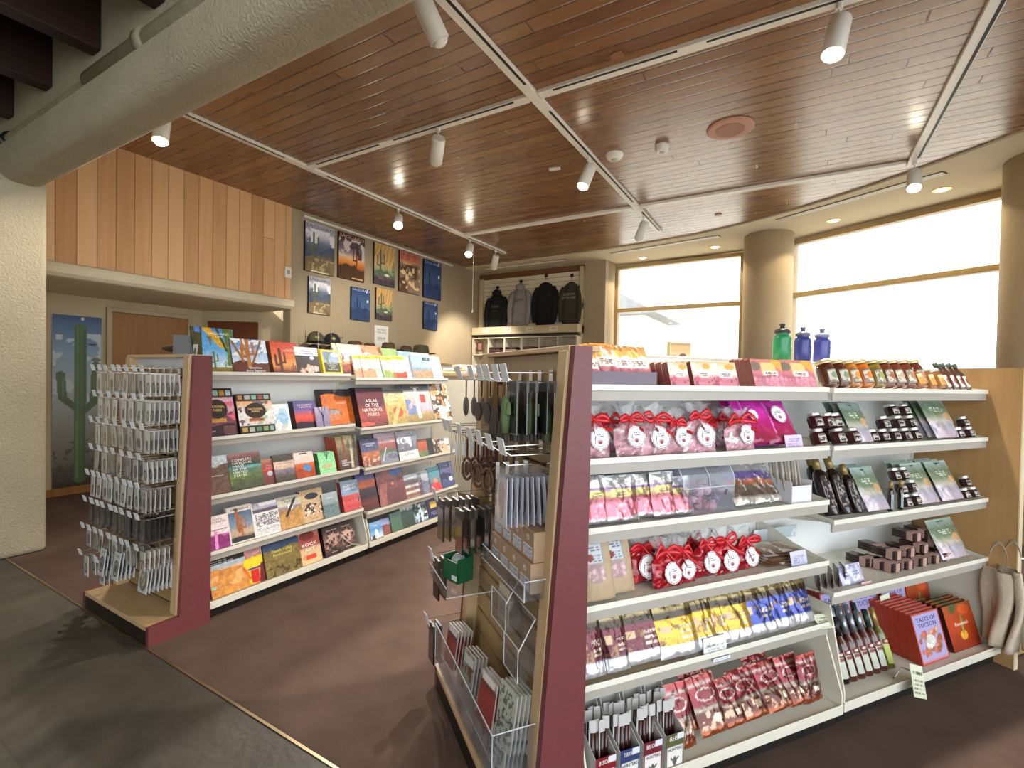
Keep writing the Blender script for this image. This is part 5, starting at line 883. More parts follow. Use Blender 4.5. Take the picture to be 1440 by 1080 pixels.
for i, (cx, tp, k, dd) in enumerate(((1170, 646, 1.0, .05), (1160, 646, 1.0, .13), (1188, 643, 1.0, .045), (1206, 658, .85, .04))):
    z, n = RS2[2]; s = FR.s_at(cx, n-dd, z)
    P_ = [(a*(1 if k == 1 else .75), b*k) for a, b in sp]
    bottle(RP(s, n-dd, z+.012), P_, SYR, [(0, .205*k), (.0165*k, .205*k), (.0165*k, .262*k), (.0, .266*k)], GCP, 'g 0 241414 1 281818;b a89c94 7 .58 %d;t .2 .5 .8 .6 1 c8bcb0' % i, (.03, .15), 'dark syrup bottle with gold neck on the third shelf, %s' % ['front one by the divider', 'behind the front one', 'middle one', 'shorter right one'][i], 'syrup_bottle', rz=FR.rz, lean=.36, capname='neck_capsule')
for i, cx in enumerate((1254, 1262)):
    z, n = RS2[2]; s = FR.s_at(cx-4+i*6, n-.045, z); bottle(RP(s, n-.04, z+.001), [(0, 0), (.011, 0), (.012, .09), (.007, .11)], SYR, [(0, .108), (.009, .108), (.009, .14), (0, .142)], GCP, 'g 0 8c9ca0 1 a8b4b8;t .2 .3 .8 .7 3 3c3c40', (.01, .08), 'tiny slim bottle before the small jars on the third shelf, %s' % ['left', 'right'][i], 'syrup_bottle', rz=FR.rz, capname='neck_capsule')
# row 4: purple packets in a low tray and brown banded sweets
z, n = RS2[3]
for i in range(5):
    s = FR.s_at(1150+9*i, n-.07, z); p = pouch((RP(s, n-.07, z+.001), FR.rz+.9, .1), .07, .085, .015, 'g 0 3c1c2c 1 4c2438;n .3 6 %d' % i, 'dark plum dried fruit packet in the low row, %s from the divider' % ORD[i], seed=i, seal='4c2438')
for i in range(2):
    s = FR.s_at(1192+14*i, n-.05, z); pouch((RP(s, n-.045, z+.001), FR.rz, .35), .085, .085, .02, 'g 0 a8a8c8 .5 c8c8dc 1 9c9cc4;b f0f0f8 5 .55 %d;t .2 .4 .8 .7 3 6c6c98' % i, 'lilac and white foil packet beside the plum packets, %s one' % ['left', 'right'][i], seed=i, seal='b8b8d0')
CHO = mat('chocolate_brown', '38241e', .35, coat=.3, var=.25, vscale=30, bump=.2); BND = mat('pink_band', 'b8948a', .5, var=.05); f1 = None
def choc(s, n_, zz, lab, rz=0., L=.11):
    global f1
    if f1 is None:
        f1 = emp('chocolate_pack', RP(s, n_, zz), FR.rz+rz, 0, lab, 'sweets pack', 'brown banded sweets packs')
        ob('pack', J(*[box(-.032, .032, .0, L, .004+.0105*q, .013+.0105*q) for q in range(4)]), CHO, f1, bev=.003); ob('paper_band', J(box(-.0335, .0335, .012, .04, .003, .047), box(-.014, .014, -.0015, .012, .004, .047)), BND, f1); return f1
    return dup(f1, RP(s, n_, zz), lab, rz=FR.rz+rz)
for i, (px, lv, dd, lb) in enumerate(((1262, 0, .05, 'bottom row first'), (1280, 0, .05, 'bottom row second'), (1300, 0, .05, 'bottom row third'), (1318, 0, .05, 'bottom row fourth'), (1333, 0, .05, 'bottom row fifth'), (1246, 0, .09, 'bottom row behind the plum packets'), (1226, 0, .14, 'bottom row nearest the divider'), (1264, 1, .07, 'middle row first'), (1283, 1, .07, 'middle row second'), (1302, 1, .08, 'middle row third'), (1243, 1, .14, 'middle row at the back'), (1292, 2, .11, 'top row left'), (1308, 2, .12, 'top row right'), (1322, 1, .1, 'middle row fourth'))):
    s = FR.s_at(px, n-dd, z+lv*.05); choc(s, n-dd, z+.001+lv*.05, 'stack of dark brown sweets with a pink paper band, '+lb)
c, w, h, n_, z_ = put(FR, 1326, 1362, 733, RS2[3], .05, .45); pouch(bk(FR, c, n_, z_, .45, .03), w, h, .03, GP, 'sage green pouch on the sweets shelf by the wood panel', seed=8, seal='a8bab0')
c, w, h, n_, z_ = put(FR, 1212, 1226, 818, RS2[3], .012, .15); card(bk(FR, c, n_, z_, .15, .002), w, h, .002, 'g 0 c8a0a0 1 d8b4b0', 'd0a8a8', 'small pink price card before the foil packets', 'price card', 'price_card')
# bottom: cookbooks and wine
TT = 'g 0 c85038 .08 b8a0c0 .9 b4a8d8 1 a8a0d0;r .03 .1 .97 .97 a8a4d4;w d89c80 22 3 .12 .2 .88 .62;w c86c50 14 5 .12 .15 .88 .6;e .5 .42 .16 .12 d8d8d0;w f0ece4 6 8 .35 .3 .65 .5;B .035 c8584c'
ES = 'g 0 8c2c14 .4 a83c18 .7 b84820 1 9c5428;e .5 .3 .12 .1 e8a830;a .5 .35 .55 .7 .03 8c9c3c;a .3 .9 .6 1.2 .08 4c6434;e .7 .85 .2 .12 d85c24;n .25 5 2'
TK = [T('TASTE OF\nTUCSON', .8, .12, '3c2c5c', .8)]; EK = [T('Essential', .56, .1, 'f4ecd8', .8)]
for i, (a, b, tp, sp_, sn, ti, lb) in enumerate(((1166, 1206, 832, TT, '8c2818', TK, 'lilac cookbook on the back row, first from the divider'), (1209, 1245, 828, TT, '8c2818', TK, 'lilac cookbook on the back row, second from the divider'), (1250, 1284, 823, TT, '8c2818', TK, 'lilac cookbook on the back row, third from the divider'), (1285, 1316, 813, ES, '4c1c14', EK, 'orange cookbook standing at the back of the bottom shelf'))):
    c, w, h, n_, z_ = put(FR, a, b, tp, RS2[4], .25, .2); h = min(h, .33)
    b_ = book(bk(FR, c, n_, z_, .2, .018), w, h, .018, sp_, sn, lb, 'book', ti); 
    if i == 0: behind(b_, FR, 3, .018, .2, 'copy behind the first lilac cookbook of the back row', 'lilac cookbooks behind')
c, w, h, n_, z_ = put(FR, 1299, 1336, 862, RS2[4], .04, .28); b_ = book(bk(FR, c, n_, z_, .28, .02), w, h, .02, TT, 'a03820', 'front lilac cookbook leaning at the front of the bottom shelf', 'book', TK); behind(b_, FR, 8, .02, .28, 'red-edged copy stacked behind the front lilac cookbook', 'stack of lilac cookbooks')
c, w, h, n_, z_ = put(FR, 1343, 1381, 851, RS2[4], .05, .3); b_ = book(bk(FR, c, n_, z_, .3, .02), w, h, .02, ES, '3c1410', 'orange cookbook at the front of the bottom shelf near the wood panel', 'book', EK); behind(b_, FR, 3, .02, .3, 'copy stacked behind the front orange cookbook', 'stack of orange cookbooks')
WG = [mat('wine_dark', '140c0c', .06, coat=.9, var=.1), mat('wine_rose', '4c2018', .06, coat=.9, var=.15), mat('wine_green', '5c5c1c', .08, coat=.9, var=.1)]
CP = [mat('capsule_black', '18161a', .35, .2, var=.1), mat('capsule_silver', '9ca4ac', .3, .7, var=.05), mat('capsule_gold', 'a88c50', .35, .5, var=.05), mat('capsule_green', '1c3c34', .35, .2, var=.1)]
wp = [(0, 0), (.033, 0), (.037, .006), (.037, .155), (.033, .175), (.016, .205), (.0145, .215), (.0145, .27)]; wp = [(a*.72, b*.9) for a, b in wp]
k = 0
for row, dd in enumerate((.05, .115, .18, .245)):
    for i in range(8 if row == 0 else 7):
        s = 2.165+i*.0545+(.0 if row % 2 == 0 else .02); 
        gi = 2 if i == 7 else (0 if i < 2 else 1); ci = [0, 0, 0, 1, 1, 1, 3, 2][i] if row < 2 else [0, 1, 1, 0, 1, 3, 2, 2][i]
        bottle(FR.P(s, -1.345-dd, .093+.011), wp, WG[gi], [(0, .178), (.0125, .178), (.0125, .262), (.0, .264)], CP[ci], 'g 0 b8bcb0 1 c8ccc0;r .1 .78 .9 .95 8c4c40' if gi < 2 else 'g 0 a0ac5c 1 b4c06c', (.022, .105), 'wine bottle with a pale label, %s from the divider in the %s row' % (ORD[i], ['front', 'second', 'third', 'back'][row]), 'wine_bottle', 'wine bottle', rz=FR.rz, lean=.35, capname='neck_capsule', spec2='g 0 8c3c34 1 7c302c;e .5 .5 .3 .3 d8c8b8' if gi == 1 or row == 0 else None, lz2=(.108, .126, .0268))
def tagcard(px, py, z, n, w, h, lab, rx, ry=0., hold=None, sp_='g 0 d8dcc0 1 e0e4cc;t .1 .1 .9 .6 4 7c8068;t .1 .7 .9 .9 1 3c5c3c'):
    s = FR.s_at(px, n, z); r_ = card((RP(s, n, z), FR.rz, rx), w, h, .002, sp_, 'd8dcc8', lab, 'sign card', 'sign_card'); r_.rotation_euler.y = ry; return r_
a_ = tagcard(1295, 945, .06, -1.245, .1, .13, 'cream sign card jutting out over the edge of the bottom shelf', .35, .35)
ob('card_clip', tube([(0, .004, .1), (-.02, .05, .11), (-.03, .09, .05)], .003, 6), CHR, a_)
tagcard(1165, 878, .40, -1.36, .09, .06, 'small cream sign card lying at the divider above the wine bottles', .9, .1)
tagcard(1250, 905, .22, -1.55, .075, .12, 'narrow cream sign card standing behind the wine bottles', .15, -.1)
for i, (px, lv) in enumerate(((1283, 0), (1273, 0), (1278, 1), (1291, 0))):
    s = FR.s_at(px, -1.42-.02*i, .1); jar(RP(s, -1.40-.03*i, .093+lv*.046), .02, .045, '4c4448', 'g 0 8c8c90 1 a8a8ac;t .2 .3 .8 .7 2 3c3c40', 'tiny grey jar on the bottom shelf between wine and cookbooks, %s' % ['front', 'left', 'top', 'right'][i], SILV, 'sample_jar', rz=FR.rz)
# things along the top of the shelving
for i, (px, tp, wpx, col, cap, lab) in enumerate(((1099, 455, 23, '1f7a4c', '1c1c1c', 'green water bottle with black spout on top of the shelves'), (1128, 460, 21, '2c3478', '4c5068', 'dark blue water bottle beside the green one'), (1155, 462, 21, '3c448c', '6c7088', 'blue water bottle nearest the right window'))):
    s = FR.s_at(px, -1.75, 1.56); z = 1.554; H_ = FR.h_at(tp, s, -1.75, z, 0); r_ = wpx/2*(FR.P(s, -1.75, z)-EYE).dot(_f)/FPX
    b_ = bottle(RP(s, -1.75, z), [(0, 0), (r_*.92, 0), (r_, .006), (r_, H_*.60), (r_*.93, H_*.655), (r_*.72, H_*.69), (r_*.7, H_*.72), (r_*.82, H_*.74)], mat('bottle_'+col, col, .35, coat=.3, var=.05), [(r_*.86, H_*.735), (r_*.88, H_*.76), (r_*.86, H_*.82), (r_*.5, H_*.86), (r_*.28, H_*.875), (r_*.26, H_*.94), (r_*.34, H_*.95), (r_*.3, H_)], mat('spout_'+cap, cap, .4, var=.05), 'g 0 %s 1 %s;e .5 .5 .22 .3 a8c8b8;e .5 .55 .12 .16 %s' % (col, col, col), (H_*.25, H_*.45), lab, 'water_bottle', 'water bottle', rz=FR.rz+.6)
t = emp('photo_block', RP(FR.s_at(957, -2.05, 1.56), -2.05, 1.52), FR.rz-.15, 0, 'framed photo display of chocolates standing above the far side shelf', 'picture'); gob('picture', [grid(.13, .13, 'g 0 c8a080 .5 b89878 1 7c6444;r .1 .6 .9 .85 a88c58;e .6 .35 .2 .18 4c3430;e .2 .3 .15 .15 c87850;B .05 c8b088', .003, lambda u, v: u*0), solid(box(-.065, .065, .0003, .03, 0, .13), '8c7c5c')], PRN, t)
for i, (px, w_, h_, col, lb) in enumerate(((846, .12, .10, 'a06c5c', 'acrylic rack of small brown packets behind the mix packets'), (885, .2, .07, 'b07c64', 'long low brown box on the far side tier'), (912, .09, .06, 'd8ccc4', 'white box lying on the far side tier'))):
    t = card((RP(FR.s_at(px, -1.98, 1.5), -1.98, 1.50), FR.rz, 0), w_, h_, .06, 'g 0 %s 1 %s;b e8d8cc 6 .58 %d;t .1 .5 .9 .9 2 5c3c34' % (col, col, i), col, lb, 'box', 'candy_box')
t = emp('rear_shelf', RP(.9, -2.12, 1.49), FR.rz, 0, 'cream top tier of the far side of the candy shelving', 'shelf'); ob('shelf_board', box(0, 1.2, -.36, .0, -.012, 0), LAM, t, bev=.002)
# tote bags at the right end
TOT = mat('canvas', 'c4b6a0', .9, var=.1, vscale=14, bump=.5, bscale=200); f2 = None
def tote(s, n, z, h, w, rz, lab, seed=0):
    t = emp('tote_bag', RP(s, n, z), FR.rz+rz, 0, lab, 'tote bag', 'canvas totes beside the wood panel'); R_ = random.Random(seed); V, Fc = [], []; nx, nz = 14, 16
    for sd in (-1, 1):
        for j in range(nz+1):
            for i in range(nx+1):
                u, v = i/nx, j/nz; x = (u-.5)*w*(.55+.25*v+.2*math.sin(v*3)); y = sd*(.012+.014*math.sin(PI*u))*(1-.5*v)+.03*math.sin(u*7+seed)*(1-v*.6)+.012*math.sin(v*6+seed+u*3); V.append((x, y, -h*(1-v)))
    k = (nx+1)*(nz+1)
    for q in (0, k):
        for j in range(nz):
            for i in range(nx): a = q+j*(nx+1)+i; Fc.append((a, a+1, a+nx+2, a+nx+1))
    for j in range(nz):
        for i in (0, nx): a = j*(nx+1)+i; Fc.append((a, a+nx+1, k+a+nx+1, k+a))
    for i in range(nx): Fc.append((i, i+1, k+i+1, k+i))
    ob('bag_body', (V, Fc), TOT, t, True); ob('strap', ribbon([(-.06*w/.2, 0, 0), (-.04, .0, .09), (0, .0, .14), (.04, 0, .09), (.06*w/.2, 0, 0)], .02), TOT, t, True); return t
for i, (s, n, z, h, rz) in enumerate(((3.275, -1.31, .50, .38, 1.2), (3.30, -1.265, .52, .42, 1.1), (3.36, -1.195, .51, .40, 1.0), (3.44, -1.18, .50, .40, 1.1), (3.42, -1.2, .86, .40, .9), (3.47, -1.14, .88, .42, .8), (3.56, -1.10, .87, .40, 1.))):
    tote(s, n, z, h, .15, rz, 'natural canvas tote bag hanging beside the wood panel, %s' % ['lower row, nearest the panel', 'lower row, second', 'lower row, third', 'lower row, last', 'upper row, nearest the panel', 'upper row, second', 'upper row, last'][i], i)
t = emp('display_rack', RP(3.52, -1.42, 0), FR.rz, 0, 'wire and wood rack carrying the canvas tote bags', 'rack'); ob('rack_post', box(.0, .04, .0, .04, 0, 1.47), LAM, t, bev=.003); ob('base', box(-.05, .7, -.1, .35, 0, .03), MPL, t); ob('bar', J(tube([(0, -.1, 1.44), (.5, -.3, 1.44)], .01, 6), tube([(0, .0, .5), (.5, -.35, .5)], .008, 6), tube([(0, .0, .87), (.5, -.35, .87)], .008, 6)), CHR, t)
ob('bracket_cap', box(-.0, .05, -.16, -.0, 1.42, 1.46), WHT, t)
# ------------------------------------------------------------------ middle display end (looks to -D): s is the old N coordinate, y of the slatwall follows its slope
def EP(s, D_, z): return FER.P(s, -D_, z)
def sl(z): return .705+.085*(z-.1)/1.435-.008
def hk2(s, z, L, lab, tagged=True): return hook(EP(s, sl(z), z), FER.rz, L, tagged, label=lab, tw=.046, th=.056, tilt=.08, group='display hooks on the middle display end')
BLKM = mat('dark_pendant', '25221f', .4, var=.3, vscale=50); BRN = mat('brown_cord', '6b4a22', .7, var=.2, vscale=60); MRN = mat('maroon_cord', '43191b', .7, var=.2); GRN = mat('cactus_felt', '5c7048', .9, var=.2, vscale=60, bump=.6, stretch=(1, 1, .2)); GRY = mat('grey_stone', '5a5650', .4, var=.25, vscale=60); LTH = mat('tan_leather', '5c4130', .55, var=.25, vscale=40, bump=.3)
def orn(kind, s, D_, z, lab, group, rz=0.):
    t = emp({'disc': 'disc_keychain', 'oval': 'stone_pendant', 'tassel': 'tassel_keychain', 'cactus': 'cactus_ornament', 'pack': 'souvenir_packet', 'leather': 'leather_keychain', 'strap': 'lanyard', 'badge': 'carded_ornament'}[kind], EP(s, D_, z), FER.rz+rz, 0, lab, {'disc': 'keychain', 'oval': 'pendant', 'tassel': 'keychain', 'cactus': 'ornament', 'pack': 'packet', 'leather': 'keychain', 'strap': 'lanyard', 'badge': 'ornament card'}[kind], group)
    if kind == 'disc': ob('disc', lathe([(.0, -.004), (.036, -.003), (.036, .003), (0, .004)], 20), BLKM, t); t.children[0].rotation_euler = (PI/2, 0, 0); t.children[0].location = (0, 0, -.12); ob('cord', tube([(-.004, 0, 0), (0, 0, -.085)], .0018, 5), BRN, t)
    if kind == 'oval': ob('stone', ell((0, 0, -.11), (.03, .009, .042), 14, 10), GRY, t, True); ob('cord', tube([(0, 0, 0), (0, 0, -.07)], .003, 5), MRN, t)
    if kind == 'tassel': ob('tassel', J(*[tube([(.004*(q-3), .003*(q % 2), -.09), (.011*(q-3), .008*(q % 3-1), -.2)], .0058, 6) for q in range(7)]), mat('smoky_tassel', '4c4438', .8, var=.3), t); ob('cord', J(*[tube([(.003*(q-2), 0, 0), (.009*(q-2), .006*(q % 2), -.1)], .004, 6) for q in range(5)]), BRN, t)
    if kind == 'cactus': ob('cactus', J(tube([(0, 0, -.17), (0, 0, -.12), (0, 0, -.07), (0, 0, -.05)], [.011, .016, .014, .006], 12), tube([(0, 0, -.12), (-.024, 0, -.11), (-.027, 0, -.075)], [.009, .009, .005], 10), tube([(0, 0, -.125), (.024, 0, -.105), (.026, 0, -.07)], [.009, .009, .005], 10)), GRN, t, True); ob('loop', tube([(0, 0, -.055), (0, 0, 0)], .0012, 5), WHT, t)
    if kind == 'pack': ob('packet', box(-.035, .035, -.004, .004, -.17, -.02), mat('black_packet', '191816', .22, coat=.6, var=.3, vscale=20, bump=.2), t, bev=.003); ob('header_card', box(-.035, .035, -.005, .005, -.03, .005), mat('dark_header', '3a3834', .4, var=.1), t)
    if kind == 'leather': ob('medallion', J(tube([(.026*math.cos(a), 0, -.13+.045*math.sin(a)) for a in [2*PI*q/16 for q in range(16)]], .006, 6, True), ell((0, 0, -.13), (.016, .005, .03), 12, 8)), LTH, t, True); ob('cord', tube([(0, 0, -.085), (0, 0, 0)], .004, 5), MRN, t)
    if kind == 'strap': ob('strap', J(*[ribbon([(.006*(q-1), .004*q, 0), (.012*(q-1), .006*q, -.08), (.008*(q-1), .004, -.17-.015*q)], .010) for q in range(3)]), mat('dark_strap', '1b1614', .6, var=.3), t); ob('paper_tag', box(-.008, .008, -.006, -.005, -.1, -.04), mat('tag_white', 'd9d9d9', .4), t)
    return t
TOPR = [-1.93, -1.77, -1.665, -1.59, -1.50, -1.425]
kinds = ['oval', 'disc', 'disc', 'tassel', 'tassel', 'pack']; names = ['grey stone pendants', 'black discs', 'black discs', 'smoky tassels', 'brown tassels', 'black packets']
for i, s in enumerate(TOPR):
    hk2(s, 1.43, .195, 'tagged hook, %s from left, top row of the middle display end' % ORD[i])
    p0 = None
    for q in range(5):
        D_ = .60+q*.035; lb = ('front one' if q == 0 else 'one further back')+' of the %s, %s hook of the middle display end' % (names[i], ORD[i])
        if p0 is None or q == 1: p0 = orn(kinds[i], s, D_, 1.43, lb, names[i]+' on the %s hook' % ORD[i])
        else: dup(p0, EP(s+rnd.uniform(-.004, .004), D_, 1.43), lb, rz=FER.rz+rnd.uniform(-.4, .4))
for i, (s, D_, z, lb) in enumerate(((-1.45, .585, 1.435, 'green felt cactus ornament hanging nearest the front'), (-1.455, .74, 1.40, 'green felt cactus ornament hanging at the back by the slatwall'), (-1.44, .67, 1.43, 'green felt cactus ornament hanging beside the maroon panel'))):
    orn('cactus', s, D_, z, lb, None, .3*i)
SR = [-2.13, -2.05, -1.90, -1.76, -1.65, -1.54, -1.425]
k2 = ['strap', 'strap', 'leather', 'leather', 'leather', 'strap', 'strap']
for i, s in enumerate(SR):
    hk2(s, 1.195, .185, 'tagged hook, %s from left, second row of the middle display end' % ORD[i])
    if i == 6: continue
    p0 = None
    for q in range(4):
        D_ = .60+q*.035; nm = {'strap': 'dark lanyards', 'leather': 'round leather keychains'}[k2[i]]; lb = ('front one' if q == 0 else 'one further back')+' of the %s on the %s second-row hook, middle display end' % (nm, ORD[i])
        if q < 2: p0 = orn(k2[i], s, D_, 1.195, lb, nm+' on the %s second-row hook' % ORD[i], .5)
        else: dup(p0, EP(s+rnd.uniform(-.004, .004), D_, 1.195), lb, rz=FER.rz+rnd.uniform(-.2, .9))
# large white carded ornaments by the maroon panel
hook(EP(-1.47, sl(1.13), 1.155), FER.rz, .17, False, label='long bare hook carrying white ornament cards beside the maroon panel')
OC = 'g 0 c8c8ce 1 d0d0d6;a .3 .2 .3 .7 .02 4c3424;e .48 .52 .3 .38 3c2c24;e .48 .52 .25 .33 a87c5c;b 6c3c2c 6 .5 3 .25 .25 .7 .5;r .3 .85 .7 .9 c8b87c'
c0 = None
for q in range(9):
    D_ = .585+.018*q; lb = 'front white card with a brown mission-shaped ornament, beside the maroon panel' if q == 0 else 'white ornament card behind the front one beside the maroon panel'
    if q < 2:
        c0 = emp('carded_ornament', EP(-1.47, D_, 1.15), FER.rz, 0, lb, 'ornament card', None if q == 0 else 'white ornament cards behind the front one')
        gob('backing_card', [(lambda g: (g[0]+np.array([0, 0, -.19]), g[1], g[2]))(grid(.085, .16, OC, .003, lambda u, v: u*0)), (lambda g: (g[0]+np.array([0, 0, -.19]), g[1], g[2]))(solid(box(-.0425, .0425, .0003, .0025, 0, .16), 'b4b6c6'))], PRN, c0)
        ob('plastic_pouch', box(-.045, .045, -.006, -.0055, -.195, .0), clear('poly_bag', 'ffffff', .02, .15), c0)
    else: dup(c0, EP(-1.47+.001*q, D_, 1.15), lb, rot=(.02*q-.05, 0, FER.rz+.05*math.sin(q)))
# kraft boxes in a clear tray
KB = mat('kraft_box', 'a08468', .75, var=.08, vscale=12); f3 = None; TB = .745
for lv in range(2):
    for i in range(4):
        s = -1.70+i*.09; lb = 'brown kraft gift box with white label, %s from the left in the %s row' % (ORD[i], ['lower', 'upper'][lv])
        pos = EP(s+.02*lv*0, .655 if lv == 0 else .665, TB+.006+lv*.1)
        t = emp('gift_box', pos, FER.rz, 0, lb, 'gift box', 'kraft gift boxes')
        ob('carton', box(-.043, .043, 0, .105, 0, .098), KB, t, bev=.0015); gob('paper_label', [(lambda g: (g[0]+np.array([0, -.0008, .008]), g[1], g[2]))(grid(.07, .04, 'g 0 c4c4cc 1 ccccd4;t .05 .1 .95 .9 5 6c6c7c', .0025, lambda u, v: u*0))], PRM, t)
        gob('logo_mark', [(lambda g: (g[0]+np.array([.0, -.0008, .062]), g[1], g[2]))(grid(.024, .022, 'g 0 a08468 1 a08468;e .5 .5 .45 .45 cfc6bc;e .5 .4 .2 .2 a08468', .002, lambda u, v: u*0))], PRM, t)
def acry(name, parts, loc, lab, edges=None):
    t = emp(name, loc, FER.rz, 0, lab, 'acrylic holder'); ob('clear_sheet', J(*parts), ACR, t)
    if edges: ob('polished_edge', J(*[tube(e, .0022, 5) for e in edges]), clear('acrylic_edge', 'f4f6fa', .5, .05), t)
    return t
w = .4
acry('acrylic_tray', [box(-w/2, w/2, 0, .004, 0, .05), box(-w/2, w/2, 0, .145, -.004, 0), box(-w/2, w/2, .141, .145, 0, .1), box(-w/2, -w/2+.004, 0, .145, 0, .06), box(w/2-.004, w/2, 0, .145, 0, .06)], EP(-1.565, .625, TB), 'long clear acrylic tray holding the kraft gift boxes', [[(-w/2, 0, .05), (w/2, 0, .05)], [(w/2, 0, 0), (w/2, 0, .06), (w/2, .145, .06)], [(-w/2, 0, -.003), (w/2, 0, -.003)]])
# black packets hanging at the left
for j, (s, z, L, col) in enumerate(((-2.0, .915, .24, 0), (-1.86, .905, .2, 0), (-2.06, .64, .22, 1), (-2.13, .32, .2, 2))):
    hk2(s, z, L, 'tagged hook at the left edge of the middle display end, %s one' % ['upper', 'upper right', 'middle', 'lowest'][j], j != 1)
    p0 = None
    for q in range(6 if j < 2 else 2):
        D_ = (.52 if j != 1 else .56)+q*.03; lb = ('front' if q == 0 else 'further back')+' black souvenir packet on the %s single hook' % ['upper', 'upper right', 'middle', 'lowest'][j]
        if q < 2: p0 = orn('pack', s, D_, z, lb, 'black packets on the %s single hook' % ['upper', 'upper right', 'middle', 'lowest'][j], .1)
        else: dup(p0, EP(s, D_, z), lb, rz=FER.rz+rnd.uniform(-.15, .15))
t = emp('ornament_box', EP(-1.93, .545, .595), FER.rz+.35, .0, 'dark green gift box with a glass bauble at the left of the middle display', 'gift box')
ob('carton', J(box(-.05, .05, 0, .003, 0, .085), box(-.05, -.047, 0, .08, 0, .1), box(.047, .05, 0, .08, 0, .1), box(-.05, .05, .077, .08, 0, .15), box(-.05, .05, 0, .08, 0, .003)), mat('green_card', '1f5c38', .4, var=.06), t); ob('bauble', ell((0, .042, .075), (.032, .032, .032), 16, 12), mat('glass_bauble', 'b4bcb8', .05, .2, coat=1, var=.1), t, True)
ob('price_sticker', box(.01, .045, -.001, 0, .01, .03), mat('tag_white', 'd9d9d9', .4), t)
acry('acrylic_shelf', [box(-.14, .14, 0, .2, -.004, 0), box(-.14, .14, 0, .004, 0, .04)], EP(-1.93, .49, .59), 'small clear acrylic shelf under the green gift box', [[(-.14, 0, .04), (.14, 0, .04)], [(-.14, 0, 0), (-.14, .2, 0)], [(.14, 0, 0), (.14, .2, 0)]])
# empty clear pocket and lower pockets of booklets
def pocket(s, D_, z, w, h, lab): return acry('acrylic_pocket', [box(-w/2, w/2, .0, .003, 0, h*.55), box(-w/2, w/2, .06, .063, 0, h), box(-w/2, -w/2+.003, 0, .06, 0, h*.5), box(w/2-.003, w/2, 0, .06, 0, h*.5), box(-w/2, w/2, 0, .06, 0, .003)], EP(s, D_, z), lab, [[(-w/2, 0, h*.55), (w/2, 0, h*.55)], [(w/2, 0, h*.55), (w/2, 0, 0), (-w/2, 0, 0), (-w/2, 0, h*.55)], [(w/2, .06, h), (-w/2, .06, h)], [(w/2, 0, h*.5), (w/2, .06, h)]])
pocket(-1.475, .63, .455, .12, .2, 'empty clear acrylic pocket on the lower slatwall'); pocket(-1.62, .64, .55, .14, .2, 'second clear pocket left of the empty one, holding a pale card')
acry('acrylic_bin', [box(-.36, .36, 0, .004, 0, .15), box(-.36, .36, 0, .17, -.004, 0), box(-.36, -.356, 0, .17, 0, .15), box(.356, .36, 0, .17, 0, .15)], EP(-1.72, .525, .2), 'wide clear acrylic bin of booklets, upper one near the floor', [[(-.36, 0, .15), (.36, 0, .15)], [(.36, 0, 0), (.36, 0, .15), (.36, .17, .15)], [(-.36, 0, 0), (-.36, 0, .15)]])
acry('acrylic_bin', [box(-.4, .4, 0, .004, 0, .08), box(-.4, .4, 0, .1, -.002, 0)], EP(-1.76, .56, .104), 'wide clear acrylic bin standing on the base, lowest one', [[(-.4, 0, .08), (.4, 0, .08)]])
RB = 'g 0 8c3c34 .6 a04438 .8 6c3c34 1 c8c0bc;n .15 5 2;r .1 .84 .9 .98 d8d4d0'; WB = 'g 0 a8aca0 1 b4b8ac;b 5c6058 9 .58 4;n .1 6 2'; GB = 'g 0 8c8c84 1 a09c94;b 6c4c3c 5 .6 3;r .1 .7 .9 .9 c8c8c4'
for i, (s, D_, z, w, h, sp_, nm, k) in enumerate(((-1.99, .56, .204, .1, .16, RB, 'red booklet in a clear sleeve at the left of the bin', 4), (-1.80, .575, .204, .1, .15, GB, 'grey booklet in the middle of the bin', 3), (-1.60, .58, .204, .12, .17, RB, 'red booklet right of the middle of the bin', 2), (-1.47, .60, .22, .11, .19, WB, 'white and black patterned booklet near the slatwall', 4), (-1.64, .575, .108, .11, .14, GB, 'pale booklet low in the bottom bin', 4), (-1.50, .585, .108, .11, .14, WB, 'silvery booklet low in the bottom bin at right', 4))):
    p = EP(s, D_, z); b_ = card((p, FER.rz+.12, .14), w, h, .006, sp_, 'b8b0a8', nm, 'booklet', 'booklet')
    for q in range(k): dup(b_, EP(s+.004*q, D_+.014*(q+1), z), 'copy behind the '+nm, 'booklets behind the '+nm)
card((EP(-1.62, .655, .556), FER.rz, .05), .1, .13, .003, 'g 0 b4a890 1 c0b49c;t .1 .2 .9 .8 5 8c8068', 'b8ac94', 'pale printed card inside the second clear pocket', 'card', 'display_card')
# ------------------------------------------------------------------ posters on the left wall
PX = -5.82
P1 = 'g 0 7c6c50 .12 8c7c5c .28 6c6c50 .34 5c6464 .5 5c6474 .62 6c7890 .7 a8acbc .8 e0e0e4 .85 a8a8b4 1 b4b4c0;m .5 .18 50586c 3 3;b e8e8ec 3 .55 4 0 .6 1 .88;c .28 .3 .5 5c6848;c .95 .2 .3 4c5844;c .6 .24 .16 66704c;c .5 .22 .1 66704c;m .3 .12 7c6c4c 6 3;b b09c70 4 .55 9 0 0 1 .3;r .2 .01 .8 .03 e0d8c0'
P2 = 'g 0 3c2c1c .2 5c3c24 .3 b85c24 .42 e8a050 .5 e0c0a0 .6 8c8088 .8 5c5058 .9 3c3034 1 4c2c24;b d8c8c0 3 .56 4 0 .48 1 .9;b 4c4048 4 .6 7 0 .5 1 .9;c .7 .25 .55 54342a;a .72 .2 .72 .55 .03 c8702c;m .28 .1 4c3018 6 4;c .25 .2 .14 4c3c24;r .5 .03 .95 .05 e0b070'
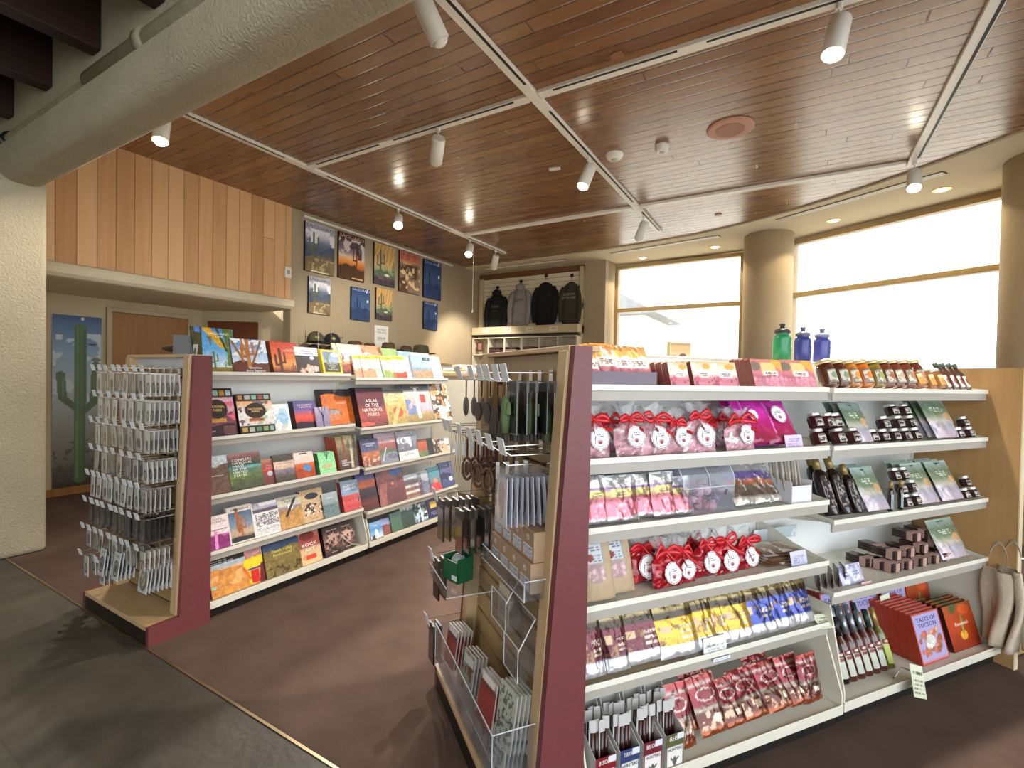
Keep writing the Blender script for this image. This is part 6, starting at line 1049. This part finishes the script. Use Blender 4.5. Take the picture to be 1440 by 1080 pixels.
P3 = 'g 0 4c3c40 .15 5c4450 .2 6c8068 .35 8c9c78 .45 c8b070 .6 c8a468 1 c89a58;s c4944c d8b478 6 1.9 3 0 .5 1 1;c .3 .28 .55 4c6458;c .95 .25 .35 5c7860;c .55 .3 .2 6c8868;m .32 .1 5c6c54 6 4;e .6 .26 .12 .03 e0d8b8;m .18 .06 483c44 2 3'
P4 = 'g 0 4c3c24 .2 a08050 .4 c89c60 .6 b87c50 .7 d8b078 .8 c87c5c 1 b85c44;m .7 .12 8c7460 3 4;b 5c4028 5 .55 3 0 0 1 .7;b e8c890 6 .6 5 0 .1 1 .65;s b8604c c87c60 3 1.5 3 0 .8 1 1'
P5 = 'g 0 26345a .2 34486e .4 44608c .7 3c5480 1 24365c;c .3 .18 .5 22304e;c .7 .2 .25 26365a;b 5c749c 4 .6 3 0 0 1 .3;a .3 1.5 .9 1.1 .06 a8c4e0;a .9 1.1 .8 .9 .03 c8dcec;e .85 .62 .05 .04 f0f4f8;m .35 .1 2c4066 6 3'
for i, (y0, y1, zt, zb, sp_, ti, lb) in enumerate(((4.225, 4.70, 3.50, 2.83, P1, 'SAGUARO|4c4c5c', 'large poster of grey mountains and a green cactus, first of the upper row'), (4.78, 5.265, 3.51, 2.84, P2, 'SAGUARO|e8b890', 'large poster of a dark cactus against storm clouds and orange sunset'), (5.465, 5.92, 3.52, 2.87, P3, 'Saguaro|8c5470', 'large poster of green cacti under an orange striped sky'), (6.03, 6.53, 3.52, 2.84, P4, 'SAGUARO|7c3c34', 'large poster in tan and brown showing rocky desert plants'), (6.64, 7.125, 3.51, 2.83, P5, 'SAGUARO|a8c4e8', 'large blue night poster, last of the upper row'),
      (4.29, 4.645, 2.765, 2.265, P1, 'SAGUARO|4c4c5c', 'small poster of grey mountains and cactus, first of the lower row'), (5.025, 5.39, 2.745, 2.255, P5, 'SAGUARO|a8c4e8', 'small blue night poster, second of the lower row'), (5.52, 5.87, 2.815, 2.315, P3, 'Saguaro|8c5470', 'small orange sky cactus poster, third of the lower row'), (6.655, 7.04, 2.76, 2.265, P5, 'SAGUARO|a8c4e8', 'small blue night poster, last of the lower row'))):
    w, h = y1-y0, zt-zb; t = emp('poster_canvas', (PX+.036, (y0+y1)/2, zb), FL.rz, 0, lb, 'poster')
    gob('printed_front', [grid(w, h, sp_, .008, lambda u, v: u*0, hi=74)], PRM, t); ob('canvas_sides', box(-w/2, w/2, .0006, .036, 0, h), mat('canvas_black', '171513', .7, var=.1), t)
    s_, c_ = ti.split('|'); low = s_[1] == 'a'; text(s_, t, 0, -.0015, h*(.16 if low else .93), h*.10, c_, w*.86)
t = emp('paper_sign', (PX+.004, 5.67, 1.86), FL.rz, 0, 'white paper notice taped to the wall under the posters', 'sign'); gob('paper', [grid(.3, .36, 'g 0 d8d8cc 1 dcdcd0;r .04 .03 .96 .97 e4e4da;t .2 .3 .8 .5 4 7c8c84', .006, lambda u, v: u*0), solid(box(-.15, .15, .0004, .002, 0, .36), 'd8d8d0')], PRM, t); text('NATIONAL\nPARK HATS', t, 0, -.001, .27, .045, '6c7c74', .22)
# cactus banner
t = emp('banner', (-7.121, 2.247, .055), FL.rz, 0, 'tall photographic banner of a giant green cactus beside the door', 'banner')
CBN = 'g 0 3c342c .12 5c544c .14 6c6860 .3 84847c .5 a0a8a8 .62 a8b8c4 .8 88a4c0 .92 5c7ca0 1 3c5480;b c0ccd4 3 .6 3 0 .5 1 .9;b 54504a 7 .6 5 0 .05 1 .28;a .55 .06 .56 .93 .125 54704c;a .16 .66 .2 .53 .09 54704c;a .2 .53 .5 .46 .08 506848;a .88 .72 .84 .5 .09 54704c;a .84 .5 .6 .44 .08 506848;a .64 .06 .64 .92 .02 3c5438;a .49 .06 .5 .93 .014 6c8860;a .57 .06 .57 .93 .009 3f5a3a;a .2 .64 .22 .54 .02 6c8860;a .9 .7 .87 .52 .02 3c5438;e .6 .985 .04 .01 e0dcd0;e .88 .75 .1 .012 7c7c68;e .8 .84 .09 .006 44444c;r .06 .86 .2 .885 d0d4d8'
gob('printed_front', [grid(.44, 1.985, CBN, .009, lambda u, v: u*0, hi=160, lo=50)], PRN, t); ob('banner_edge', box(-.222, .222, .0005, .006, -.002, 1.987), mat('banner_edge', '8c94a0', .4, .3, var=.05), t)
# ------------------------------------------------------------------ hats along the poster wall
def wallunit(): 
    t = emp('wall_shelving', (-5.81, 4.1, 0), 0, 0, 'low wall shelving under the posters carrying the hats', 'shelving'); ob('body', box(0, .5, 0, 3.3, 0, 1.62), LAM, t, bev=.004); ob('top_board', box(0, .53, -.02, 3.32, 1.62, 1.645), MPL, t, bev=.003)
wallunit()
HB = mat('hat_brown', '4f3d29', .85, var=.12, bump=.3, bscale=150); HO = mat('hat_olive', '4b4733', .85, var=.12, bump=.3, bscale=150); HK_ = mat('cap_black', '222220', .8, var=.15); HBand = mat('hat_band', '241a12', .6, var=.1)
def hat(x, y, z, k, m, lab, rz=0.):
    t = emp('brimmed_hat', (x, y, z), rz, 0, lab, 'hat'); 
    V, Fc = lathe([(.17*k, .012), (.165*k, .008), (.10*k, .0), (.093*k, .01), (.088*k, .06*k), (.08*k, .10*k), (.05*k, .115*k), (.01*k, .095*k)], 28)
    V = [(x_, y_*1.12, z_+(.03*(abs(x_)/(.17*k))**3 if z_ < .02 else 0)-(.012*math.exp(-(x_/.02)**2) if z_ > .09*k else 0)) for x_, y_, z_ in V]
    ob('crown_and_brim', (V, Fc), m, t, True); ob('hat_band', (lambda g: ([(a, b*1.12, c) for a, b, c in g[0]], g[1]))(lathe([(.094*k, .012), (.092*k, .03)], 28)), HBand, t, True); return t
def cap(x, y, z, m, lab, rz=0.):
    t = emp('baseball_cap', (x, y, z), rz, 0, lab, 'cap'); t.scale = (1.2, 1.2, 1.2); V, Fc = lathe([(.09, 0), (.092, .02), (.085, .06), (.06, .1), (.02, .118), (.004, .12)], 24); ob('cap_crown', ([(a, b*1.1, c) for a, b, c in V], Fc), m, t, True)
    V = []; n_ = 12
    for j in range(5):
        for i in range(n_+1): a = PI*i/n_; r_ = .085+.075*j/4; V.append((r_*math.cos(a)*(1-.08*j/4), -r_*math.sin(a)-.01, .012-.018*math.cos(a)**2+.005-.012*j/4))
    ob('visor', (V, [(j*(n_+1)+i, j*(n_+1)+i+1, (j+1)*(n_+1)+i+1, (j+1)*(n_+1)+i) for j in range(4) for i in range(n_)]), m, t, True); ob('front_badge', ell((0, -.096, .05), (.022, .006, .016), 10, 6), mat('cap_badge', 'a8a060', .6, var=.1), t, True); return t
for i, (px, py, k, m, lb) in enumerate(((499, 489, .9, HB, 'brown brimmed hat beside the caps under the posters'), (520, 490, .8, HB, 'low brown hat left of the white paper notice'), (546, 491, .95, HB, 'brown brimmed hat just right of the white paper notice'), (571, 494, .85, HB, 'small dark brown hat between two larger hats'), (592, 496, 1.15, HO, 'largest olive brown hat at the right end of the hat row'))):
    p = PLX(px, py, -5.45) if 'PLX' in globals() else None
    d = _f+_r*((px-720)/FPX)-_u*((py-540)/FPX); tt = (-5.5)/d.x; P = EYE+d*tt
    hat(P.x, P.y, P.z-.03, k*1.22, m, lb, .4*i)
    ob('hat_stand', lathe([(.05, 1.645-P.z+.01), (.05, 1.66-P.z+.01), (.012, 1.67-P.z+.01), (.012, .03), (.06, .04)], 14), BLK, COL.objects[-3] if 0 else None) if 0 else None
    hs = tag(ob('hat_stand', lathe([(.06, 1.646), (.06, 1.66), (.012, 1.67), (.012, P.z), (.05, P.z+.02)], 14, P.x, P.y), BLK), 'dark stand under the '+lb, 'hat stand', 'hat stands')
t = emp('cap_rack', (-5.5, 4.12, 1.645), FL.rz, 0, 'black wire rack holding caps at the left of the hat row', 'rack'); ob('wire_frame', J(*[tube([(x, y, 0), (x, y, .40)], .004, 5) for x in (0, .2, .4) for y in (-.14, .12)], *[tube([(0, y, z), (.4, y, z)], .004, 5) for y in (-.14, .12) for z in (.02, .2, .28)]), CHR, t); ob('rack_shelf', J(box(0, .42, -.2, .12, .19, .2), box(0, .4, -.14, .12, .02, .025)), BLK, t)
for i, (y, z, m, lb) in enumerate(((4.19, 1.846, HO, 'olive green cap with emblem on the upper rack level'), (4.45, 1.846, HK_, 'black cap on the upper rack level, right of the green cap'), (4.17, 1.675, HK_, 'black cap on the lower rack level, left'), (4.44, 1.675, mat('cap_camo', '5c5440', .8, var=.35, vscale=30), 'patterned cap on the lower rack level, right'))): cap(-5.5, y, z, m, lb, FL.rz-.5)
# ------------------------------------------------------------------ sweatshirt wall
t = emp('wall_display', (-5.79, 8.44, 0), 0, 0, 'cream slatted wall display with cubbies for folded shirts', 'display unit'); Wd = 2.34
SLC = mat('slatwall_cream', 'd3c8aa', .5, var=.04); bd = [box(.1, Wd-.1, -.02, 0, 2.42+.085*i, 2.42+.085*i+.077) for i in range(12)]
ob('slat_boards', J(*bd), SLC, t); ob('slat_backing', box(.1, Wd-.1, -.01, -.0, 2.40, 3.44), mat('groove_brown', '3a2a1a', .7), t)
ob('side_post', box(0, .1, -.06, 0, 0, 3.45), FRM, t, bev=.004); ob('side_post', box(Wd-.06, Wd, -.1, 0, 0, 3.50), FRM, t, bev=.004); ob('top_trim', box(.0, Wd, -.05, 0, 3.44, 3.54), mat('brown_trim', '6e4526', .5, var=.1, vscale=8), t, bev=.003)
ob('ledge', box(0, Wd, -.3, 0, 2.27, 2.42), FRM, t, bev=.004)
for a, lb in ((0, 0), (1.15, 1)):
    c = ob('cubby_case', J(box(a+.02, a+1.17, -.30, -.29+.28, 2.19, 2.21), *[box(a+.02+k*.38, a+.045+k*.38, -.3, 0, 1.2, 2.2) for k in range(4)], *[box(a+.02, a+1.17, -.3, 0, z, z+.02) for z in (1.2, 1.53, 1.86)], box(a+.02, a+1.17, -.015, 0, 1.2, 2.2)), mat('cubby_white', 'c4baa2', .5, var=.04), t)
ob('painted_shadow_strip', box(0.02, Wd-.02, -.301, -.28, 2.235, 2.262), DUCT, t)  # solid black strip paints the shade between ledge and cubbies
for i in range(4): s_ = ob('price_sign', box(.28+.5*i, .44+.5*i, -.303, -.3, 2.30, 2.39), mat('sign_white', 'd0c8b4', .6, var=.05), t); text(['S-XL', 'HOODIES', 'S-2X', 'SHIRTS'][i], t, .36+.5*i, -.304, 2.345, .05, '5c5448', .12)
gob('cubby_picture', [(lambda g: (g[0]+np.array([.21, -.302, 1.93]), g[1], g[2]))(grid(.16, .2, 'g 0 8c6058 1 9c7468;B .2 4c2c28', .01, lambda u, v: u*0))], PRM, t)
SH = [mat('shirt_'+c, c, .9, var=.1, bump=.3) for c in ('3c2420', '4c2c24', '2c2422', '6c5444', '241c1c')]
for i, x in enumerate((.58, .95, 1.36, 1.75, 2.13)):
    for q in range(3):
        o_ = ob('folded_shirt', box(-.13, .13, -.13, .13, 0, .045), SH[(i*2+q) % 5], None, bev=.018); o_.location = (-5.79+x-.02, 8.27, 1.882+q*.046); tag(o_, 'folded shirt in the %s cubby of the back wall, %s in its pile' % (ORD[i], ['bottom', 'middle', 'top'][q]), 'shirt', 'folded shirts in the back wall cubbies')
def hoodie(x, z, w, h, col, lab, art_=None, kind='hoodie', lean=0.):
    t = emp('sweatshirt', (x, 8.40, z), 0, 0, lab, 'sweatshirt'); m = mat('fleece_'+col, col, .95, var=.12, vscale=8, bump=.4, bscale=60)
    half = [(0, h*.0), (w*.36, -.0), (w*.38, h*.05), (w*.36, h*.5), (w*.40, h*.62), (w*.37, h*.80), (w*.22, h*.90), (w*.1, h*.94), (0, h*.93)]
    n_ = 12; V, Fc = [], []
    Ls = [(0, .36, -.36), (.05, .38, -.38), (.2, .37, -.37), (.4, .365, -.365), (.6, .38, -.38), (.75, .37, -.37), (.84, .30, -.30), (.9, .2, -.2), (.94, .1, -.1)]
    for v, xr, xl in Ls:
        for i in range(2*n_):
            a = 2*PI*i/(2*n_); V.append((w*xr*math.cos(a)+.004*math.sin(v*9), -.05*math.sin(a)*(1 if math.sin(a) > 0 else .4)-.012*math.sin(a*5+v*7), v*h))
    for j in range(len(Ls)-1):
        for i in range(2*n_): k = 2*n_; Fc.append((j*k+i, j*k+(i+1) % k, (j+1)*k+(i+1) % k, (j+1)*k+i))
    Fc += [tuple(range(2*n_)), tuple((len(Ls)-1)*2*n_+i for i in range(2*n_))]; ob('body', (V, Fc), m, t, True)
    for sg in (-1, 1): ob('sleeve', tube([(sg*w*.30, -.01, h*.83), (sg*w*.40, -.01, h*.68), (sg*w*.45, -.03, h*.4), (sg*w*.40, -.05, h*.12), (sg*w*.39, -.05, h*.06)], [.05, .06, .055, .045, .038], 12), m, t, True)
    if kind == 'hoodie': ob('hood', J(ell((0, -.02, h*.95), (w*.2, .06, h*.09), 14, 8), tube([(-.09, -.06, h*.84), (0, -.085, h*.80), (.09, -.06, h*.84)], .022, 8)), m, t, True); ob('pocket', box(-w*.22, w*.22, -.068, -.05, h*.1, h*.3), m, t, bev=.01)
    ob('hanger', J(tube([(0, 0, h*1.0), (0, .0, h*1.08), (.02, .0, h*1.10), (.0, .02, h*1.12)], .006, 6), box(-.03, .03, -.0, .02, h*1.06, h*1.13)), BLK, t)
    if art_:
        for a in art_: text(a[0], t, a[1], -.075, h*a[2], a[3], a[4], a[5] if len(a) > 5 else None, name='print')
    return t
Z0 = 2.40
hoodie(-5.35, 2.36, .54, .82, '181a19', 'black hooded sweatshirt with pale cactus print, far left', [('AAA\n---', 0, .55, .09, '6c6c5c', .16)])
hoodie(-4.80, 2.44, .50, .82, '8e8a84', 'grey hooded sweatshirt with dark arched lettering', [('Saguaro', 0, .64, .08, '24242a', .26), ('national park', 0, .54, .035, '24242a', .2)])
hoodie(-4.24, 2.44, .54, .88, '131313', 'plain black zip sweatshirt with a tiny chest emblem', [('O', .12, .66, .05, '5c4c4c')], 'zip')
hoodie(-3.70, 2.44, .46, .84, '39392b', 'olive green crewneck sweatshirt with pale lettering', [('GUARDIAN\nOF THE PARK', -.02, .62, .065, 'a0a08c', .3)], 'crew')
# far table with folded white shirts and cord
t = emp('display_table', (-3.55, 5.1, 0), -.2, 0, 'wood and cream display table with folded shirts beyond the book shelves', 'table'); ob('body', box(-.6, .6, -.3, .3, 0, 1.43), LAM, t, bev=.005); ob('top_board', box(-.63, .63, -.33, .33, 1.43, 1.455), EDGE, t, bev=.004)
for i, (x, y, z, c, lb) in enumerate(((-.45, -.12, 0, 'e4e2dc', 'white, far left'), (-.28, -.14, 0, 'dcd4b0', 'cream yellow, near left'), (-.06, -.1, 0, 'e4e4de', 'white, middle'), (.14, -.12, 0, 'd8dcd8', 'pale grey, right'), (-.28, -.14, 1, 'e8e8e4', 'white, upper near left'), (-.06, -.1, 1, 'd8cfa8', 'cream, upper middle'), (.32, -.1, 0, 'c0d4d8', 'pale blue, far right'), (.14, -.12, 1, 'e4e6e6', 'white, upper right'), (-.12, -.12, 2, 'e6e4dc', 'white, topmost'))):
    o_ = ob('folded_shirt', box(-.09, .09, -.11, .11, 0, .04), mat('cotton_'+c, c, .9, var=.05, bump=.2), None, bev=.016); R_ = Matrix.Rotation(-.2, 3, 'Z'); p = R_@Vector((x, y, 0)); o_.location = (-3.55+p.x, 5.1+p.y, 1.456+z*.041); o_.rotation_euler.z = -.2+.1*math.sin(i*2); tag(o_, 'folded shirt on the table beyond the book shelves, '+lb, 'shirt', 'folded shirts on the far table')
tag(ob('pull_cord', J(tube([(0, 0, 0), (0, 0, -.95)], .003, 5), ell((0, 0, -.97), (.012, .012, .02), 8, 6)), mat('cord_white', 'c8c0ac', .6, var=.05)), 'thin white pull cord hanging below the far track light', 'cord').location = (-4.43, 6.24, 3.42)
tag(ob('vinyl_bumper', tube([(0, 0, .02), (.05, 0, -.01), (.12, 0, -.03), (.2, 0, -.02)], .004, 6), mat('cord_white', 'c8c0ac')), 'curved clear plastic hoop by the divider of the bottom book shelf', 'plastic hoop').location = (-2.96, 2.5, .2)
# ------------------------------------------------------------------ light: sky beyond the windows and the open lobby behind the viewer
w = bpy.data.worlds.new('world'); SC.world = w; w.use_nodes = True; nt = w.node_tree; bg = nt.nodes['Background']
bg.inputs[0].default_value = (.86, .935, 1, 1); bg.inputs[1].default_value = 2.15
sky = nt.nodes.new('ShaderNodeTexNoise'); sky.inputs['Scale'].default_value = 1.5
sl_ = bpy.data.lights.new('sun', 'SUN'); sl_.energy = 3.5; sl_.angle = .02; so_ = bpy.data.objects.new('sun', sl_); COL.objects.link(so_); so_.rotation_euler = (math.radians(32), 0, 0)
SC.view_settings.view_transform = 'Standard'; SC.view_settings.look = 'None'; SC.view_settings.gamma = 1; SC.view_settings.use_curve_mapping = False
SC.view_settings.exposure = 1.02
SC.cycles.max_bounces = 6; SC.cycles.diffuse_bounces = 4; SC.cycles.transparent_max_bounces = 48; SC.cycles.sample_clamp_indirect = 4; SC.cycles.use_denoising = True; SC.cycles.caustics_reflective = False; SC.cycles.caustics_refractive = False

# lettering becomes plain mesh
bpy.context.view_layer.update(); dg = bpy.context.evaluated_depsgraph_get(); TM = {}
for o in [x for x in bpy.data.objects if x.type == 'FONT']:
    k = o.data.name
    if k not in TM:
        TM[k] = bpy.data.meshes.new_from_object(o.evaluated_get(dg)); TM[k].name = o.name
    n_ = bpy.data.objects.new('lettering', TM[k]); COL.objects.link(n_); n_.parent = o.parent; n_.location = o.location; n_.rotation_euler = o.rotation_euler; n_.scale = o.scale
    bpy.data.objects.remove(o)
